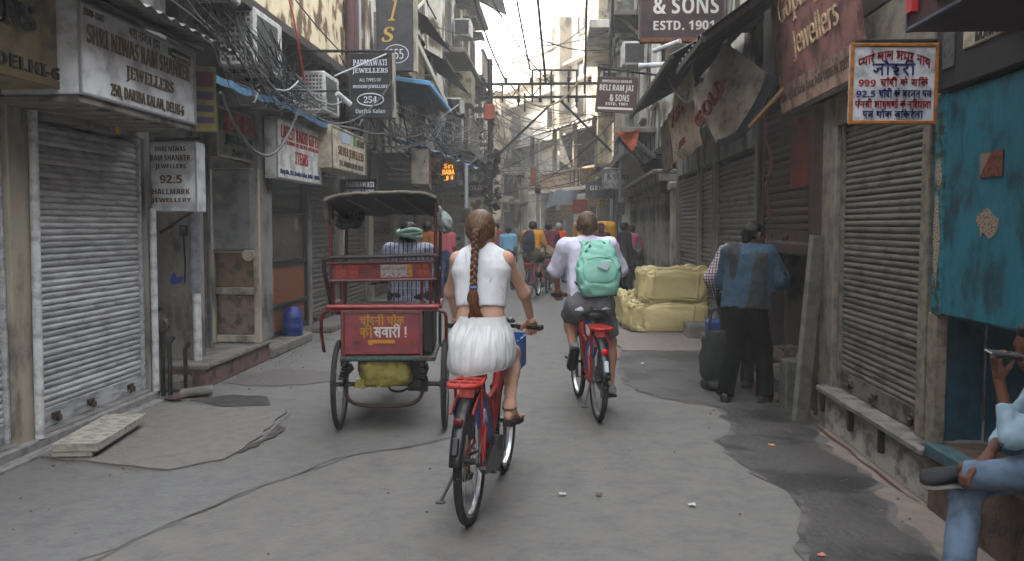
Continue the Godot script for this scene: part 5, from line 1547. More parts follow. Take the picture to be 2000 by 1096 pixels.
	# single cables one can follow
	var cabs := [[sag(Vector3(-3.0, 2.75, -7.9), Vector3(-2.92, 3.05, -10.2), 0.62, 18), 0.017, "wire_grey", "thick grey cable hanging in a deep loop before the Pindi sign"],
		[sag(Vector3(-2.6, 3.3, -10.4), Vector3(-2.2, 3.75, -11.48), 0.0, 4), 0.01, "wire_pale", "pale cable crossing the black hanging sign"],
		[sag(Vector3(-2.12, 3.4, -11.44), Vector3(-3.1, 2.98, -11.2), 0.3, 14), 0.011, "wire_grey", "grey cable looping under the black hanging sign"],
		[sag(Vector3(-2.7, 9.5, -22), Vector3(-1.4, 5.45, -25.0), 0.5, 12), 0.028, "wire", "dark overhead wire running down to the left end of the gantry"],
		[sag(Vector3(-1.5, 10.2, -19), Vector3(-0.78, 5.85, -25.0), 0.3, 12), 0.026, "wire", "dark overhead wire running down to the gantry's top frame"],
		[sag(Vector3(-0.75, 9.6, -18), Vector3(-0.35, 5.5, -25.0), 0.1, 10), 0.036, "wire", "thick black overhead wire to the middle of the gantry"],
		[sag(Vector3(0.62, 10, -18), Vector3(0.72, 5.2, -25.0), 0.0, 8), 0.03, "wire", "dark vertical looking wire right of the gantry frame"],
		[sag(Vector3(1.22, 9.5, -18), Vector3(1.1, 4.6, -20.0), 0.0, 8), 0.032, "wire", "dark cable dropping behind the maroon hanging sign"],
		[sag(Vector3(1.9, 8, -19), Vector3(1.5, 4.4, -21.5), 0.1, 8), 0.012, "wire", "thin wire by the pale building's column"],
		[sag(Vector3(-1.3, 5.4, -24.8), Vector3(0.55, 5.5, -24.8), 0.62, 16), 0.03, "pale_cord", "pale cord sagging across the front of the gantry"],
		[spline([Vector3(1.36, 3.65, -12.0), Vector3(1.38, 3.3, -11.2), Vector3(1.5, 3.0, -10.6), Vector3(1.62, 3.15, -9.9), Vector3(1.7, 3.5, -9.3), Vector3(1.75, 4.6, -9.0)], 5), 0.02, "wire_pale", "thick pale conduit looping below the tin canopy on the right"],
		[spline([Vector3(1.9, 2.7, -8.4), Vector3(1.9, 2.4, -8.42), Vector3(1.96, 2.15, -8.4), Vector3(1.93, 1.9, -8.45), Vector3(1.98, 1.6, -8.5)], 4), 0.012, "dull_red", "dull red flex hanging beside the brown shutter"],
		[sag(Vector3(-2.9, 7.8, -20), Vector3(1.5, 6.6, -26.0), 0.8, 14), 0.016, "wire", "thin wire sagging across the sky from the left building to the right"],
		[sag(Vector3(-3.0, 6.4, -22), Vector3(1.7, 7.4, -27.0), 0.5, 14), 0.014, "wire", "thin wire rising across the sky from left to right above the gantry"],
		[sag(Vector3(-1.9, 6.0, -25), Vector3(1.2, 9.0, -33.0), 0.4, 12), 0.018, "wire", "wire from the gantry pole up to the white corner tower"],
		[sag(Vector3(0.2, 5.5, -25), Vector3(-2.6, 8.6, -33.0), 0.5, 12), 0.018, "wire_grey", "grey wire from the gantry back to the tall left building"],
		[sag(Vector3(-2.4, 8.5, -18), Vector3(-0.2, 5.5, -25.0), 0.6, 14), 0.018, "wire", "sagging dark wire just left of the thick black overhead wire"],
		[sag(Vector3(-2.55, 6.2, -12.0), Vector3(-2.1, 5.1, -15.5), 0.05, 8), 0.014, "wire", "black cable descending across the tall grey sign"],
		[sag(Vector3(-3.3, 4.8, -9.0), Vector3(-2.75, 3.75, -11.45), 0.1, 10), 0.009, "wire", "thin black wire running down the peeling wall to the black sign"],
		[spline([Vector3(-3.35, 4.8, -10.3), Vector3(-3.15, 4.2, -10.5), Vector3(-3.1, 3.7, -10.7), Vector3(-3.1, 3.2, -11.0)], 5), 0.01, "orange_wire", "orange cable trailing down past the white air conditioner"]]
	M("pale_cord", Color(0.55, 0.5, 0.4), 0.7)
	M("dull_red", Color(0.3, 0.14, 0.13), 0.6)
	M("orange_wire", Color(0.6, 0.2, 0.1), 0.6)
	for cb in cabs:
		s = S()
		tb(s, cb[0], cb[1], 6)
		one("cable", s, mats[cb[2]], cb[3], "cable")
	s = S()
	tb(s, [Vector3(-2.62, 3.13, -10.6), Vector3(-2.5, 3.02, -10.75)], 0.035, 8)
	one("junction_sleeve", s, mats.white_pipe, "white plastic cable sleeve in the tangle left of the black hanging sign", "cable sleeve")

	# the gantry across the street
	t = thing("wire_gantry", "black iron gantry with lattice braces carrying wires across the street", "gantry", Vector3(0, 0, -25.0))
	s = S()
	tb(s, [Vector3(-1.89, 0, 0), Vector3(-1.89, 6.15, 0)], 0.075, 10)
	obj("pole", s, M("iron_grey", Color(0.22, 0.22, 0.22), 0.6, {metal = 0.3, tex = "rust", scale = 1.0}), t)
	for y in [5.46, 5.1]:
		s = S()
		bar(s, Vector3(-2.15, y, 0.05), Vector3(1.9, y, 0.05), 0.07, 0.07)
		obj("crossbar", s, mats.black_iron, t)
	s = S()
	bar(s, Vector3(-0.72, 5.84, 0.05), Vector3(0.5, 5.82, 0.05), 0.05, 0.05)
	obj("upper_frame", s, mats.black_iron, t)
	for q in [[-0.72, 4.9, 5.84], [-0.2, 4.95, 5.84], [-0.5, 5.1, 5.84], [0.28, 4.95, 5.8], [0.5, 4.8, 5.84], [-1.1, 4.85, 5.5], [-0.93, 4.7, 5.2], [-1.55, 4.95, 5.46]]:
		s = S()
		bar(s, Vector3(q[0], q[1], 0.06), Vector3(q[0], q[2], 0.06), 0.05, 0.05)
		obj("upright", s, mats.black_iron, t)
	s = S()
	for k in 5: bar(s, Vector3(-1.85 + k * 0.28, 5.1 if k % 2 == 0 else 5.46, 0.05), Vector3(-1.57 + k * 0.28, 5.46 if k % 2 == 0 else 5.1, 0.05), 0.025, 0.025)
	obj("lattice", s, mats.black_iron, t)
	for q in [[Vector3(-0.1, 5.0, 0.06), Vector3(-1.75, 3.45, 0.02)], [Vector3(0.05, 5.0, 0.06), Vector3(1.5, 3.6, -0.2)]]:
		s = S()
		bar(s, q[0], q[1], 0.06, 0.06)
		obj("strut", s, mats.black_iron, t)
	for k in 9:
		s = S()
		var xx: float = [-1.45, -1.1, -0.75, -0.5, -0.2, 0.1, 0.28, 0.5, 0.85][k]
		lathe(s, Transform3D(Basis.IDENTITY, Vector3(xx, 5.5 - (k % 2) * 0.55, 0.1)), [Vector2(0, 0), Vector2(0.045, 0.0), Vector2(0.06, 0.03), Vector2(0.035, 0.06), Vector2(0.055, 0.09), Vector2(0.03, 0.13), Vector2(0, 0.14)], 8)
		obj("insulator", s, mats.black_iron, t)
	s = S()
	bx(s, Vector3(-1.9, 4.68, 0.14), Vector3(0.3, 0.44, 0.2), 0.03)
	one("junction_box", s, M("orange_box", Color(0.55, 0.24, 0.12), 0.6, {tex = "grime", scale = 2.0}), "orange junction box on the gantry pole", "junction box").position = Vector3(0, 0, -25)
	# bundled hardware on the pole
	s = S()
	for i in 26:
		var p := Vector3(-1.85 + r2.randf_range(-0.2, 0.2), r2.randf_range(1.9, 3.6), -24.8 + r2.randf_range(-0.2, 0.15))
		bx(s, p, Vector3(r2.randf_range(0.06, 0.2), r2.randf_range(0.08, 0.28), r2.randf_range(0.06, 0.16)), 0.01, Basis.from_euler(Vector3(r2.randf(), r2.randf() * 3, r2.randf())))
	for i in 16: tb(s, ring_pts(Vector3(-1.85, r2.randf_range(1.9, 3.5), -24.9), r2.randf_range(0.12, 0.26), Vector3(r2.randf_range(-0.4, 0.4), 1, r2.randf_range(-0.4, 0.4)).normalized(), 10), 0.012, 4, false)
	one("cable_boxes", s, M("dark_box", Color(0.13, 0.13, 0.125), 0.7, {tex = "rust", scale = 2.0}), "cluster of dark connector boxes and coiled wire strapped round the gantry pole", "cable boxes", "", "stuff")
	# other poles
	for q in [[Vector3(-2.05, 0, -20.0), 2.9, 0.055, "slim pale pole on the left behind the girl's head", "wire_pale"], [Vector3(-0.72, 0, -32.0), 4.6, 0.07, "pale street pole in the far middle of the street", "wire_pale"], [Vector3(1.72, 0, -27.0), 5.6, 0.09, "dark utility pole on the right before the sunlit balcony", "iron_grey2"], [Vector3(1.55, 0, -22.6), 3.2, 0.05, "thin grey post beside the old stone arcade", "wire_grey"]]:
		M("iron_grey2", Color(0.3, 0.3, 0.3), 0.6, {tex = "grime", scale = 1.0})
		t = thing("street_pole", q[3], "pole", q[0])
		s = S()
		tb(s, [Vector3.ZERO, Vector3(0, q[1], 0)], [q[2], q[2] * 0.8], 9)
		obj("shaft", s, mats[q[4]], t)
		s = S()
		bx(s, Vector3(0, q[1] * 0.62, 0.1), Vector3(0.2, 0.3, 0.14), 0.02)
		obj("meter_box", s, M("dark_box"), t)
	# tube light brackets and canopies on the right
	t = thing("tin_canopy", "dark corrugated tin canopy sloping out over the right shops", "canopy", Vector3.ZERO)
	var dk := M("canopy_dark", Color(0.17, 0.165, 0.165), 0.75, {tex = "rust", scale = 0.8})
	s = S()
	rows = []
	for i in 3:
		var r := []
		for k in 121:
			var z := -7.7 - k * 0.0135
			r.append(Vector3(lerpf(2.2, 1.2, i / 2.0), lerpf(3.9, 3.18, i / 2.0) + 0.016 * sin(z * TAU / 0.22), z))
		rows.append(r)
	cloth(s, rows, 0.006, Vector3.UP)
	obj("corrugated_sheet", s, dk, t)
	s = S()
	bar(s, Vector3(1.22, 3.13, -7.7), Vector3(1.22, 3.13, -9.3), 0.05, 0.06)
	for z in [-7.8, -9.2]: bar(s, Vector3(2.15, 3.8, z), Vector3(1.2, 3.12, z), 0.04, 0.05)
	obj("canopy_frame", s, mats.dark_wood, t)
	t = thing("tin_canopy", "second tin canopy with pale front edge behind the tan banners", "canopy", Vector3.ZERO)
	s = S()
	rows = []
	for i in 3:
		var r := []
		for k in 121:
			var z := -9.7 - k * 0.045
			r.append(Vector3(lerpf(2.3, 1.18, i / 2.0), lerpf(4.0, 3.38, i / 2.0) + 0.016 * sin(z * TAU / 0.22), z))
		rows.append(r)
	cloth(s, rows, 0.006, Vector3.UP)
	obj("corrugated_sheet", s, dk, t)
	s = S()
	bar(s, Vector3(1.2, 3.35, -9.7), Vector3(1.2, 3.35, -15.0), 0.05, 0.06)
	obj("canopy_frame", s, mats.dark_wood, t)
	for q in [[Vector3(1.05, 3.66, -12.0), Vector3(1.4, 3.68, -12.0), "white tube lamp jutting from the end of the tin canopy"], [Vector3(1.3, 3.95, -12.5), Vector3(1.62, 4.02, -12.2), "short white tube lamp above the tin canopy"]]:
		s = S()
		tb(s, [q[0], q[1]], 0.035, 8)
		one("tube_lamp", s, mats.white_pipe, q[2], "lamp")
	# banners
	var tb1 := M("banner_tan", Color(0.62, 0.55, 0.47), 0.85, {tex = "dirty", scale = 0.9, back = Color(0.12, 0.1, 0.08)})
	t = thing("banner", "tan cloth banner with dull red marks hanging flat under the canopy", "banner", Vector3.ZERO)
	s = S()
	cloth(s, patch(Vector3(1.5, 3.08, -12.6), Vector3(1.52, 3.45, -10.5), Vector3(1.56, 2.4, -12.4), Vector3(1.62, 2.46, -10.15), 8, 10, func(u, v): return Vector3(0.03 * sin(v * 9.0 + u * 3.0), -0.06 * sin(u * PI), 0)), 0.006, Vector3(-1, 0, 0))
	obj("fabric", s, tb1, t)
	var dr := M("banner_red", Color(0.38, 0.16, 0.14), 0.8)
	txt(t, "PURE", Vector3(1.485, 2.98, -11.4), RF * Basis(Vector3.BACK, 0.14), 1.0, 0.14, dr, "Droid Sans*", 0.02)
	txt(t, "JEWEL", Vector3(1.52, 2.58, -11.2), RF * Basis(Vector3.BACK, 0.06), 0.5, 0.09, dr, "Droid Sans*", 0.02)
	t = thing("banner", "sagging grey tan tarpaulin banner with red letters and a dark hem", "banner", Vector3.ZERO)
	s = S()
	cloth(s, patch(Vector3(1.42, 2.93, -9.7), Vector3(1.6, 3.36, -9.0), Vector3(1.57, 2.4, -9.1), Vector3(1.86, 2.9, -8.2), 9, 10, func(u, v): return Vector3(0.02 * sin(v * 8.0), -0.16 * sin(v * PI) * (0.4 + 0.6 * u), 0.05 * sin(u * PI))), 0.006, Vector3(-1, 0.2, 0.5))
	obj("fabric", s, M("banner_grey", Color(0.52, 0.47, 0.42), 0.85, {tex = "dirty", scale = 1.1}), t)
	s = S()
	cloth(s, patch(Vector3(1.57, 2.42, -9.08), Vector3(1.86, 2.92, -8.18), Vector3(1.6, 2.36, -8.98), Vector3(1.92, 2.86, -8.08), 2, 8, func(_u, v): return Vector3(0.0, -0.16 * sin(v * PI), 0)), 0.012, Vector3(-1, 0.2, 0.5))
	obj("dark_hem", s, M("hem", Color(0.12, 0.12, 0.16), 0.8), t)
	var NB := Basis(Vector3(0.25, 0.55, 0.8).normalized(), Vector3(-0.35, 0.78, -0.45).normalized(), Vector3(-0.9, -0.1, 0.4).normalized()).orthonormalized()
	txt(t, "GOLD", Vector3(1.5, 2.78, -9.1), NB, 0.62, 0.14, dr, "Droid Sans*", 0.03)
	for q in [[Vector3(1.66, 2.78, -13.6), "weathered wooden board sign hanging beyond the tan banner"], [Vector3(1.72, 2.8, -14.6), "narrow bleached board hanging farthest behind the banners"]]:
		s = S()
		bx(s, q[0], Vector3(0.05, 0.75, 0.7), 0.01, Basis(Vector3.BACK, 0.1))
		one("hanging_board", s, M("old_board", Color(0.45, 0.36, 0.29), 0.85, {tex = "dirty", scale = 1.5}), q[1], "board")
	s = S()
	cloth(s, patch(Vector3(0.98, 3.26, -16.0), Vector3(1.44, 3.28, -16.0), Vector3(1.24, 2.92, -15.9), Vector3(1.32, 2.86, -15.9), 6, 6, func(u, v): return Vector3(0, -0.07 * sin(v * PI) * (1.0 - u), 0.06 * sin(u * 5.0 + v * 4.0))), 0.008, Vector3(0, 0, 1))
	one("orange_cloth", s, M("orange_cloth", Color(0.6, 0.27, 0.14), 0.8, {back = Color(0.3, 0.12, 0.06), tex = "grime", scale = 2.0}), "orange cloth hung under the maroon hanging sign", "cloth")
	s = S()
	bar(s, Vector3(1.73, 2.46, -8.3), Vector3(2.0, 2.8, -8.0), 0.03, 0.03)
	one("wooden_stick", s, M("stick", Color(0.55, 0.42, 0.25), 0.7, {tex = "wood", scale = 2.0}), "pale wooden stick poking out below the dusty maroon sign", "stick")
	# small far signs and goods near the bend
	for q in [[Vector3(0.75, 2.2, -30.5), 0.5, 0.5, Color(0.5, 0.12, 0.1), "red and white sign far down the street on the right"], [Vector3(0.75, 1.78, -30.45), 0.46, 0.34, Color(0.62, 0.64, 0.66), "white board below the far red sign"], [Vector3(-0.25, 1.9, -33.0), 0.36, 0.75, Color(0.5, 0.47, 0.42), "pale notice board on the far street pole"], [Vector3(0.3, 2.05, -31.5), 0.5, 0.5, Color(0.45, 0.36, 0.26), "brown framed sign among the far wires"], [Vector3(1.2, 2.6, -31.0), 0.35, 0.7, Color(0.55, 0.4, 0.3), "tan cloth sign by the dark utility pole"], [Vector3(1.45, 2.45, -30.0), 0.16, 0.6, Color(0.6, 0.52, 0.1), "narrow yellow strip sign by the dark utility pole"]]:
		s = S()
		bx(s, q[0], Vector3(q[1], q[2], 0.08), 0.01)
		one("far_sign", s, M("fs%.2f" % q[0].x + str(q[0].y), q[3], 0.7, {tex = "dirty", scale = 3.0}), q[4], "sign")
	s = S()
	cloth(s, patch(Vector3(-0.3, 2.75, -33.2), Vector3(0.7, 2.75, -33.2), Vector3(-0.45, 2.2, -32.0), Vector3(0.6, 2.2, -32.0), 5, 8, func(u, v): return Vector3(0, 0.12 * sin(v * PI) * (1 - u * 0.4) - 0.04 * sin(v * 14.0), 0)), 0.01, Vector3(0, 1, 1))
	one("tarpaulin", s, M("tarp_dark", Color(0.22, 0.25, 0.28), 0.8, {tex = "grime", scale = 1.0}), "dark blue grey tarpaulin over a stall at the far end", "tarpaulin")
	s = S()
	bx(s, Vector3(-1.0, 3.55, -36.5), Vector3(0.22, 0.75, 0.1), 0.02)
	one("orange_banner", s, M("orange_box"), "small orange banner on the far house", "banner")

# ---------------------------------------------------------------- things standing in the street
func lumpy(s: SurfaceTool, c: Vector3, size: Vector3, B: Basis, seed: int, e := 0.28, amp := 0.03, n := 26, wr := 0.3):
	var nz := FastNoiseLite.new()
	nz.seed = seed
	nz.frequency = 3.0
	nz.fractal_octaves = 4
	var rings := []
	for i in range(1, n):
		var a := -PI / 2 + PI * i / n
		var r := PackedVector3Array()
		for k in n * 2:
			var b := TAU * k / (n * 2)
			var d := Vector3(sgnpow(cos(a), e) * sgnpow(cos(b), e), sgnpow(sin(a), e), sgnpow(cos(a), e) * sgnpow(sin(b), e))
			var p := d * size * 0.5
			p += d.normalized() * amp * (nz.get_noise_3dv(p + Vector3(seed, 0, 0)) * 2.0 - wr * pow(1.0 - absf(nz.get_noise_3dv(p * Vector3(0.9, 1.9, 1.9) + Vector3(9, seed, 0))), 9.0))
			r.append(c + B * Vector3(p.y, p.x, p.z) if false else c + B * p)
		rings.append(r)
	loft(s, rings)

func sgnpow(x: float, e: float) -> float:
	return signf(x) * pow(absf(x), e)

func street_things():
	var yel := M("bale", Color(0.66, 0.6, 0.41), 0.5, {nrm = "fold_n", ns = 0.8, scale = 1.6, spec = 0.5})
	for q in [[Vector3(1.62, 0.2, -13.35), Vector3(1.22, 0.46, 0.75), 0.06, 3, "lower yellow plastic wrapped bale lying on the ground"], [Vector3(1.72, 0.66, -13.35), Vector3(1.1, 0.54, 0.72), 0.03, 8, "upper yellow plastic wrapped bale on top of the stack"], [Vector3(1.15, 0.27, -14.15), Vector3(0.5, 0.52, 0.8), 0.2, 5, "pale yellow bale peeking out behind the lower bale"]]:
		var t = thing("wrapped_bale", q[4], "bale", Vector3.ZERO)
		var s := S()
		lumpy(s, q[0] + Vector3(0, 0.03, 0), q[1], Basis(Vector3.UP, q[2]), q[3], 0.29, 0.038, 48, 1.1)
		obj("wrapping", s, yel, t)
		if q[3] != 5:
			s = S()
			for e in [-0.3, 0.28]:
				var p := []
				for k in 25:
					var a := TAU * k / 24.0
					p.append(q[0] + Vector3(e * q[1].x + 0.02 * sin(a * 3.0), 0.03 + sgnpow(sin(a), 0.4) * q[1].y * 0.5, sgnpow(cos(a), 0.4) * q[1].z * 0.5))
				tb(s, p, 0.006, 4, false)
			obj("strap", s, M("strap_y", Color(0.55, 0.45, 0.22), 0.6), t)
	var s := S()
	bx(s, Vector3(2.0, 0.1, -12.6), Vector3(0.42, 0.2, 0.55), 0.02)
	one("concrete_block", s, mats.stone_ledge, "grey concrete block on the ground beside the lower bale", "block")
	s = S()
	bx(s, Vector3(1.9, 0.22, -10.9), Vector3(0.2, 0.42, 0.3), 0.03)
	one("blue_crate", s, M("blue_plastic"), "blue plastic container behind the man with the dark bag", "container")
	# parked motorcycles
	motorbike(Vector3(1.82, 0, -22.0), -0.35, "dark motorcycle parked on the right by the stone arcade")
	motorbike(Vector3(-2.7, 0, -22.5), 0.5, "dark motorcycle parked on the left beyond the rickshaw")
	motorbike(Vector3(-2.3, 0, -24.3), 0.3, "second dark motorcycle parked farther on the left by the gantry pole")

func motorbike(at: Vector3, turn: float, label):
	var t = thing("motorcycle", label, "motorcycle", at, turn)
	var blk := M("moto_black", Color(0.06, 0.06, 0.065), 0.35, {metal = 0.2})
	for z in [0.62, -0.66]:
		var s := S()
		tb(s, ring_pts(Vector3(0, 0.3, z), 0.25, Vector3.RIGHT, 18), 0.05, 8, false)
		var w = obj("wheel", s, M("tyre", Color(0.06, 0.06, 0.06), 0.85), t)
		s = S()
		lathe(s, Transform3D(Basis(Vector3.BACK, PI / 2), Vector3(0, 0.3, z)), [Vector2(0, -0.04), Vector2(0.2, -0.015), Vector2(0.21, 0), Vector2(0.2, 0.015), Vector2(0, 0.04)], 16)
		obj("rim", s, M("alloy", Color(0.4, 0.4, 0.41), 0.4, {metal = 0.7}), w)
	var s := S()
	lumpy(s, Vector3(0, 0.78, -0.2), Vector3(0.3, 0.24, 0.5), Basis(Vector3.RIGHT, 0.15), 1, 0.6, 0.0, 14)
	obj("fuel_tank", s, blk, t)
	s = S()
	lumpy(s, Vector3(0, 0.8, 0.38), Vector3(0.26, 0.1, 0.72), Basis(Vector3.RIGHT, -0.06), 2, 0.5, 0.0, 14)
	obj("seat", s, M("moto_seat", Color(0.05, 0.05, 0.05), 0.7), t)
	s = S()
	bx(s, Vector3(0, 0.42, -0.05), Vector3(0.24, 0.34, 0.42), 0.05)
	tb(s, [Vector3(0.12, 0.3, -0.2), Vector3(0.15, 0.3, 0.3), Vector3(0.16, 0.42, 0.75)], 0.04, 8)
	obj("engine", s, M("engine", Color(0.22, 0.22, 0.23), 0.5, {metal = 0.6}), t)
	s = S()
	for e in [-0.09, 0.09]:
		tb(s, [Vector3(e, 0.3, -0.66), Vector3(e, 0.95, -0.45)], 0.025, 7)
		tb(s, [Vector3(e, 0.3, 0.62), Vector3(e, 0.7, 0.5)], 0.025, 7)
	tb(s, [Vector3(-0.34, 1.06, -0.28), Vector3(-0.15, 1.0, -0.42), Vector3(0.15, 1.0, -0.42), Vector3(0.34, 1.06, -0.28)], 0.018, 7)
	obj("fork_and_handlebar", s, M("alloy"), t)
	s = S()
	lumpy(s, Vector3(0, 0.9, -0.56), Vector3(0.2, 0.2, 0.14), Basis.IDENTITY, 3, 0.8, 0.0, 12)
	obj("headlight", s, M("lens", Color(0.6, 0.6, 0.62), 0.2), t)
	for e in [-0.32, 0.32]:
		s = S()
		tb(s, [Vector3(e * 0.7, 1.02, -0.38), Vector3(e, 1.2, -0.34)], 0.008, 5)
		lumpy(s, Vector3(e, 1.22, -0.34), Vector3(0.12, 0.08, 0.03), Basis.IDENTITY, 4, 0.8, 0.0, 10)
		obj("mirror", s, blk, t)
	s = S()
	bx(s, Vector3(0, 0.62, 0.88), Vector3(0.14, 0.06, 0.04), 0.01)
	obj("tail_light", s, M("tail_red", Color(0.45, 0.04, 0.04), 0.3), t)

# storeys in the middle distance: balconies, boxes and boards that crowd the facades
func crowd_facades():
	var r := RandomNumberGenerator.new()
	r.seed = 21
	for q in [[1.0, -3.1, -25.2, 3.7, "pale balcony with a turned railing on the tall left building, lowest"], [1.0, -3.1, -29.0, 6.3, "pale balcony with a turned railing on the tall left building, upper"], [1.0, -3.4, -35.0, 3.6, "small balcony on the low far left house"], [-1.0, 1.95, -18.0, 3.4, "stone balcony low on the pale blue-grey building"], [-1.0, 1.85, -27.0, 3.3, "balcony with railing on the sunlit white building"], [-1.0, 1.95, -20.6, 6.3, "upper balcony high on the pale blue-grey building"]]:
		var t = thing("balcony", q[4], "balcony", Vector3.ZERO)
		var X: float = q[1]
		var z: float = q[2]
		var s := S()
		B2(s, Vector3(X, q[3], z - 2.4), Vector3(X + q[0] * 0.7, q[3] + 0.12, z), 0.02)
		obj("floor_slab", s, mats.stone_ledge, t)
		for i in 13:
			s = S()
			B2(s, Vector3(X + q[0] * 0.63, q[3] + 0.12, z - 0.06 - i * 0.19), Vector3(X + q[0] * 0.68, q[3] + 0.85, z - 0.11 - i * 0.19), 0.008)
			obj("baluster", s, mats.cream, t)
		s = S()
		B2(s, Vector3(X + q[0] * 0.6, q[3] + 0.85, z - 2.4), Vector3(X + q[0] * 0.72, q[3] + 0.92, z), 0.01)
		obj("handrail", s, mats.cream, t)
		for i in 3:
			s = S()
			bar(s, Vector3(X, q[3] - 0.45, z - 0.3 - i * 0.9), Vector3(X + q[0] * 0.55, q[3], z - 0.3 - i * 0.9), 0.07, 0.07)
			obj("brace", s, mats.stone_ledge, t)
	var cols := [Color(0.5, 0.46, 0.4), Color(0.22, 0.2, 0.2), Color(0.4, 0.2, 0.16), Color(0.55, 0.55, 0.54), Color(0.3, 0.32, 0.35), Color(0.46, 0.36, 0.2)]
	var words := ["JEWELLERS", "SILVER", "GOLD", "& SONS", "GEMS", "PEARLS"]
	var where := ["low on the left before the gantry pole", "on the left beyond the glowing sign", "farthest along the left arcade", "on the right beyond the stone arcade", "by the sunlit white building", "small and far on the right"]
	var pos := [Vector3(-3.0, 2.75, -20.6), Vector3(-2.9, 2.7, -24.6), Vector3(-2.9, 2.8, -30.5), Vector3(1.65, 2.85, -25.0), Vector3(1.3, 2.7, -28.6), Vector3(1.2, 3.3, -31.8)]
	for i in 6:
		var t = board("shop_sign", ["cream", "charcoal", "rust red", "white", "slate", "ochre"][i] + " shop sign " + where[i], pos[i], CF, 0.85, 0.55, 0.3, M("midsign%d" % i, cols[i], 0.75, {tex = "dirty", scale = 1.2}), mats.stone_ledge, 0.04)
		ln(t, words[i], pos[i], CF, 0, 0.05, 0.6, 0.14, mats.wire if i in [0, 3, 5] else mats.white_wall)
	for q in [[Vector3(-2.85, 4.75, -24.6), 0.8], [Vector3(-2.8, 7.3, -26.6), 0.8], [Vector3(1.6, 5.2, -19.6), 0.7], [Vector3(1.55, 6.0, -28.0), 0.7], [Vector3(-3.1, 5.2, -20.8), 0.7], [Vector3(-3.15, 5.6, -36.0), 0.9]]:
		var s := S()
		bx(s, q[0], Vector3(0.5, 0.5, q[1]), 0.03)
		var t = thing("air_conditioner", "weathered cooling unit box bracketed to an upper storey %s" % ["at the tall left building", "high on the tall left building", "on the pale blue-grey building", "on the sunlit white building", "under the dark tin awnings", "on the low far house"][[-24.6, -26.6, -19.6, -28.0, -20.8, -36.0].find(q[0].z if false else snappedf(q[0].z, 0.1))], "air conditioner")
		obj("case", s, M("ac_white"), t)
		s = S()
		B2(s, q[0] + Vector3(-0.2, -0.2, q[1] * 0.5 - 0.01), q[0] + Vector3(0.2, 0.2, q[1] * 0.5 + 0.012), 0.004)
		obj("grille", s, M("grille"), t)

# ---------------------------------------------------------------- wheels, bicycles, the rickshaw
func wheel(parent, called, c: Vector3, r: float, w: float, spokes: int, rim_m):
	var o = node(called, parent)
	var s := S()
	tb(s, ring_pts(c, r - w * 0.5, Vector3.RIGHT, 40), w * 0.5, 8, false)
	obj("tyre", s, M("tyre2", Color(0.13, 0.125, 0.12), 0.85, {tex = "grime", scale = 4.0}), o)
	s = S()
	lathe(s, Transform3D(Basis(Vector3.BACK, PI / 2), c), [Vector2(r - w - 0.016, -0.011), Vector2(r - w + 0.004, -0.012), Vector2(r - w + 0.004, 0.012), Vector2(r - w - 0.016, 0.011), Vector2(r - w - 0.016, -0.011)], 40, false)
	obj("rim", s, rim_m, o)
	s = S()
	lathe(s, Transform3D(Basis(Vector3.BACK, PI / 2), c), [Vector2(0, -0.05), Vector2(0.03, -0.045), Vector2(0.032, -0.035), Vector2(0.016, -0.03), Vector2(0.016, 0.03), Vector2(0.032, 0.035), Vector2(0.03, 0.045), Vector2(0, 0.05)], 12, false)
	obj("hub", s, M("hub", Color(0.25, 0.25, 0.25), 0.5, {metal = 0.7}), o)
	s = S()
	for k in spokes:
		var a := TAU * k / spokes
		var e := 0.03 if k % 2 == 0 else -0.03
		var a2 := a + (0.5 if k % 4 < 2 else -0.5)
		tb(s, [c + Vector3(e, cos(a2) * 0.028, sin(a2) * 0.028), c + Vector3(0, cos(a) * (r - w), sin(a) * (r - w))], 0.0013, 3, false)
	obj("spokes", s, M("spoke", Color(0.55, 0.55, 0.55), 0.35, {metal = 0.8}), o).set_meta("kind", "stuff")
	return o

func arcpts(c: Vector3, r: float, a0: float, a1: float, n: int, x := 0.0) -> Array:   # in the wheel's plane; 0 is backward, 90 up, 180 forward
	var o := []
	for i in n + 1:
		var a := deg_to_rad(lerpf(a0, a1, float(i) / n))
		o.append(c + Vector3(x, sin(a) * r, cos(a) * r))
	return o

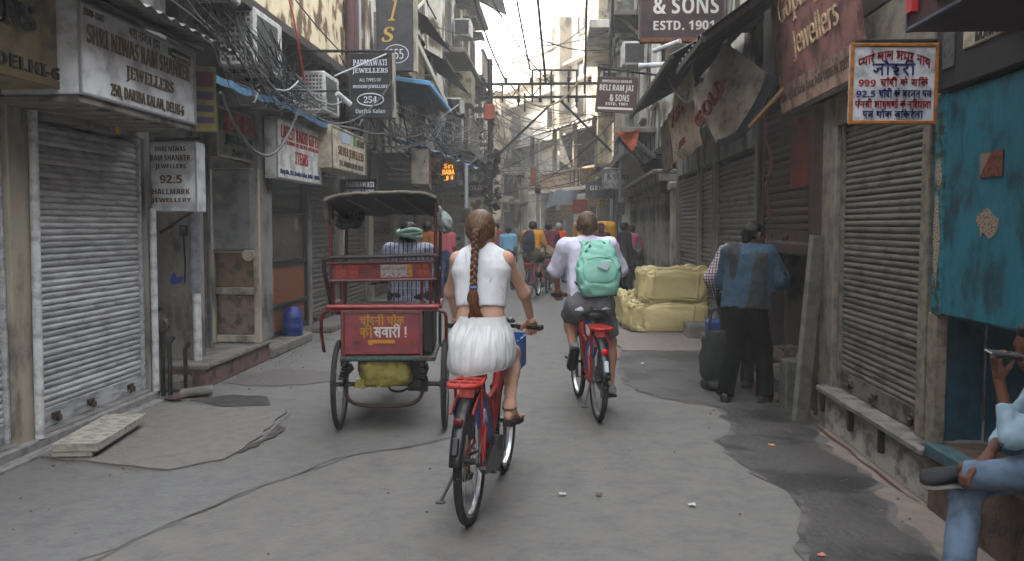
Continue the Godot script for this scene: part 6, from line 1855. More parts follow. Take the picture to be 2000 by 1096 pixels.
func bicycle(label, at: Vector3, turn: float, crank: float, near := true, light := false):
	var t = thing("bicycle", label, "bicycle", at, turn, "orange hire bicycles ridden down the street")
	var red := M("bike_red", Color(0.58, 0.09, 0.03), 0.4, {spec = 0.5, tex = "grime", scale = 3.0})
	var blk := M("bike_black", Color(0.06, 0.062, 0.066), 0.42, {spec = 0.5})
	var chrome := M("bike_rim", Color(0.68, 0.69, 0.7), 0.3, {metal = 0.85})
	var blue := M("bike_blue", Color(0.15, 0.34, 0.58), 0.45, {tex = "grime", scale = 4.0})
	var R := Vector3(0, 0.33, 0)
	var F := Vector3(0, 0.33, -1.02)
	wheel(t, "rear_wheel", R, 0.33, 0.046, 32, chrome)
	wheel(t, "front_wheel", F, 0.33, 0.046, 32, chrome)
	var s := S()
	var bb := Vector3(0, 0.29, -0.43)
	tb(s, [bb, Vector3(0, 0.74, -0.27)], 0.021, 10)
	tb(s, spline([Vector3(0, 0.72, -0.82), Vector3(0, 0.5, -0.68), Vector3(0, 0.36, -0.52), bb], 4), 0.03, 10)
	tb(s, [Vector3(0, 0.8, -0.79), Vector3(0, 0.6, -0.84)], 0.026, 10)
	tb(s, [Vector3(0, 0.55, -0.35), Vector3(0, 0.6, -0.77)], 0.018, 8)
	for e in [-1.0, 1.0]:
		tb(s, [Vector3(0, 0.66, -0.3), Vector3(e * 0.045, 0.6, -0.22), Vector3(e * 0.066, 0.33, 0.0)], 0.013, 8)
		tb(s, [bb + Vector3(e * 0.03, 0, 0), Vector3(e * 0.05, 0.3, -0.3), Vector3(e * 0.066, 0.33, 0.0)], 0.012, 8)
		bx(s, Vector3(e * 0.068, 0.33, 0.0), Vector3(0.008, 0.07, 0.06), 0.003)
	obj("frame", s, red, t)
	s = S()
	for e in [-1.0, 1.0]: tb(s, [Vector3(0, 0.63, -0.835), Vector3(e * 0.05, 0.58, -0.85), Vector3(e * 0.055, 0.33, -1.02)], 0.013, 8)
	obj("fork", s, blk, t)
	# mudguards
	for q in [[R, 10.0, 150.0, "rear_mudguard"], [F, 60.0, 150.0, "front_mudguard"]]:
		s = S()
		var rings := []
		var p: Array = arcpts(q[0], 0.362, q[1], q[2], 18)
		for i in p.size():
			var d: Vector3 = (p[i] - q[0]).normalized()
			var ring := PackedVector3Array()
			for z in [[-0.036, -0.035], [-0.034, -0.005], [-0.02, 0.007], [0.02, 0.007], [0.034, -0.005], [0.036, -0.035], [0.031, -0.035], [0.018, 0.0], [-0.018, 0.0], [-0.031, -0.035]]: ring.append(p[i] + Vector3(z[0], 0, 0) + d * z[1])
			rings.append(ring)
		loft(s, rings)
		obj(q[3], s, blk, t)
	# blue skirt guards with a white emblem and an orange edge
	for e in [-1.0, 1.0]:
		s = S()
		var inner: Array = arcpts(R, 0.2, 70, 165, 14, e * 0.056)
		var outer: Array = arcpts(R, 0.355, 60, 172, 14, e * 0.056)
		cloth(s, [outer, inner], 0.004, Vector3(e, 0, 0))
		var sg = obj("skirt_guard", s, blue, t)
		s = S()
		for k in 3:
			var pp := []
			for i in 9: pp.append(R + Vector3(e * 0.0585, 0.235 - k * 0.02 + 0.03 * sin(i * 0.5), -0.04 - i * 0.012 - k * 0.01))
			tb(s, pp, 0.006, 4)
		obj("emblem", s, M("emblem", Color(0.6, 0.66, 0.75), 0.5), sg)
		s = S()
		tb(s, arcpts(R, 0.358, 55, 176, 16, e * 0.057), 0.008, 6)
		tb(s, [R + Vector3(e * 0.05, 0.02, -0.357), R + Vector3(e * 0.066, -0.0, 0.0)], 0.008, 6)
		obj("guard_edge", s, red, t)
	# carrier
	s = S()
	for e in [-1.0, 1.0]:
		tb(s, [Vector3(e * 0.035, 0.755, -0.22), Vector3(e * 0.06, 0.76, -0.1), Vector3(e * 0.085, 0.765, 0.14), Vector3(e * 0.06, 0.765, 0.22), Vector3(0, 0.765, 0.235)], 0.011, 7)
		tb(s, [Vector3(e * 0.025, 0.76, -0.18), Vector3(e * 0.028, 0.765, 0.21)], 0.008, 6)
		tb(s, [Vector3(e * 0.07, 0.76, 0.05), Vector3(e * 0.066, 0.36, 0.01)], 0.008, 6)
	for z in [-0.12, -0.02, 0.08, 0.17]: bx(s, Vector3(0, 0.768, z), Vector3(0.13 + z * 0.12, 0.008, 0.035), 0.002)
	cloth(s, patch(Vector3(-0.045, 0.757, 0.05), Vector3(0.045, 0.757, 0.05), Vector3(-0.038, 0.69, 0.1), Vector3(0.038, 0.69, 0.1), 1, 1), 0.008, Vector3(0, 0, 1))
	obj("carrier", s, M("carrier", Color(0.6, 0.1, 0.035), 0.5, {tex = "grime", scale = 4.0}), t)
	s = S()
	tb(s, [Vector3(0, 0.72, -0.275), Vector3(0, 0.83, -0.235)], 0.014, 8)
	tb(s, [Vector3(0, 0.8, -0.79), Vector3(0, 0.93, -0.755), Vector3(0, 0.96, -0.77)], 0.014, 8)
	obj("posts", s, M("bike_rim"), t)
	s = S()
	var rings := []
	for q in [[0.02, 0.05, 0.02, 0.84], [-0.02, 0.105, 0.035, 0.842], [-0.08, 0.112, 0.042, 0.845], [-0.14, 0.085, 0.04, 0.848], [-0.2, 0.045, 0.034, 0.85], [-0.26, 0.026, 0.026, 0.852], [-0.3, 0.012, 0.015, 0.848]]:
		var ring := PackedVector3Array()
		for k in 14: ring.append(Vector3(cos(TAU * k / 14.0) * q[1], q[3] + sin(TAU * k / 14.0) * q[2] * (1.0 if sin(TAU * k / 14.0) > 0 else 1.3), q[0] - 0.12))
		rings.append(ring)
	loft(s, rings)
	obj("saddle", s, M("saddle", Color(0.045, 0.045, 0.048), 0.55), t)
	s = S()
	tb(s, spline([Vector3(-0.25, 0.965, -0.71), Vector3(-0.12, 0.965, -0.77), Vector3(0, 0.955, -0.78), Vector3(0.12, 0.965, -0.77), Vector3(0.25, 0.965, -0.71)], 4), 0.012, 8)
	obj("handlebar", s, blk, t)
	for e in [-1.0, 1.0]:
		s = S()
		tb(s, [Vector3(e * 0.19, 0.966, -0.738), Vector3(e * 0.285, 0.966, -0.69)], 0.016, 9)
		obj("grip", s, M("grip", Color(0.12, 0.12, 0.125), 0.8), t)
		s = S()
		tb(s, [Vector3(e * 0.15, 0.96, -0.765), Vector3(e * 0.18, 0.945, -0.81), Vector3(e * 0.26, 0.94, -0.77)], 0.006, 6)
		bx(s, Vector3(e * 0.14, 0.965, -0.76), Vector3(0.05, 0.04, 0.035), 0.01)
		obj("brake_lever", s, blk, t)
	s = S()
	lathe(s, Transform3D(Basis.IDENTITY, Vector3(0.08, 0.985, -0.765)), [Vector2(0.0, 0.0), Vector2(0.028, 0.0), Vector2(0.03, 0.012), Vector2(0.02, 0.028), Vector2(0, 0.032)], 12)
	bx(s, Vector3(0.02, 1.0, -0.78), Vector3(0.06, 0.05, 0.035), 0.012)
	obj("bell", s, blk, t)
	# front basket box
	s = S()
	for e in [-1.0, 1.0]: B2(s, Vector3(e * 0.12 - 0.006, 0.68, -1.1), Vector3(e * 0.12 + 0.006, 0.87, -0.9), 0.003)
	B2(s, Vector3(-0.114, 0.68, -0.912), Vector3(0.114, 0.86, -0.9), 0.003)
	B2(s, Vector3(-0.114, 0.68, -1.1), Vector3(0.114, 0.89, -1.088), 0.003)
	B2(s, Vector3(-0.114, 0.68, -1.088), Vector3(0.114, 0.692, -0.912))
	obj("basket", s, blue, t)
	# chain case, crank and pedals
	s = S()
	var oval_ring := PackedVector3Array()
	var oval2 := PackedVector3Array()
	for k in 24:
		var a := TAU * k / 24.0
		var p := Vector3(0.058, 0.3 + sin(a) * 0.1 * (1.0 if cos(a) < 0 else 0.6), -0.25 + cos(a) * 0.29)
		oval_ring.append(p)
		oval2.append(p + Vector3(0.03, 0, 0))
	loft(s, [oval_ring, oval2], true, false)
	obj("chain_case", s, blk, t)
	var ca := deg_to_rad(crank)
	for e in [-1.0, 1.0]:
		var d: Vector3 = Vector3(0, sin(ca), -cos(ca)) * 0.165 * e
		s = S()
		tb(s, [bb + Vector3(e * 0.06, 0, 0), bb + Vector3(e * 0.1, 0, 0), bb + d + Vector3(e * 0.105, 0, 0)], 0.011, 7)
		obj("crank", s, M("hub"), t)
		s = S()
		bx(s, bb + d + Vector3(e * 0.155, 0, 0), Vector3(0.09, 0.022, 0.075), 0.006)
		obj("pedal", s, blk, t)
	s = S()
	tb(s, [Vector3(-0.07, 0.3, 0.0), Vector3(-0.1, 0.22, 0.07), Vector3(-0.13, 0.15, 0.12)], 0.008, 7)
	bx(s, Vector3(-0.132, 0.145, 0.125), Vector3(0.05, 0.015, 0.03), 0.005)
	obj("kickstand", s, M("hub"), t)
	s = S()
	bx(s, Vector3(0, 0.33, 0.0), Vector3(0.17, 0.03, 0.03), 0.008)
	lathe(s, Transform3D(Basis(Vector3.BACK, PI / 2), Vector3(0.055, 0.33, 0)), [Vector2(0, -0.006), Vector2(0.045, -0.004), Vector2(0.045, 0.004), Vector2(0, 0.006)], 16, false)
	obj("axle", s, M("hub"), t)
	s = S()
	bx(s, arcpts(R, 0.385, 25, 25, 1)[0], Vector3(0.034, 0.09, 0.022), 0.006, Basis(Vector3.RIGHT, -0.4))
	obj("number_plate", s, M("plate_white", Color(0.6, 0.62, 0.64), 0.5) if light else blk, t)
	s = S()
	lumpy(s, arcpts(R, 0.39, 44, 44, 1)[0], Vector3(0.05, 0.04, 0.03), Basis.IDENTITY, 2, 0.7, 0.0, 10)
	obj("tail_light", s, M("tail_red2", Color(0.6, 0.03, 0.06), 0.25, {emit = Color(0.8, 0.02, 0.05), energy = 0.06}) if light else M("tail_dark", Color(0.3, 0.04, 0.03), 0.3), t)
	return t

func cyclists():
	bicycle("orange hire bicycle with blue skirt guards ridden by the woman in the white skirt", Vector3(-0.455, 0, -4.62 - 0.0), deg_to_rad(-6.7), 82.0)
	bicycle("orange hire bicycle with a red tail light ridden by the man with the mint backpack", Vector3(0.325, 0, -7.13), deg_to_rad(7.8), -97.0, true, true)
	bicycle("orange hire bicycle ridden by the cyclist in the yellow shirt", Vector3(-0.6, 0, -18.9), deg_to_rad(-9.0), 100.0)
	bicycle("orange hire bicycle ridden by the cyclist in the maroon shirt", Vector3(-0.25, 0, -20.6), deg_to_rad(-4.0), 60.0)

func rickshaw():
	var t = thing("cycle_rickshaw", "maroon cycle rickshaw with a ragged black canopy and a painted Hindi box", "rickshaw", Vector3(-1.335, 0, -6.8), deg_to_rad(5.0))
	var red := M("rick_red", Color(0.31, 0.045, 0.06), 0.45, {tex = "rust", scale = 2.2, spec = 0.5})
	var bright := M("rick_bright", Color(0.5, 0.06, 0.08), 0.4, {tex = "grime", scale = 2.0, spec = 0.5})
	var box := M("rick_box", Color(0.44, 0.065, 0.12), 0.42, {tex = "grime", scale = 1.5, spec = 0.5})
	var dark := M("rick_dark", Color(0.055, 0.055, 0.055), 0.7, {tex = "grime", scale = 3.0})
	var rim := M("rick_rim", Color(0.3, 0.3, 0.29), 0.5, {metal = 0.7})
	for e in [-1.0, 1.0]: wheel(t, "rear_wheel", Vector3(e * 0.405 + 0.06, 0.345, 0), 0.345, 0.042, 36, rim)
	wheel(t, "front_wheel", Vector3(0, 0.33, -2.0), 0.33, 0.04, 32, rim)
	var s := S()
	tb(s, [Vector3(-0.42, 0.345, 0), Vector3(0.54, 0.345, 0)], 0.018, 8)
	for x in [-0.3, 0.3]:
		tb(s, [Vector3(x, 0.345, 0), Vector3(x, 0.5, 0), Vector3(x * 0.9, 0.56, -0.1)], 0.02, 7)
		for k in 4: bx(s, Vector3(x, 0.42 + k * 0.018, -0.05), Vector3(0.05, 0.012, 0.5 - k * 0.08), 0.003)
	lathe(s, Transform3D(Basis(Vector3.BACK, PI / 2), Vector3(0.28, 0.345, 0)), [Vector2(0, -0.06), Vector2(0.06, -0.05), Vector2(0.065, 0.0), Vector2(0.05, 0.05), Vector2(0, 0.06)], 14, false)
	bx(s, Vector3(0.24, 0.46, -0.1), Vector3(0.12, 0.16, 0.2), 0.02)
	bx(s, Vector3(0.22, 0.3, -0.2), Vector3(0.12, 0.08, 0.1), 0.01)
	obj("axle_assembly", s, dark, t)
	s = S()
	tb(s, spline([Vector3(-0.3, 0.4, 0.02), Vector3(-0.28, 0.26, 0.06), Vector3(-0.18, 0.2, 0.08), Vector3(0.1, 0.19, 0.08), Vector3(0.26, 0.23, 0.06), Vector3(0.31, 0.36, 0.02)], 5), 0.015, 8)
	obj("loop_bar", s, M("rick_brown", Color(0.16, 0.07, 0.06), 0.6, {tex = "rust", scale = 3.0}), t)
	s = S()
	tb(s, spline([Vector3(0.02, 0.36, 0.0), Vector3(0.05, 0.31, 0.05), Vector3(0.14, 0.3, 0.05), Vector3(0.25, 0.36, 0.0)], 4), 0.01, 6)
	obj("loop_bar", s, M("rick_brown", Color(0.16, 0.07, 0.06), 0.6, {tex = "rust", scale = 3.0}), t)
	# box and seat
	s = S()
	B2(s, Vector3(-0.3, 0.585, -0.5), Vector3(0.29, 0.93, 0.12), 0.012)
	var bo = obj("seat_box", s, box, t)
	s = S()
	for x in [-0.3, 0.29]: B2(s, Vector3(x - 0.014, 0.58, 0.1), Vector3(x + 0.014, 0.93, 0.132), 0.004)
	B2(s, Vector3(-0.286, 0.9, 0.1), Vector3(0.276, 0.93, 0.13), 0.004)
	obj("box_edge", s, red, bo)
	hindi(bo, "c A H d n I / c AU k", Vector3(0.0, 0.845, 0.123), CF, 0.34, 0.06, M("rick_yellow", Color(0.6, 0.42, 0.05), 0.6), 0.17)
	hindi(bo, "k I", Vector3(-0.12, 0.755, 0.123), CF, 0.095, 0.066, M("rick_yellow"), 0.17)
	hindi(bo, "s v A r I / !", Vector3(0.06, 0.76, 0.123), CF, 0.25, 0.07, M("rick_white", Color(0.72, 0.68, 0.66), 0.6), 0.18)
	s = S()
	bx(s, Vector3(0.0, 0.69, 0.122), Vector3(0.185, 0.026, 0.004))
	bx(s, Vector3(-0.09, 0.682, 0.1225), Vector3(0.035, 0.036, 0.004))
	obj("yellow_band", s, M("rick_yellow"), bo)
	hindi(bo, "a m r / d l", Vector3(0.205, 0.685, 0.123), CF, 0.1, 0.03, M("rick_orange", Color(0.5, 0.2, 0.03), 0.6), 0.15)
	s = S()
	bx(s, Vector3(-0.2, 0.68, 0.1215), Vector3(0.04, 0.03, 0.002))
	obj("chipped_patch", s, M("chip", Color(0.2, 0.17, 0.17), 0.8), bo)
	s = S()
	B2(s, Vector3(-0.32, 0.545, -0.55), Vector3(0.4, 0.582, 0.16), 0.006)
	for x in [-0.3, 0.3]: B2(s, Vector3(x - 0.02, 0.5, -1.1), Vector3(x + 0.02, 0.545, 0.12), 0.004)
	obj("chassis", s, M("rick_grey", Color(0.24, 0.23, 0.22), 0.6, {metal = 0.3, tex = "rust", scale = 3.0}), t)
	s = S()
	bx(s, Vector3(-0.02, 0.563, 0.162), Vector3(0.5, 0.02, 0.006), 0.002)
	obj("teal_strip", s, M("rick_teal", Color(0.15, 0.3, 0.3), 0.6, {tex = "rust", scale = 6.0}), t)
	s = S()
	B2(s, Vector3(0.305, 0.6, -0.5), Vector3(0.38, 0.92, 0.09), 0.01)
	obj("side_panel", s, dark, t)
	s = S()
	lumpy(s, Vector3(0, 0.915, -0.22), Vector3(0.78, 0.07, 0.56), Basis.IDENTITY, 4, 0.25, 0.004, 22)
	obj("seat", s, M("rick_seat", Color(0.16, 0.04, 0.05), 0.5), t)
	s = S()
	tb(s, [Vector3(-0.42, 0.95, 0.09), Vector3(0.42, 0.955, 0.09)], 0.022, 9)
	tb(s, [Vector3(-0.42, 0.95, 0.09), Vector3(-0.42, 0.95, -0.5)], 0.016, 8)
	tb(s, [Vector3(0.42, 0.955, 0.09), Vector3(0.42, 0.955, -0.5)], 0.016, 8)
	obj("seat_rim", s, bright, t)
	s = S()
	B2(s, Vector3(-0.42, 0.915, -0.5), Vector3(0.42, 0.935, 0.1), 0.006)
	tb(s, spline([Vector3(0.4, 0.93, 0.08), Vector3(0.47, 0.9, 0.08), Vector3(0.48, 0.78, 0.06), Vector3(0.47, 0.6, 0.0)], 3), 0.014, 7)
	tb(s, spline([Vector3(-0.4, 0.93, 0.08), Vector3(-0.46, 0.88, 0.08), Vector3(-0.47, 0.75, 0.06), Vector3(-0.46, 0.6, 0.0)], 3), 0.014, 7)
	obj("seat_frame", s, red, t)
	# back rest
	s = S()
	tb(s, spline([Vector3(-0.39, 0.95, 0.06), Vector3(-0.425, 1.2, 0.13), Vector3(-0.43, 1.29, 0.15), Vector3(-0.39, 1.325, 0.155), Vector3(0, 1.335, 0.16), Vector3(0.37, 1.345, 0.155), Vector3(0.41, 1.31, 0.15), Vector3(0.42, 1.2, 0.13), Vector3(0.41, 0.95, 0.06)], 4), 0.016, 8)
	obj("back_rail", s, M("rail_dark", Color(0.12, 0.07, 0.07), 0.5, {tex = "rust", scale = 3.0}), t)
	s = S()
	for y in [1.15, 1.285]: tb(s, [Vector3(-0.4, y, 0.13), Vector3(0.41, y + 0.015, 0.13)], 0.012, 7)
	for x in [-0.37, -0.29, 0.3, 0.36]: tb(s, [Vector3(x, 0.95, 0.06), Vector3(x, 1.31, 0.13)], 0.011, 7)
	for x in [-0.42, 0.42]: tb(s, [Vector3(x, 0.95, 0.0), Vector3(x * 0.98, 1.2, -0.1), Vector3(x * 0.97, 1.22, -0.5), Vector3(x * 0.97, 0.95, -0.52)], 0.013, 7)
	obj("back_frame", s, red, t)
	s = S()
	bx(s, Vector3(0, 1.225, 0.118), Vector3(0.75, 0.12, 0.012), 0.003, Basis(Vector3.BACK, 0.018))
	var bp = obj("back_panel", s, M("rick_panel", Color(0.36, 0.06, 0.08), 0.6, {tex = "dirty", scale = 3.0}), t)
	for q in [[-0.305, 0.075, Color(0.5, 0.17, 0.06)], [-0.215, 0.08, Color(0.5, 0.14, 0.07)], [0.09, 0.2, Color(0.5, 0.46, 0.45)], [0.21, 0.04, Color(0.55, 0.35, 0.08)], [0.31, 0.09, Color(0.48, 0.17, 0.07)]]:
		s = S()
		bx(s, Vector3(q[0], 1.225 + q[0] * 0.018, 0.1255), Vector3(q[1], 0.098, 0.002), 0.0, Basis(Vector3.BACK, 0.018))
		obj("torn_print", s, M("print%.2f" % q[0], q[2], 0.7, {tex = "dirty", scale = 9.0}), bp)
	# canopy
	s = S()
	for x in [-0.4, 0.4]:
		s = S()
		tb(s, [Vector3(x, 0.95, 0.0), Vector3(x, 1.74, 0.02)], 0.014, 7)
		obj("rear_post", s, red, t)
		s = S()
		tb(s, [Vector3(x, 0.55, -0.62), Vector3(x, 1.66, -0.85)], 0.014, 7)
		obj("front_post", s, dark, t)
	s = S()
	var rows := []
	for i in 7:
		var v := i / 6.0
		var r := []
		for k in 15:
			var u := k / 14.0
			var edge: float = pow(absf(u * 2.0 - 1.0), 6.0)
			r.append(Vector3(lerpf(-0.42, 0.41, u), lerpf(1.795, 1.665, v) + 0.025 * u - 0.05 * edge + 0.012 * sin(u * PI * 4.0) * v + rng.randf_range(-0.004, 0.004), lerpf(0.12, -1.05, v)))
		rows.append(r)
	cloth(s, rows, 0.008, Vector3.UP)
	obj("canopy", s, M("canopy_black", Color(0.012, 0.016, 0.018), 0.8, {tex = "grime", scale = 2.0}), t)
	s = S()
	var edge := []
	for k in 15: edge.append(rows[0][k] + Vector3(0, 0.006, 0.01))
	tb(s, edge, 0.013, 6)
	obj("canopy_hem", s, M("hem_grey", Color(0.42, 0.4, 0.37), 0.9, {tex = "dirty", scale = 9.0}), t)
	s = S()
	for x in [-0.22, 0.0, 0.2]: tb(s, [Vector3(x - 0.04, 1.765 + x * 0.02, 0.1), Vector3(x + 0.1, 1.655, -1.02)], 0.008, 5)
	tb(s, [Vector3(-0.42, 1.66, -1.04), Vector3(0.42, 1.68, -1.04)], 0.014, 6)
	obj("canopy_rib", s, M("rib", Color(0.3, 0.25, 0.24), 0.6), t)
	s = S()
	lumpy(s, Vector3(-0.41, 1.7, -0.02), Vector3(0.06, 0.2, 0.32), Basis(Vector3.RIGHT, 0.15), 9, 0.7, 0.05, 18)
	obj("canopy_side", s, M("canopy_tan", Color(0.3, 0.28, 0.25), 0.85, {tex = "dirty", scale = 3.0}), t)
	s = S()
	lumpy(s, Vector3(-0.33, 1.63, -0.6), Vector3(0.2, 0.12, 0.55), Basis(Vector3.RIGHT, 0.2), 12, 0.6, 0.06, 22, 1.2)
	obj("rolled_flap", s, M("canopy_black"), t)
	s = S()
	lumpy(s, Vector3(0.445, 1.62, -0.25), Vector3(0.07, 0.22, 0.3), Basis(Vector3.BACK, 0.25), 15, 0.7, 0.05, 22, 1.0)
	obj("rolled_sheet", s, M("rolled", Color(0.5, 0.54, 0.52), 0.7, {tex = "grime", scale = 4.0}), t)
	# front cycle part: frame, saddle, handlebar, foot board
	s = S()
	tb(s, [Vector3(0, 0.55, -0.6), Vector3(0.02, 0.5, -1.0), Vector3(0.02, 0.75, -1.75)], 0.02, 8)
	tb(s, [Vector3(0.02, 0.42, -1.25), Vector3(0.04, 0.85, -1.2)], 0.018, 8)
	tb(s, [Vector3(0, 0.95, -1.75), Vector3(0, 0.7, -1.83), Vector3(0.05, 0.33, -2.0)], 0.016, 8)
	tb(s, spline([Vector3(-0.28, 1.02, -1.5), Vector3(-0.18, 1.03, -1.72), Vector3(0, 1.0, -1.76), Vector3(0.18, 1.03, -1.72), Vector3(0.28, 1.02, -1.5)], 4), 0.013, 7)
	obj("cycle_frame", s, dark, t)
	s = S()
	lumpy(s, Vector3(0.04, 0.87, -1.2), Vector3(0.22, 0.07, 0.26), Basis.IDENTITY, 6, 0.8, 0.0, 12)
	obj("saddle", s, dark, t)
	s = S()
	B2(s, Vector3(-0.3, 0.5, -1.1), Vector3(0.3, 0.53, -0.55), 0.005)
	obj("foot_board", s, red, t)
	# yellow sack slung under the box
	s = S()
	lumpy(s, Vector3(0.0, 0.46, 0.02), Vector3(0.4, 0.24, 0.3), Basis(Vector3.BACK, 0.05), 21, 0.4, 0.035, 24)
	cloth(s, patch(Vector3(-0.2, 0.4, 0.13), Vector3(0.15, 0.42, 0.17), Vector3(-0.22, 0.335, 0.14), Vector3(0.05, 0.36, 0.17), 3, 8, func(u, v): return Vector3(0, 0.01 * sin(v * 17.0), 0.01 * sin(v * 11.0))), 0.004, Vector3(0, 0, 1))
	var a = one("sack", s, M("sack", Color(0.42, 0.38, 0.13), 0.75, {tex = "grime", scale = 3.0, nrm = "fold_n", ns = 0.5}), "yellow plastic sack slung under the rickshaw box", "sack")
	a.transform = t.transform

# ---------------------------------------------------------------- figures: tapered capsules joined by a smooth minimum, meshed as surface nets
# bone: [a, b, ra, rb, flat] flat: 1 cuts the b end square, 2 the a end, 3 both
func field(s: SurfaceTool, bones: Array, cell: float, k: float, amp := 0.0, freq := 9.0, seed := 1):
	var pad := 4.0 / k
	var lo := Vector3.INF
	var hi := -Vector3.INF
	for b in bones:
		var r: float = max(b[2], b[3]) + pad
		lo = lo.min(b[0] - Vector3.ONE * r).min(b[1] - Vector3.ONE * r)
		hi = hi.max(b[0] + Vector3.ONE * r).max(b[1] + Vector3.ONE * r)
	var nx := int((hi.x - lo.x) / cell) + 2
	var ny := int((hi.y - lo.y) / cell) + 2
	var nz := int((hi.z - lo.z) / cell) + 2
	var acc := PackedFloat32Array()
	acc.resize(nx * ny * nz)
	for b in bones:
		var A: Vector3 = b[0]
		var C: Vector3 = b[1]
		var ra: float = b[2]
		var rb: float = b[3]
		var flat: int = b[4] if b.size() > 4 else 0
		var ab: Vector3 = C - A
		var L: float = ab.length()
		var il: float = 1.0 / max(L * L, 1e-9)
		var dn: Vector3 = ab / max(L, 1e-6)
		var r: float = max(ra, rb) + pad
		var i0 := int((min(A.x, C.x) - r - lo.x) / cell)
		var i1 := int((max(A.x, C.x) + r - lo.x) / cell) + 1
		var j0 := int((min(A.y, C.y) - r - lo.y) / cell)
		var j1 := int((max(A.y, C.y) + r - lo.y) / cell) + 1
		var l0 := int((min(A.z, C.z) - r - lo.z) / cell)
		var l1 := int((max(A.z, C.z) + r - lo.z) / cell) + 1
		for l in range(maxi(l0, 0), mini(l1 + 1, nz)):
			for j in range(maxi(j0, 0), mini(j1 + 1, ny)):
				var base := (l * ny + j) * nx
				for i in range(maxi(i0, 0), mini(i1 + 1, nx)):
					var q := Vector3(lo.x + i * cell, lo.y + j * cell, lo.z + l * cell) - A
					var h := clampf(q.dot(ab) * il, 0.0, 1.0)
					var d := (q - ab * h).length() - ra - (rb - ra) * h
					if flat > 0:
						var t := q.dot(dn)
						if flat & 1: d = maxf(d if t < L else (q - dn * t).length() - rb, t - L)
						if flat & 2: d = maxf(d if t > 0.0 else (q - dn * t).length() - ra, -t)
					if d < pad: acc[base + i] += exp(-k * d)
	var n := FastNoiseLite.new()
	n.seed = seed
	n.frequency = freq
	n.fractal_octaves = 2
	var ik := 1.0 / k
	var val := PackedFloat32Array()
	val.resize(acc.size())
	for id in acc.size():
		var a := acc[id]
		if a < 0.02:
			val[id] = pad
			continue
		var d := -log(a) * ik
		if amp > 0.0 and absf(d) < cell * 3.0:
			d += amp * n.get_noise_3d(id % nx * cell, (id / nx) % ny * cell * 0.55, id / (nx * ny) * cell)
		val[id] = d
	var vid := PackedInt32Array()
	vid.resize(acc.size())
	vid.fill(-1)
	var vs := PackedVector3Array()
	var sy := nx
	var sz := nx * ny
	var off := [0, 1, sy, sy + 1, sz, sz + 1, sz + sy, sz + sy + 1]
	var lim := cell * 1.9
	for l in nz - 1:
		for j in ny - 1:
			var base := (l * ny + j) * nx
			for i in nx - 1:
				var id := base + i
				var v0 := val[id]
				if absf(v0) > lim: continue
				var v := [v0, val[id + 1], val[id + sy], val[id + sy + 1], val[id + sz], val[id + sz + 1], val[id + sz + sy], val[id + sz + sy + 1]]
				var m := 0
				for q in 8:
					if v[q] < 0.0: m |= 1 << q
				if m == 0 or m == 255: continue
				var sum := Vector3.ZERO
				var cnt := 0
				for e in EDGES:
					var va: float = v[e[0]]
					var vb: float = v[e[1]]
					if (va < 0.0) == (vb < 0.0): continue
					var t := va / (va - vb)
					sum += CORN[e[0]].lerp(CORN[e[1]], t)
					cnt += 1
				vid[id] = vs.size()
				vs.append(lo + (Vector3(i, j, l) + sum / cnt) * cell)
	s.set_smooth_group(0)
	for l in range(1, nz - 1):
		for j in range(1, ny - 1):
			var base := (l * ny + j) * nx
			for i in range(1, nx - 1):
				var id := base + i
				var a := val[id]
				if absf(a) > lim: continue
				var ina := a < 0.0
				if ina != (val[id + 1] < 0.0): net(s, vs, vid, id, id - sy, id - sy - sz, id - sz, ina)
				if ina != (val[id + sy] < 0.0): net(s, vs, vid, id, id - sz, id - sz - 1, id - 1, ina)
				if ina != (val[id + sz] < 0.0): net(s, vs, vid, id, id - 1, id - 1 - sy, id - sy, ina)

const EDGES := [[0, 1], [2, 3], [4, 5], [6, 7], [0, 2], [1, 3], [4, 6], [5, 7], [0, 4], [1, 5], [2, 6], [3, 7]]
const CORN := [Vector3(0, 0, 0), Vector3(1, 0, 0), Vector3(0, 1, 0), Vector3(1, 1, 0), Vector3(0, 0, 1), Vector3(1, 0, 1), Vector3(0, 1, 1), Vector3(1, 1, 1)]

var paint = null
func net(s, vs, vid, a, b, c, d, ina):
	a = vid[a]; b = vid[b]; c = vid[c]; d = vid[d]
	if a < 0 or b < 0 or c < 0 or d < 0: return
	if paint != null: s.set_color((paint as Callable).call((vs[a] + vs[b] + vs[c] + vs[d]) * 0.25))
	if ina:
		s.add_vertex(vs[a]); s.add_vertex(vs[c]); s.add_vertex(vs[b])
		s.add_vertex(vs[a]); s.add_vertex(vs[d]); s.add_vertex(vs[c])
	else:
		s.add_vertex(vs[a]); s.add_vertex(vs[b]); s.add_vertex(vs[c])
		s.add_vertex(vs[a]); s.add_vertex(vs[c]); s.add_vertex(vs[d])

func ik(a: Vector3, b: Vector3, l1: float, l2: float, pole: Vector3) -> Vector3:
	var d := b - a
	var L: float = min(d.length(), (l1 + l2) * 0.999)
	var x := (l1 * l1 - l2 * l2 + L * L) / (2.0 * L)
	var h := sqrt(max(l1 * l1 - x * x, 0.0))
	var u := d.normalized()
	var p := (pole - u * pole.dot(u)).normalized()
	return a + u * x + p * h

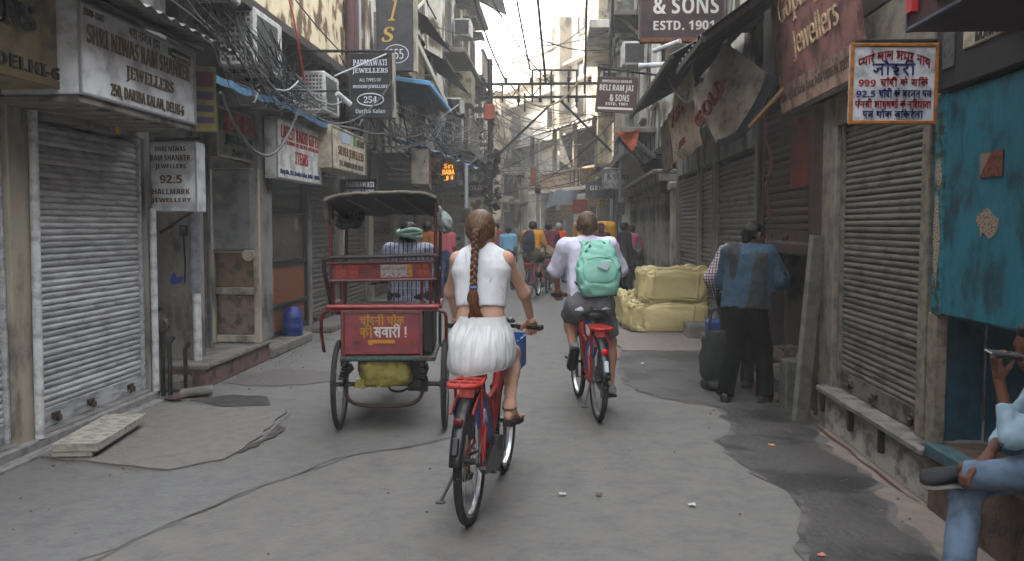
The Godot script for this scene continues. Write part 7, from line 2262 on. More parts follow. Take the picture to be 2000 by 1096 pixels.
# a hand: palm and five jointed fingers. dir points from wrist to knuckles, pn out of the palm, side toward the thumb
func hand(s: SurfaceTool, w: Vector3, dir: Vector3, pn: Vector3, side: Vector3, curl: Array, sc := 1.0, cell := 0.004):
	dir = dir.normalized()
	side = (side - dir * side.dot(dir)).normalized()
	pn = (pn - dir * pn.dot(dir) - side * pn.dot(side)).normalized()
	var b := []
	for u in [-0.026, -0.009, 0.009, 0.025]: b.append([w + (side * u * 0.7) * sc, w + (dir * 0.082 + side * u) * sc, 0.014 * sc, 0.0125 * sc])
	b.append([w - dir * 0.03 * sc, w + dir * 0.01 * sc, 0.025 * sc, 0.022 * sc])
	var ln2 := [0.062, 0.075, 0.08, 0.072]
	var k := 0
	for u in [-0.03, -0.01, 0.01, 0.029]:
		var p: Vector3 = w + (dir * 0.085 + side * u) * sc
		var a := 0.0
		for j in 3:
			a += curl[j]
			var q: Vector3 = p + (dir * cos(a) + pn * sin(a)).normalized() * ln2[k] * [0.5, 0.3, 0.24][j] * sc
			b.append([p, q, (0.0095 - j * 0.0008) * sc, (0.0088 - j * 0.0008) * sc])
			p = q
		k += 1
	var t0: Vector3 = w + (dir * 0.02 + side * 0.024 + pn * 0.008) * sc
	var t1: Vector3 = t0 + (dir * 0.028 + side * 0.024 + pn * 0.012) * sc
	var t2: Vector3 = t1 + (dir * 0.027 + side * 0.004 + pn * (0.01 + 0.012 * curl[1])) * sc
	b.append_array([[t0, t1, 0.014 * sc, 0.0105 * sc], [t1, t2, 0.0105 * sc, 0.0085 * sc]])
	field(s, b, cell, 300.0 / sc)

func shoe(parent, an: Vector3, toe: Vector3, up: Vector3, m, sole_m, sc := 1.0, called = "shoe"):
	var f := (toe - an).normalized()
	up = (up - f * up.dot(f)).normalized()
	var r := f.cross(up)
	var s := S()
	var q := S()
	var rings := []
	var sol := []
	for z in [[-0.075, 0.018, 0.03], [-0.068, 0.03, 0.07], [-0.04, 0.037, 0.085], [0.0, 0.037, 0.083], [0.04, 0.036, 0.07], [0.09, 0.042, 0.052], [0.13, 0.045, 0.044], [0.165, 0.037, 0.036], [0.185, 0.018, 0.022]]:
		var ring := PackedVector3Array()
		var sr := PackedVector3Array()
		var c: Vector3 = an + f * z[0] * sc - up * 0.075 * sc
		for k in 14:
			var a := TAU * k / 14.0
			var y: float = (sgnpow(sin(a), 0.7) * 0.5 + 0.5) * z[2]
			ring.append(c + (r * sgnpow(cos(a), 0.75) * z[1] + up * y) * sc)
			sr.append(c + (r * sgnpow(cos(a), 0.6) * (z[1] + 0.004) + up * (-0.012 + 0.013 * sin(a))) * sc)
		rings.append(ring)
		sol.append(sr)
	loft(s, rings)
	loft(q, sol)
	var o = obj(called, s, m, parent)
	obj("sole", q, sole_m, o)
	return o

# the figure. J holds joints in the figure's own space (facing -z), o the clothes
func figure(label, at: Vector3, turn: float, J: Dictionary, o: Dictionary, group = ""):
	var t = thing("person", label, "person", at, turn, group)
	var cell: float = o.get("cell", 0.012)
	var near := cell < 0.015
	var sc: float = o.get("sc", 1.0)
	var skin := M("skin_" + o.get("skin", "brown"), {"fair": Color(0.72, 0.56, 0.48), "brown": Color(0.34, 0.22, 0.165), "pink": Color(0.62, 0.45, 0.37)}[o.get("skin", "brown")], 0.62, {tex = "fine", scale = 5.0, spec = 0.25, world = false})
	var P: Vector3 = J.pelvis
	var N: Vector3 = J.neck
	var U := (N - P).normalized()
	var Rv: Vector3 = J.get("right", Vector3.RIGHT)
	Rv = (Rv - U * Rv.dot(U)).normalized()
	var Fw := U.cross(Rv)
	var hipr: Vector3 = J.get("hipright", Rv)
	var sw: float = o.get("sw", 0.165) * sc
	var S2 := {-1.0: N - U * 0.045 * sc - Rv * sw, 1.0: N - U * 0.045 * sc + Rv * sw}
	if J.has("sl"): S2[-1.0] = J.sl
	if J.has("sr"): S2[1.0] = J.sr
	var H2 := {-1.0: P - hipr * 0.085 * sc, 1.0: P + hipr * 0.085 * sc}
	var E := {}
	var W := {-1.0: J.hl, 1.0: J.hr}
	var K := {}
	var A := {-1.0: J.fl, 1.0: J.fr}
	for e in [-1.0, 1.0]:
		E[e] = J[["el", "er"][int(e > 0)]] if J.has(["el", "er"][int(e > 0)]) else ik(S2[e], W[e], 0.285 * sc, 0.26 * sc, J.get("epole", Vector3(0, -0.6, 0.6)) + Rv * e * 0.6)
		K[e] = J[["kl", "kr"][int(e > 0)]] if J.has(["kl", "kr"][int(e > 0)]) else ik(H2[e], A[e], 0.42 * sc, 0.41 * sc, J.get("kpole", Vector3(0, 0.1, -1)))
	var th: float = o.get("th", 1.0) * sc
	# body
	var b := []
	for e in [-1.0, 1.0]:
		b.append([S2[e], E[e], 0.042 * th, 0.034 * th])
		b.append([E[e], W[e], 0.035 * th, 0.024 * th])
		b.append([N - U * 0.08 * sc + Rv * e * 0.07 * sc, P + U * 0.14 * sc + Rv * e * 0.06 * sc, 0.075 * th, 0.07 * th])
		b.append([P + U * 0.14 * sc + Rv * e * 0.06 * sc, H2[e], 0.07 * th, 0.085 * th])
		b.append([S2[e], N - U * 0.02 * sc, 0.043 * th, 0.045 * th])
		b.append([H2[e], K[e], 0.075 * th, 0.05 * th])
		b.append([K[e].lerp(A[e], 0.0), K[e].lerp(A[e], 0.35), 0.048 * th, 0.05 * th])
		b.append([K[e].lerp(A[e], 0.3), A[e], 0.05 * th, 0.032 * th])
		if not o.has("shoe"): b.append_array([[A[e], A[e] - Vector3(0, 0.05, 0) * sc, 0.035 * th, 0.03 * th]])
	var H: Vector3 = J.head
	var hs: float = o.get("headsc", 1.0) * sc
	b.append([N - U * 0.05 * sc, H - U * 0.05 * sc, 0.05 * th, 0.047 * th])
	var s := S()
	field(s, b, cell, 70.0)
	# head
	var hf: Vector3 = J.get("look", Vector3(0, 0, -1)).normalized()
	var hu: Vector3 = J.get("hup", Vector3.UP)
	hu = (hu - hf * hu.dot(hf)).normalized()
	var hr := hf.cross(hu)
	var at2 := func(x: float, y: float, z: float) -> Vector3: return H + (hr * x + hu * y + hf * z) * hs
	var hb := [[at2.call(0, 0.03, -0.03), at2.call(0, 0.035, 0.02), 0.078 * sc, 0.07 * sc], [at2.call(0, -0.02, 0.03), at2.call(0, -0.075, 0.055), 0.058 * sc, 0.034 * sc], [at2.call(0, -0.1, -0.025), at2.call(0, -0.03, -0.03), 0.048 * sc, 0.062 * sc], [at2.call(-0.03, -0.02, 0.05), at2.call(0.03, -0.02, 0.05), 0.034 * sc, 0.034 * sc]]
	hb.append_array([[at2.call(0, 0.005, 0.088), at2.call(0, -0.03, 0.104), 0.008 * sc, 0.014 * sc], [at2.call(-0.018, -0.068, 0.082), at2.call(0.018, -0.068, 0.082), 0.009 * sc, 0.009 * sc], [at2.call(-0.038, 0.02, 0.078), at2.call(0.038, 0.02, 0.078), 0.011 * sc, 0.011 * sc]])
	for e in [-1.0, 1.0]: hb.append_array([[at2.call(e * 0.08, 0.012, -0.008), at2.call(e * 0.077, -0.028, 0.0), 0.0135 * sc, 0.01 * sc], [at2.call(e * 0.09, 0.018, -0.018), at2.call(e * 0.085, -0.01, -0.02), 0.008 * sc, 0.008 * sc]])
	field(s, hb, 0.005 if near else cell * 0.55, 130.0)
	var ho: Dictionary = o.get("hands", {})
	for e in [-1.0, 1.0]:
		var g: Array = ho.get(e, [])
		if g.size(): hand(s, W[e], g[0], g[1], g[2], g[3], sc, 0.0042)
		else: hand(s, W[e], (W[e] - E[e]).normalized(), J.get("palm", Rv * -e), Fw, [0.35, 0.4, 0.3], sc, 0.0045 if near else cell * 0.5)
	if o.get("barefoot", false):
		for e in [-1.0, 1.0]:
			var d: Vector3 = (J[["tl", "tr"][int(e > 0)]] - A[e]).normalized()
			var fs := d.cross(Vector3.UP)
			var fb := [[A[e] - Vector3(0, 0.045, 0) - d * 0.03, A[e] - Vector3(0, 0.055, 0) + d * 0.09, 0.026, 0.025], [A[e], A[e] - Vector3(0, 0.04, 0) + d * 0.06, 0.034, 0.028]]
			for q in 5: fb.append([A[e] - Vector3(0, 0.06, 0) + d * 0.09 + fs * (q - 2.0) * 0.016, A[e] - Vector3(0, 0.067, 0) + d * (0.155 - absf(q - (1.0 if e < 0 else 3.0)) * 0.006) + fs * (q - 2.0) * 0.018, 0.014, 0.009])
			field(s, fb, 0.005, 180.0)
	obj("body", s, skin, t)
	# hair, cut back from the face
	if o.get("hair", "short") != "none":
		var hm := M("hair_" + str(o.get("hairc", Color(0.035, 0.03, 0.03))), o.get("hairc", Color(0.035, 0.03, 0.03)), 0.5, {tex = "hair", scale = Vector3(9, 1.6, 9), spec = 0.3, world = false})
		s = S()
		var g := [[at2.call(0, 0.05, -0.03), at2.call(0, 0.06, 0.02), 0.082 * sc, 0.066 * sc], [at2.call(0, 0.02, -0.055), at2.call(0, -0.03, -0.05), 0.07 * sc, 0.052 * sc]]
		for e in [-1.0, 1.0]: g.append([at2.call(e * 0.05, 0.03, 0.01), at2.call(e * 0.055, -0.005, -0.025), 0.04 * sc, 0.034 * sc])
		if o.get("hair", "") == "long": g.append([at2.call(0, -0.02, -0.055), at2.call(0, -0.07, -0.06), 0.056 * sc, 0.04 * sc])
		field(s, g, 0.006 if near else cell * 0.6, 130.0, 0.006 if o.get("hair", "") != "long" else 0.001, 30.0)
		obj("hair", s, hm, t)
	if o.get("face", false):
		var ew := M("eye_white", Color(0.62, 0.6, 0.58), 0.3)
		for e in [-1.0, 1.0]:
			s = S()
			lumpy(s, at2.call(e * 0.032, 0.002, 0.076), Vector3(0.024, 0.014, 0.014) * sc, Basis.looking_at(hf, hu), 1, 1.0, 0.0, 8)
			var ey = obj("eye", s, ew, t)
			s = S()
			lumpy(s, at2.call(e * 0.032, 0.002, 0.082), Vector3(0.011, 0.012, 0.008) * sc, Basis.looking_at(hf, hu), 1, 1.0, 0.0, 8)
			obj("iris", s, M("iris", Color(0.05, 0.03, 0.02), 0.2), ey)
			s = S()
			tb(s, [at2.call(e * 0.014, 0.02, 0.09), at2.call(e * 0.034, 0.026, 0.086), at2.call(e * 0.052, 0.018, 0.072)], 0.004 * sc, 5)
			obj("eyebrow", s, M("brow", Color(0.04, 0.03, 0.03), 0.8), t)
		s = S()
		tb(s, [at2.call(-0.022, -0.07, 0.088), at2.call(0, -0.067, 0.095), at2.call(0.022, -0.07, 0.088)], 0.004 * sc, 5)
		obj("mouth", s, M("lips", Color(0.24, 0.1, 0.09), 0.5), t)
		if o.get("beard", false):
			s = S()
			field(s, [[at2.call(-0.05, -0.06, 0.03), at2.call(0, -0.095, 0.06), 0.026 * sc, 0.03 * sc], [at2.call(0.05, -0.06, 0.03), at2.call(0, -0.095, 0.06), 0.026 * sc, 0.03 * sc], [at2.call(-0.025, -0.05, 0.085), at2.call(0.025, -0.05, 0.085), 0.008 * sc, 0.008 * sc]], 0.006 if near else cell * 0.5, 130.0, 0.005, 40.0)
			obj("beard", s, M("brow"), t)
	# shirt
	var ease: float = o.get("ease", 0.018) * sc
	if o.has("shirt"):
		var sl: float = o.get("sleeve", 2.0)        # 0 none, 1 to the elbow, 2 to the wrist
		var hem: float = o.get("hem", 0.02) * sc
		b = []
		for e in [-1.0, 1.0]:
			if hem > 0.15: b.append([N - U * 0.085 * sc + Rv * e * 0.07 * sc, P + U * hem + Rv * e * o.waist * sc, 0.075 * th + ease, 0.071 * th + ease, 1])
			else: b.append([N - U * 0.085 * sc + Rv * e * 0.075 * sc, P + U * 0.15 * sc + Rv * e * o.get("waist", 0.062) * sc, 0.078 * th + ease, 0.07 * th + ease])
			if hem <= 0.15: b.append([P + U * 0.17 * sc + Rv * e * o.get("waist", 0.062) * sc, P + U * hem + Rv * e * o.get("hipw", 0.075) * sc, 0.07 * th + ease, 0.08 * th + ease, 1])
			if sl > 0.0:
				b.append([S2[e], N - U * 0.025 * sc + Rv * e * 0.03 * sc, 0.044 * th + ease * 0.8, 0.046 * th + ease * 0.5])
				b.append([S2[e], S2[e].lerp(E[e], min(sl, 1.0)), 0.046 * th + ease, 0.038 * th + ease, 1 if sl <= 1.0 else 0])
				if sl > 1.0: b.append([E[e], E[e].lerp(W[e], sl - 1.0), 0.038 * th + ease, 0.03 * th + ease * 0.8, 1])
				if o.has("cuff"): b.append([E[e].lerp(W[e], sl - 1.0 - 0.2), E[e].lerp(W[e], sl - 1.0 + 0.02), 0.046 * th + ease, 0.046 * th + ease, 3])
			else:
				b.append([S2[e].lerp(N, 0.42) - U * 0.01, S2[e].lerp(N, 0.75) + U * 0.015, 0.04 * th + ease * 0.6, 0.042 * th + ease * 0.4])
				b.append([N - U * 0.1 * sc + Rv * e * 0.08 * sc, S2[e].lerp(N, 0.4), 0.07 * th + ease, 0.04 * th + ease * 0.5])
		if o.get("collar", true): b.append([N - U * 0.03 * sc, N + (H - N) * 0.32, 0.054 * th + ease * 0.5, 0.05 * th + ease * 0.4, 1])
		s = S()
		paint = o.get("paint")
		field(s, b, cell * 0.9, 75.0, o.get("rumple", 0.012) if near else 0.0, 15.0, 3)
		paint = null
		obj(o.get("shirtname", "shirt"), s, o.shirt, t)
	# trousers, shorts
	if o.has("trousers"):
		var ln3: float = o.get("leg", 2.0)
		var te: float = o.get("tease", 0.014) * sc
		var wb: float = 0.078 * th + te - o.get("wb", 0.0)
		b = [[P + U * 0.13 * sc - hipr * 0.055 * sc, P + U * 0.13 * sc + hipr * 0.055 * sc, wb, wb]]
		for e in [-1.0, 1.0]:
			b.append([P + U * 0.12 * sc + hipr * e * 0.055 * sc, H2[e], wb - 0.003, 0.088 * th + te])
			b.append([H2[e], H2[e].lerp(K[e], min(ln3, 1.0)), 0.08 * th + te, 0.056 * th + te * (1.0 if ln3 > 1.0 else 1.8), 1 if ln3 <= 1.0 else 0])
			if ln3 > 1.0: b.append([K[e], K[e].lerp(A[e] - Vector3(0, 0.03, 0) * sc, ln3 - 1.0), 0.055 * th + te, 0.043 * th + te * o.get("flare", 1.2), 1])
		s = S()
		field(s, b, cell * 0.9, 75.0, o.get("rough", 0.011) if near else 0.0, 13.0, 7)
		obj(o.get("legname", "trousers"), s, o.trousers, t)
	if o.has("shoe"):
		for e in [-1.0, 1.0]:
			var tt: Vector3 = J.get(["tl", "tr"][int(e > 0)], A[e] + Vector3(e * 0.02, -0.0, -0.1))
			shoe(t, A[e], tt, J.get(["ul", "ur"][int(e > 0)], Vector3.UP), o.shoe, M("sole_" + o.get("sole", "dark"), Color(0.5, 0.49, 0.47) if o.get("sole", "dark") == "pale" else Color(0.07, 0.065, 0.06), 0.8), sc)
	return {t = t, S = S2, E = E, K = K, W = W, A = A, H2 = H2, U = U, R = Rv, F = Fw, at = at2, H = H}

func rider(h := 0.0) -> Dictionary:      # a cyclist on a bicycle of bicycle()
	return {pelvis = Vector3(0, 0.93, -0.26), neck = Vector3(0, 1.43 + h, -0.38), head = Vector3(0, 1.54 + h, -0.42), hl = Vector3(-0.22, 1.0, -0.68), hr = Vector3(0.22, 1.0, -0.68), fl = Vector3(-0.13, 0.22, -0.4), fr = Vector3(0.13, 0.56, -0.36)}

func backpack(called, label, xf: Transform3D, w: float, h: float, d: float, m, seed: int):
	var t = thing(called, label, "backpack", Vector3.ZERO)
	t.transform = xf
	var s := S()
	var nz := FastNoiseLite.new()
	nz.seed = seed
	nz.frequency = 3.0
	var rings := []
	for i in 29:
		var v := i / 28.0
		var y := (v - 0.5) * h
		var wd := w * 0.5 * (0.96 - 0.22 * v * v) * pow(sin(clampf(v * 0.94 + 0.05, 0.0, 1.0) * PI), 0.22)
		var dp := d * (0.95 - 0.35 * v) * pow(sin(clampf(v * 0.95 + 0.04, 0.0, 1.0) * PI), 0.35)
		var r := PackedVector3Array()
		for k in 44:
			var a := TAU * k / 44.0
			var p := Vector3(sgnpow(cos(a), 0.6) * wd, y, (sgnpow(sin(a), 0.65) * 0.5 + 0.5) * dp)
			p += Vector3(cos(a), 0.2, sin(a)) * (0.022 * nz.get_noise_3dv(p * Vector3(2.5, 2, 2.5)) - 0.022 * pow(1.0 - absf(nz.get_noise_3dv(p * Vector3(2.6, 1.9, 2.6) + Vector3(3, 0, 0))), 8.0) - 0.008 * pow(1.0 - absf(nz.get_noise_3dv(p * Vector3(6, 4, 6) + Vector3(0, 5, p.x * 9.0))), 6.0) + 0.01)
			r.append(p)
		rings.append(r)
	loft(s, rings)
	obj("bag", s, m, t)
	s = S()
	rings = []
	for i in 9:
		var v := i / 8.0
		var r := PackedVector3Array()
		for k in 24:
			var a := TAU * k / 24.0
			r.append(Vector3(sgnpow(cos(a), 0.6) * w * 0.36 * pow(sin(clampf(v * 0.9 + 0.06, 0, 1) * PI), 0.2), (v - 0.5) * h * 0.42 - h * 0.08, d * 0.62 + (sgnpow(sin(a), 0.7) * 0.5 + 0.5) * d * 0.3 * (1.0 - 0.35 * v) * pow(sin(clampf(v * 0.9 + 0.06, 0, 1) * PI), 0.4)))
		rings.append(r)
	loft(s, rings)
	obj("pocket", s, m, t)
	return t

func people():
	# ---- the woman in white
	var J := {pelvis = Vector3(0, 0.93, -0.25), neck = Vector3(-0.005, 1.425, -0.335), head = Vector3(-0.012, 1.53, -0.355), look = Vector3(0.05, -0.12, -1), hl = Vector3(-0.225, 1.005, -0.66), hr = Vector3(0.225, 1.005, -0.66), el = Vector3(-0.215, 1.19, -0.46), er = Vector3(0.21, 1.19, -0.47), fl = Vector3(-0.135, 0.21, -0.39), fr = Vector3(0.15, 0.555, -0.34), tl = Vector3(-0.14, 0.19, -0.5), tr = Vector3(0.165, 0.55, -0.45)}
	var grip := func(e): return [Vector3(-e * 0.12, -0.35, -0.9), Vector3(-e * 0.1, -0.9, 0.4), Vector3(-e, 0.1, -0.2), [0.9, 1.2, 0.8]]
	var white := M("skirt_white", Color(0.69, 0.69, 0.69), 0.85, {nrm = "fold_n", scale = 2.4, ns = 0.9})
	var top := M("top_white", Color(0.76, 0.76, 0.77), 0.85, {tex = "blotch", scale = Vector3(2.6, 2.6, 2.6), nrm = "fold_n", ns = 0.6, world = false})
	var g = figure("woman cyclist with a long braid, sleeveless white top and short white skirt", Vector3(-0.455, 0, -4.62), deg_to_rad(-6.7), J, {cell = 0.0105, skin = "fair", sw = 0.135, th = 0.9, shirt = top, shirtname = "top", sleeve = 0.0, hem = 0.195, rumple = 0.005, waist = 0.055, ease = 0.02, hair = "long", headsc = 0.9, hairc = Color(0.42, 0.31, 0.23), barefoot = true, hands = {-1.0: grip.call(-1.0), 1.0: grip.call(1.0)}})
	var t = g.t
	var s := S()
	var nzs := FastNoiseLite.new()
	nzs.seed = 4
	nzs.frequency = 1.0
	nzs.fractal_octaves = 2
	# skirt: gathered at the waist and full at the hem
	var rings := []
	for q in [[1.075, 0.13, 0.115, -0.275, 0.0], [1.06, 0.135, 0.12, -0.275, 0.0], [1.035, 0.143, 0.128, -0.275, 0.001], [1.02, 0.152, 0.14, -0.275, 0.004], [1.0, 0.162, 0.155, -0.275, 0.007], [0.97, 0.174, 0.182, -0.275, 0.008], [0.93, 0.182, 0.212, -0.28, 0.0065], [0.88, 0.188, 0.24, -0.29, 0.005], [0.84, 0.189, 0.252, -0.3, 0.004], [0.805, 0.185, 0.256, -0.305, 0.004], [0.782, 0.176, 0.25, -0.31, 0.004], [0.772, 0.168, 0.244, -0.31, 0.004], [0.776, 0.158, 0.232, -0.31, 0.004], [0.8, 0.155, 0.23, -0.31, 0.004]]:
		var ring := PackedVector3Array()
		for k in 160:
			var a := TAU * k / 160.0
			var f: float = q[4] * 1.9 * (0.9 * nzs.get_noise_3d(cos(a) * 7.5, q[0] * 4.0, sin(a) * 7.5) + 1.3 * nzs.get_noise_3d(cos(a) * 2.6 + 3.0, q[0] * 7.0, sin(a) * 2.6) - 0.7 * absf(nzs.get_noise_3d(cos(a) * 3.2 + 7.0, q[0] * 5.0, sin(a) * 3.2)))
			ring.append(Vector3(cos(a) * (q[1] + f) + 0.005, q[0] + 0.02 * cos(a) * smoothstep(1.0, 0.8, q[0]) * 1.2, q[3] + sin(a) * (q[2] + f)))
		rings.append(ring)
	loft(s, rings, false)
	obj("skirt", s, white, t)
	# braid
	s = S()
	var path := spline([Vector3(-0.012, 1.555, -0.265), Vector3(-0.02, 1.53, -0.235), Vector3(-0.022, 1.44, -0.228), Vector3(-0.022, 1.33, -0.195), Vector3(-0.02, 1.235, -0.175)], 14)
	var st := [[], [], []]
	for i in path.size():
		var ph := i * 0.43
		var w := 0.0135 * (1.0 - 0.2 * i / path.size())
		for q in 3: st[q].append(path[i] + Vector3(sin(ph + q * TAU / 3.0) * w, 0, 0.009 * sin(2.0 * (ph + q * TAU / 3.0))))
	for q in 3: tb(s, st[q], 0.0112, 7)
	var hm := M("hair_x")
	obj("braid", s, M("braid", Color(0.4, 0.26, 0.165), 0.5, {tex = "hair", scale = Vector3(14, 5, 14), world = false}), t)
	s = S()
	for i in 34:
		var a := TAU * i / 34.0 * 3.0
		var rr := 0.012 * sqrt(i / 34.0)
		var ex := rng.randf_range(-0.04, 0.045)
		tb(s, spline([Vector3(-0.02 + cos(a) * rr, 1.235, -0.175 + sin(a) * rr), Vector3(-0.02 + cos(a) * rr * 2.4, 1.17, -0.165 + sin(a) * rr * 1.4), Vector3(-0.012 + ex * 0.6, 1.1, -0.17 + sin(a) * rr), Vector3(-0.012 + ex, 1.045 + rng.randf_range(-0.012, 0.03), -0.18 + sin(a) * rr)], 3), [0.006, 0.007, 0.0075, 0.008, 0.008, 0.008, 0.007, 0.006, 0.004, 0.001], 5)
	obj("braid_tail", s, M("tail_hair", Color(0.42, 0.24, 0.13), 0.5, {tex = "hair", scale = Vector3(12, 1.5, 12), world = false}), t)
	s = S()
	tb(s, ring_pts(Vector3(-0.02, 1.235, -0.175), 0.018, Vector3.UP, 14), 0.007, 6, false)
	tb(s, ring_pts(Vector3(-0.016, 1.555, -0.262), 0.019, Vector3(0, 0.3, 1).normalized(), 14), 0.007, 6, false)
	obj("hair_tie", s, M("tie", Color(0.25, 0.4, 0.62), 0.7), t)
	# sandals
	for e in [-1.0, 1.0]:
		var A: Vector3 = g.A[e]
		var d: Vector3 = (J[["tl", "tr"][int(e > 0)]] - A).normalized()
		var fs := d.cross(Vector3.UP).normalized()
		s = S()
		var sr := [[], []]
		var poly := [[-0.06, 0.022], [-0.04, 0.032], [0.0, 0.032], [0.05, 0.034], [0.1, 0.042], [0.14, 0.04], [0.17, 0.022], [0.17, -0.022], [0.14, -0.038], [0.1, -0.04], [0.05, -0.032], [0.0, -0.03], [-0.04, -0.03], [-0.06, -0.022]]
		var r0 := PackedVector3Array()
		var r1 := PackedVector3Array()
		for q in poly:
			r0.append(A - Vector3(0, 0.1, 0) + d * q[0] + fs * q[1])
			r1.append(A - Vector3(0, 0.075, 0) + d * q[0] + fs * q[1])
		loft(s, [r0, r1], true, false)
		for q in [[0.02, 0.038, 0.5], [0.07, 0.036, 0.2], [0.12, 0.042, 0.0]]:
			var p := []
			for k in 9:
				var a := PI * k / 8.0
				p.append(A - Vector3(0, 0.08, 0) + d * (q[0] - 0.02 * sin(a) * q[2]) + fs * cos(a) * q[1] + Vector3(0, sin(a) * (0.028 + 0.03 * q[2]) + 0.004, 0))
			tb(s, p, 0.005, 5)
		tb(s, ring_pts(A + Vector3(0, 0.0, 0) - d * 0.002, 0.038, Vector3(0, 1, 0.2).normalized(), 14), 0.005, 5, false)
		obj("sandal", s, M("sandal", Color(0.16, 0.1, 0.07), 0.7), t)

	# ---- the man with the mint backpack
	J = {pelvis = Vector3(-0.02, 0.92, -0.27), neck = Vector3(-0.035, 1.44, -0.36), head = Vector3(-0.035, 1.555, -0.385), look = Vector3(0.02, -0.05, -1), hl = Vector3(-0.235, 1.0, -0.68), hr = Vector3(0.23, 1.0, -0.68), el = Vector3(-0.285, 1.2, -0.46), er = Vector3(0.265, 1.2, -0.46), fl = Vector3(-0.155, 0.56, -0.31), fr = Vector3(0.175, 0.215, -0.39), kr = Vector3(0.19, 0.58, -0.5), tl = Vector3(-0.16, 0.48, -0.37), tr = Vector3(0.16, 0.19, -0.5), ul = Vector3(0, 0.5, -0.5), kpole = Vector3(0, 0.1, -1)}
	g = figure("man cyclist in a white shirt and grey shorts wearing the mint backpack", Vector3(0.325, 0, -7.13), deg_to_rad(7.8), J, {cell = 0.0115, skin = "pink", sw = 0.185, th = 1.06, shirt = M("shirt_lilac", Color(0.7, 0.69, 0.75), 0.85, {nrm = "fold_n", scale = 1.8, ns = 0.7}), sleeve = 1.2, hem = -0.06, rumple = 0.009, waist = 0.078, hipw = 0.085, ease = 0.022, trousers = M("shorts_grey", Color(0.34, 0.335, 0.345), 0.85, {nrm = "fold_n", scale = 1.6, ns = 0.3}), leg = 0.78, legname = "shorts", tease = 0.02, hairc = Color(0.38, 0.3, 0.23), shoe = M("trainer", Color(0.42, 0.43, 0.43), 0.75, {tex = "grime", scale = 6.0}), sole = "dark", hands = {-1.0: grip.call(-1.0), 1.0: grip.call(1.0)}})
	var xf := Transform3D(Basis(Vector3.UP, deg_to_rad(7.8)), Vector3(0.325, 0, -7.13)) * Transform3D(Basis(Vector3.BACK, 0.05) * Basis(Vector3.RIGHT, -0.16), Vector3(0.025, 1.215, -0.215))
	var mint := M("mint", Color(0.43, 0.63, 0.56), 0.6, {nrm = "fold_n", scale = 2.2, ns = 0.5, world = false})
	t = backpack("backpack", "mint green backpack with a pale grey diamond patch worn by the cyclist", xf, 0.38, 0.46, 0.16, mint, 3)
	s = S()
	var poly := PackedVector2Array([Vector2(-0.06, 0.0), Vector2(-0.03, 0.035), Vector2(0.055, 0.03), Vector2(0.02, -0.035)])
	prism(s, poly, Transform3D(Basis(Vector3.RIGHT, -0.1), Vector3(0.03, 0.0, 0.168)), 0.01)
	obj("patch", s, M("patch_grey", Color(0.55, 0.58, 0.6), 0.7), t)
	s = S()
	tb(s, spline([Vector3(-0.1, 0.06, 0.135), Vector3(-0.05, 0.075, 0.15), Vector3(0.05, 0.075, 0.15), Vector3(0.12, 0.04, 0.14)], 4), 0.007, 6)
	obj("flap_seam", s, mint, t)
	for e in [-1.0, 1.0]:
		s = S()
		cloth(s, patch(Vector3(e * 0.08 - 0.025, 0.19, 0.03), Vector3(e * 0.08 + 0.025, 0.19, 0.03), Vector3(e * 0.13 - 0.03, 0.225, -0.09), Vector3(e * 0.13 + 0.03, 0.225, -0.09), 6, 2, func(u, _v): return Vector3(0, 0.035 * sin(u * PI), 0)), 0.01, Vector3.UP)
		obj("shoulder_strap", s, mint, t)
		s = S()
		bx(s, Vector3(e * 0.055, 0.205, 0.035), Vector3(0.03, 0.03, 0.015), 0.004)
		tb(s, spline([Vector3(e * 0.15, -0.15, 0.03), Vector3(e * 0.2, -0.07, -0.05), Vector3(e * 0.215, 0.02, -0.13)], 4), 0.009, 6)
		obj("buckle_strap", s, M("strap_black", Color(0.05, 0.05, 0.05), 0.7), t)

	# ---- the rickshaw driver
	J = {pelvis = Vector3(0.05, 0.93, -1.2), neck = Vector3(0.05, 1.38, -1.27), head = Vector3(0.055, 1.475, -1.3), hl = Vector3(-0.26, 1.05, -1.52), hr = Vector3(0.28, 1.05, -1.52), el = Vector3(-0.19, 1.08, -1.32), er = Vector3(0.29, 1.08, -1.32), fl = Vector3(-0.08, 0.28, -1.35), fr = Vector3(0.16, 0.5, -1.4)}
	g = figure("rickshaw driver in a checked grey shirt with a pale green cloth round his head", Vector3(-1.27, 0, -6.8), deg_to_rad(6.0), J, {cell = 0.013, sw = 0.165, shirt = M("plaid_shirt", Color(0.85, 0.85, 0.88), 0.85, {tex = "stripe", scale = Vector3(3.2, 3.2, 3.2), world = false}), sleeve = 1.0, hem = -0.1, ease = 0.03, waist = 0.075, hipw = 0.075, tease = 0.014, wb = 0.03, rough = 0.002, trousers = M("dark_trousers", Color(0.1, 0.1, 0.11), 0.9), shoe = M("black_shoe", Color(0.06, 0.06, 0.06), 0.6)})
	s = S()
	for k in 3:
		var p := []
		for i in 25:
			var a := TAU * i / 24.0
			p.append(g.at.call(cos(a) * 0.1, 0.0 + k * 0.02 + 0.014 * sin(a * 2.0 + k * 2.0), -0.008 + sin(a) * 0.112))
		tb(s, p, 0.024, 7, false)
	obj("head_cloth", s, M("mint_cloth", Color(0.52, 0.62, 0.57), 0.9, {tex = "grime", scale = 6.0}), g.t)

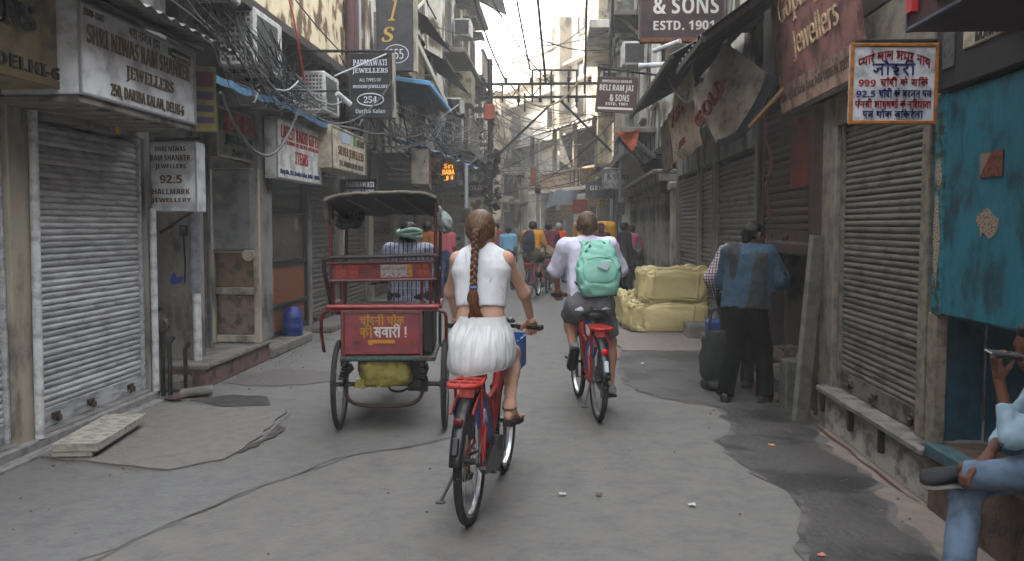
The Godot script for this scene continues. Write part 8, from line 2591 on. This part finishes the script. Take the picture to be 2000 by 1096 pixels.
	# ---- two men standing at the dark doorway
	J = {pelvis = Vector3(0, 0.86, 0), neck = Vector3(0.01, 1.36, -0.06), head = Vector3(0.05, 1.475, -0.1), look = Vector3(0.75, -0.35, -0.8), hl = Vector3(-0.1, 1.05, -0.33), hr = Vector3(0.14, 1.08, -0.32), el = Vector3(-0.225, 1.07, -0.14), er = Vector3(0.255, 1.1, -0.14), fl = Vector3(-0.16, 0.085, 0.04), fr = Vector3(0.17, 0.085, -0.06), tl = Vector3(-0.19, 0.075, -0.06), tr = Vector3(0.22, 0.075, -0.15)}
	var jack := M("jacket_blue", Color.WHITE, 0.75, {nrm = "fold_n", scale = 1.5, ns = 0.4, vc = true})
	var jp := func(p: Vector3) -> Color:
		var grey := Color(0.0085, 0.009, 0.011)
		var blue := Color(0.013, 0.038, 0.06)
		if p.z > -0.06 and absf(p.x + 0.085 - (p.y - 1.05) * -0.06) < lerpf(0.012, 0.062, clampf((p.y - 1.08) / 0.24, 0.0, 1.0)) and p.y > 1.09: return grey
		if p.x > lerpf(0.03, 0.105, clampf((p.y - 0.85) / 0.5, 0.0, 1.0)) and p.x < 0.2 and p.y < 1.33: return grey
		return blue
	g = figure("standing man in a teal blue jacket with charcoal panels and black trousers", Vector3(1.65, 0, -7.95), deg_to_rad(-26.0), J, {cell = 0.0105, sw = 0.155, th = 1.0, shirt = jack, shirtname = "jacket", sleeve = 1.95, rough = 0.005, hem = -0.02, ease = 0.046, waist = 0.085, hipw = 0.09, trousers = M("black_trousers", Color(0.012, 0.014, 0.018), 0.9, {spec = 0.12, nrm = "fold_n", scale = 1.5, ns = 0.4}), tease = 0.019, wb = 0.022, flare = 1.7, shoe = M("black_shoe"), hair = "long", face = true, paint = jp})
	J = {pelvis = Vector3(0, 0.88, 0), neck = Vector3(0.05, 1.34, -0.08), head = Vector3(0.11, 1.44, -0.14), look = Vector3(0.6, -0.2, -0.8), hl = Vector3(-0.22, 0.83, -0.16), hr = Vector3(0.2, 1.0, -0.3), el = Vector3(-0.24, 1.06, 0.02), fl = Vector3(-0.1, 0.085, 0.02), fr = Vector3(0.1, 0.085, -0.04)}
	figure("man in a red and navy checked shirt half hidden behind the blue jacket", Vector3(1.71, 0, -8.65), deg_to_rad(-24.0), J, {cell = 0.014, shirt = M("check_shirt", Color(0.85, 0.85, 0.85), 0.85, {tex = "check", scale = Vector3(4.5, 4.5, 4.5), world = false}), sleeve = 1.9, hem = 0.0, ease = 0.03, trousers = M("charcoal_trousers", Color(0.014, 0.015, 0.018), 0.9, {spec = 0.12}), shoe = M("black_shoe")})
	t = thing("holdall", "dark green black holdall bag standing on the ground beside the two men", "bag", Vector3(1.5, 0.0, -8.6), 0.15)
	s = S()
	lumpy(s, Vector3(0, 0.3, 0), Vector3(0.23, 0.52, 0.3), Basis(Vector3.BACK, -0.08), 14, 0.45, 0.03, 24)
	obj("bag", s, M("bag_dark", Color(0.055, 0.065, 0.06), 0.75, {tex = "grime", scale = 3.0, nrm = "fold_n", ns = 0.5}), t)
	s = S()
	tb(s, spline([Vector3(-0.06, 0.55, 0), Vector3(-0.03, 0.75, 0), Vector3(0.04, 0.75, 0), Vector3(0.07, 0.55, 0)], 4), 0.012, 6)
	obj("handle", s, M("strap_black"), t)
	s = S()
	lumpy(s, Vector3(0.0, 0.06, 0.04), Vector3(0.26, 0.12, 0.3), Basis.IDENTITY, 5, 0.6, 0.01, 14)
	obj("base", s, M("bag_base", Color(0.03, 0.03, 0.03), 0.6), t)

	# ---- the man seated on the ledge with a phone (faces the street: -x)
	var V := func(x, y, z): return Vector3(-z - 4.0, y, x - 2.2)          # world point to his own space (turned to face -x)
	J = {pelvis = V.call(2.27, 0.47, -4.05), neck = V.call(2.2, 0.92, -4.02), head = V.call(2.112, 1.035, -4.02), look = V.call(1.2, 0.6, -3.85) - V.call(2.2, 0.75, -4.0)}
	# facing -x with -z of his own space: his right hand is toward world -z
	J.hl = V.call(1.925, 0.905, -3.98)
	J.el = V.call(1.93, 0.665, -3.86)
	J.hr = V.call(1.86, 0.545, -3.95)
	J.er = V.call(2.07, 0.66, -4.16)
	J.sl = V.call(2.19, 0.86, -3.86)
	J.sr = V.call(2.22, 0.86, -4.16)
	J.right = (J.sr - J.sl).normalized()
	J.hipright = J.right
	J.kr = V.call(1.86, 0.4, -4.1)
	J.fr = V.call(1.72, 0.08, -3.86)
	J.tr = J.fr + Vector3(0, -0.01, -0.1)
	J.kl = V.call(2.12, 0.56, -3.72)
	J.fl = V.call(1.79, 0.5, -3.98)
	J.tl = V.call(1.68, 0.485, -4.02)
	J.ul = V.call(2.2, 1.5, -3.4) - V.call(2.2, 0.75, -4.0)
	var denim := M("denim", Color(0.3, 0.365, 0.44), 0.85, {tex = "dirty", scale = 2.0, nrm = "fold_n", ns = 0.5})
	var X := func(v: Vector3) -> Vector3: return v
	g = figure("seated man in a pale blue shirt and jeans holding up a phone", Vector3(2.2, 0, -4.0), PI / 2, J, {cell = 0.0105, sw = 0.145, th = 0.92, shirt = M("shirt_sky", Color(0.44, 0.52, 0.57), 0.85, {nrm = "fold_n", scale = 2.2, ns = 0.9}), sleeve = 1.55, hem = -0.06, ease = 0.01, waist = 0.075, hipw = 0.08, trousers = denim, leg = 1.98, legname = "jeans", rough = 0.004, tease = 0.02, flare = 1.3, shoe = M("navy_shoe", Color(0.02, 0.035, 0.06), 0.75, {nrm = "fold_n", scale = 3.0}), sole = "pale", face = true, hands = {-1.0: [Vector3(0.0, 1.0, -0.15), Vector3(0.1, 0.15, 1.0), Vector3(-1.0, 0.0, 0.1), [0.9, 1.1, 0.6]], 1.0: [Vector3(-0.25, -0.5, -0.9), Vector3(-0.1, -0.9, 0.5), Vector3(-0.9, -0.1, -0.2), [0.4, 0.5, 0.4]]}})
	s = S()
	bx(s, Vector3(1.935, 1.015, -3.955), Vector3(0.15, 0.011, 0.072), 0.004, Basis(Vector3.BACK, -0.1) * Basis(Vector3.RIGHT, 0.1))
	one("phone", s, M("phone", Color(0.28, 0.29, 0.3), 0.3, {metal = 0.4}), "slim grey phone held flat by the seated man", "phone")

	# ---- people farther down the street
	var far := {cell = 0.018, shoe = M("black_shoe")}
	var mk := func(d: Dictionary) -> Dictionary:
		var q := far.duplicate()
		q.merge(d, true)
		return q
	var cl := func(k, c) -> StandardMaterial3D: return M("cl_" + k, c, 0.9)
	J = rider()
	g = figure("cyclist in a yellow shirt with a navy backpack on an orange bicycle", Vector3(-0.6, 0, -18.9), deg_to_rad(-9.0), J, mk.call({skin = "pink", shirt = cl.call("yellow", Color(0.62, 0.42, 0.04)), sleeve = 0.9, ease = 0.03, hem = 0.0, trousers = cl.call("olive", Color(0.2, 0.17, 0.12)), leg = 0.95, legname = "shorts", tease = 0.03, hairc = Color(0.07, 0.055, 0.05)}))
	xf = Transform3D(Basis(Vector3.UP, deg_to_rad(-9.0)), Vector3(-0.6, 0, -18.9)) * Transform3D(Basis(Vector3.RIGHT, -0.16), Vector3(-0.05, 1.24, -0.21))
	backpack("backpack", "navy backpack worn by the cyclist in the yellow shirt", xf, 0.3, 0.46, 0.17, cl.call("navy", Color(0.06, 0.09, 0.15)), 9)
	J = rider(-0.02)
	figure("cyclist in a maroon shirt and beige shorts beyond the yellow shirt", Vector3(-0.25, 0, -20.6), deg_to_rad(-4.0), J, mk.call({skin = "pink", shirt = cl.call("maroon", Color(0.28, 0.06, 0.12)), sleeve = 0.9, ease = 0.035, hem = 0.0, trousers = cl.call("beige", Color(0.46, 0.4, 0.32)), leg = 0.95, legname = "shorts", tease = 0.03}))
	var stand := func(h: float) -> Dictionary:
		return {pelvis = Vector3(0, 0.9, 0) * h, neck = Vector3(0, 1.44, -0.02) * h, head = Vector3(0, 1.56, -0.04) * h, hl = Vector3(-0.22, 0.84, -0.1) * h, hr = Vector3(0.22, 0.84, -0.06) * h, fl = Vector3(-0.1, 0.085, 0.12) * h, fr = Vector3(0.1, 0.085, -0.12) * h}
	var list := [["person walking in a pink top and blue jeans beyond the rickshaw", Vector3(-2.44, 0, -19.3), 0.2, 0.97, {shirt = cl.call("pink", Color(0.6, 0.27, 0.3)), trousers = cl.call("jeans", Color(0.12, 0.2, 0.34)), sleeve = 0.9, hair = "long"}],
		["person in a mustard shirt partly hidden by the rickshaw driver", Vector3(-2.55, 0, -17.4), 0.1, 0.98, {shirt = cl.call("mustard", Color(0.45, 0.26, 0.06)), trousers = cl.call("dk", Color(0.08, 0.08, 0.09)), sleeve = 0.9}],
		["man in a light blue shirt walking away ahead of the woman cyclist", Vector3(-1.2, 0, -21.6), 0.0, 0.93, {shirt = cl.call("lblue", Color(0.36, 0.52, 0.62)), trousers = cl.call("dk", Color(0.08, 0.08, 0.09)), sleeve = 0.9, hem = -0.06}],
		["person in an orange top with a white cap behind the maroon shirt", Vector3(0.02, 0, -24.5), -0.3, 0.97, {shirt = cl.call("orange", Color(0.68, 0.2, 0.06)), trousers = cl.call("jeans", Color(0.12, 0.2, 0.34)), sleeve = 0.9, hairc = Color(0.7, 0.7, 0.68)}],
		["bearded man in dark red facing the camera behind the mint backpack cyclist", Vector3(1.0, 0, -21.0), PI, 0.97, {shirt = cl.call("dred", Color(0.25, 0.06, 0.08)), trousers = cl.call("dk", Color(0.08, 0.08, 0.09)), face = true, beard = true}],
		["man in dark clothes standing by the motorcycle on the right", Vector3(1.47, 0, -20.2), -1.0, 0.97, {shirt = cl.call("plum", Color(0.1, 0.08, 0.11)), trousers = cl.call("dkblue", Color(0.07, 0.08, 0.11)), hem = -0.05}],
		["person in dark clothes far down the street left of the light blue shirt", Vector3(-1.75, 0, -25.5), 0.2, 0.97, {shirt = cl.call("orange2", Color(0.5, 0.2, 0.1)), trousers = cl.call("dk", Color(0.08, 0.08, 0.09)), sleeve = 0.9}],
		["person in grey far down the street beside the far pole", Vector3(-0.3, 0, -29.0), 0.1, 0.97, {shirt = cl.call("greyw", Color(0.5, 0.5, 0.5)), trousers = cl.call("jeans", Color(0.12, 0.2, 0.34)), sleeve = 0.9}],
		["person in teal far down the street by the dark utility pole", Vector3(1.55, 0, -24.5), 0.5, 0.97, {shirt = cl.call("tealc", Color(0.06, 0.2, 0.2)), trousers = cl.call("dk", Color(0.08, 0.08, 0.09)), sleeve = 0.9}]]
	for q in list:
		J = stand.call(q[3])
		if q[4].has("face"): J.look = Vector3(-0.3, -0.1, -1)
		figure(q[0], q[1], q[2], J, mk.call(q[4].merged({sc = q[3]})))
	# pink shirted man sitting on the parked motorcycle, facing left
	J = {pelvis = Vector3(0, 0.88, 0.3), neck = Vector3(0, 1.34, 0.16), head = Vector3(-0.02, 1.45, 0.12), look = Vector3(-0.9, -0.15, -0.5), hl = Vector3(-0.25, 1.05, -0.2), hr = Vector3(0.25, 1.05, -0.2), fl = Vector3(-0.24, 0.12, 0.2), fr = Vector3(0.24, 0.12, 0.2)}
	figure("man in a pink shirt sitting on the motorcycle by the stone arcade", Vector3(1.82, 0, -22.0), -0.35, J, mk.call({shirt = cl.call("pinkm", Color(0.62, 0.32, 0.4)), trousers = cl.call("dk", Color(0.08, 0.08, 0.09)), sleeve = 1.8, face = true}))
	# yellow hooded vehicle behind the crowd
	t = thing("hooded_rickshaw", "rickshaw with a bright yellow rounded hood behind the bearded man", "rickshaw", Vector3(1.0, 0, -24.0), 0.05)
	s = S()
	lumpy(s, Vector3(0, 1.22, -0.4), Vector3(1.14, 0.92, 1.3), Basis.IDENTITY, 31, 0.3, 0.012, 26)
	obj("hood", s, M("yellow_hood", Color(0.75, 0.53, 0.02), 0.5, {tex = "grime", scale = 1.5}), t)
	s = S()
	B2(s, Vector3(-0.5, 0.5, -1.0), Vector3(0.5, 0.78, 0.2), 0.03)
	obj("seat_box", s, M("rick_dark"), t)
	for e in [-1.0, 1.0]: wheel(t, "wheel", Vector3(e * 0.52, 0.34, -0.3), 0.34, 0.045, 24, M("rick_rim"))
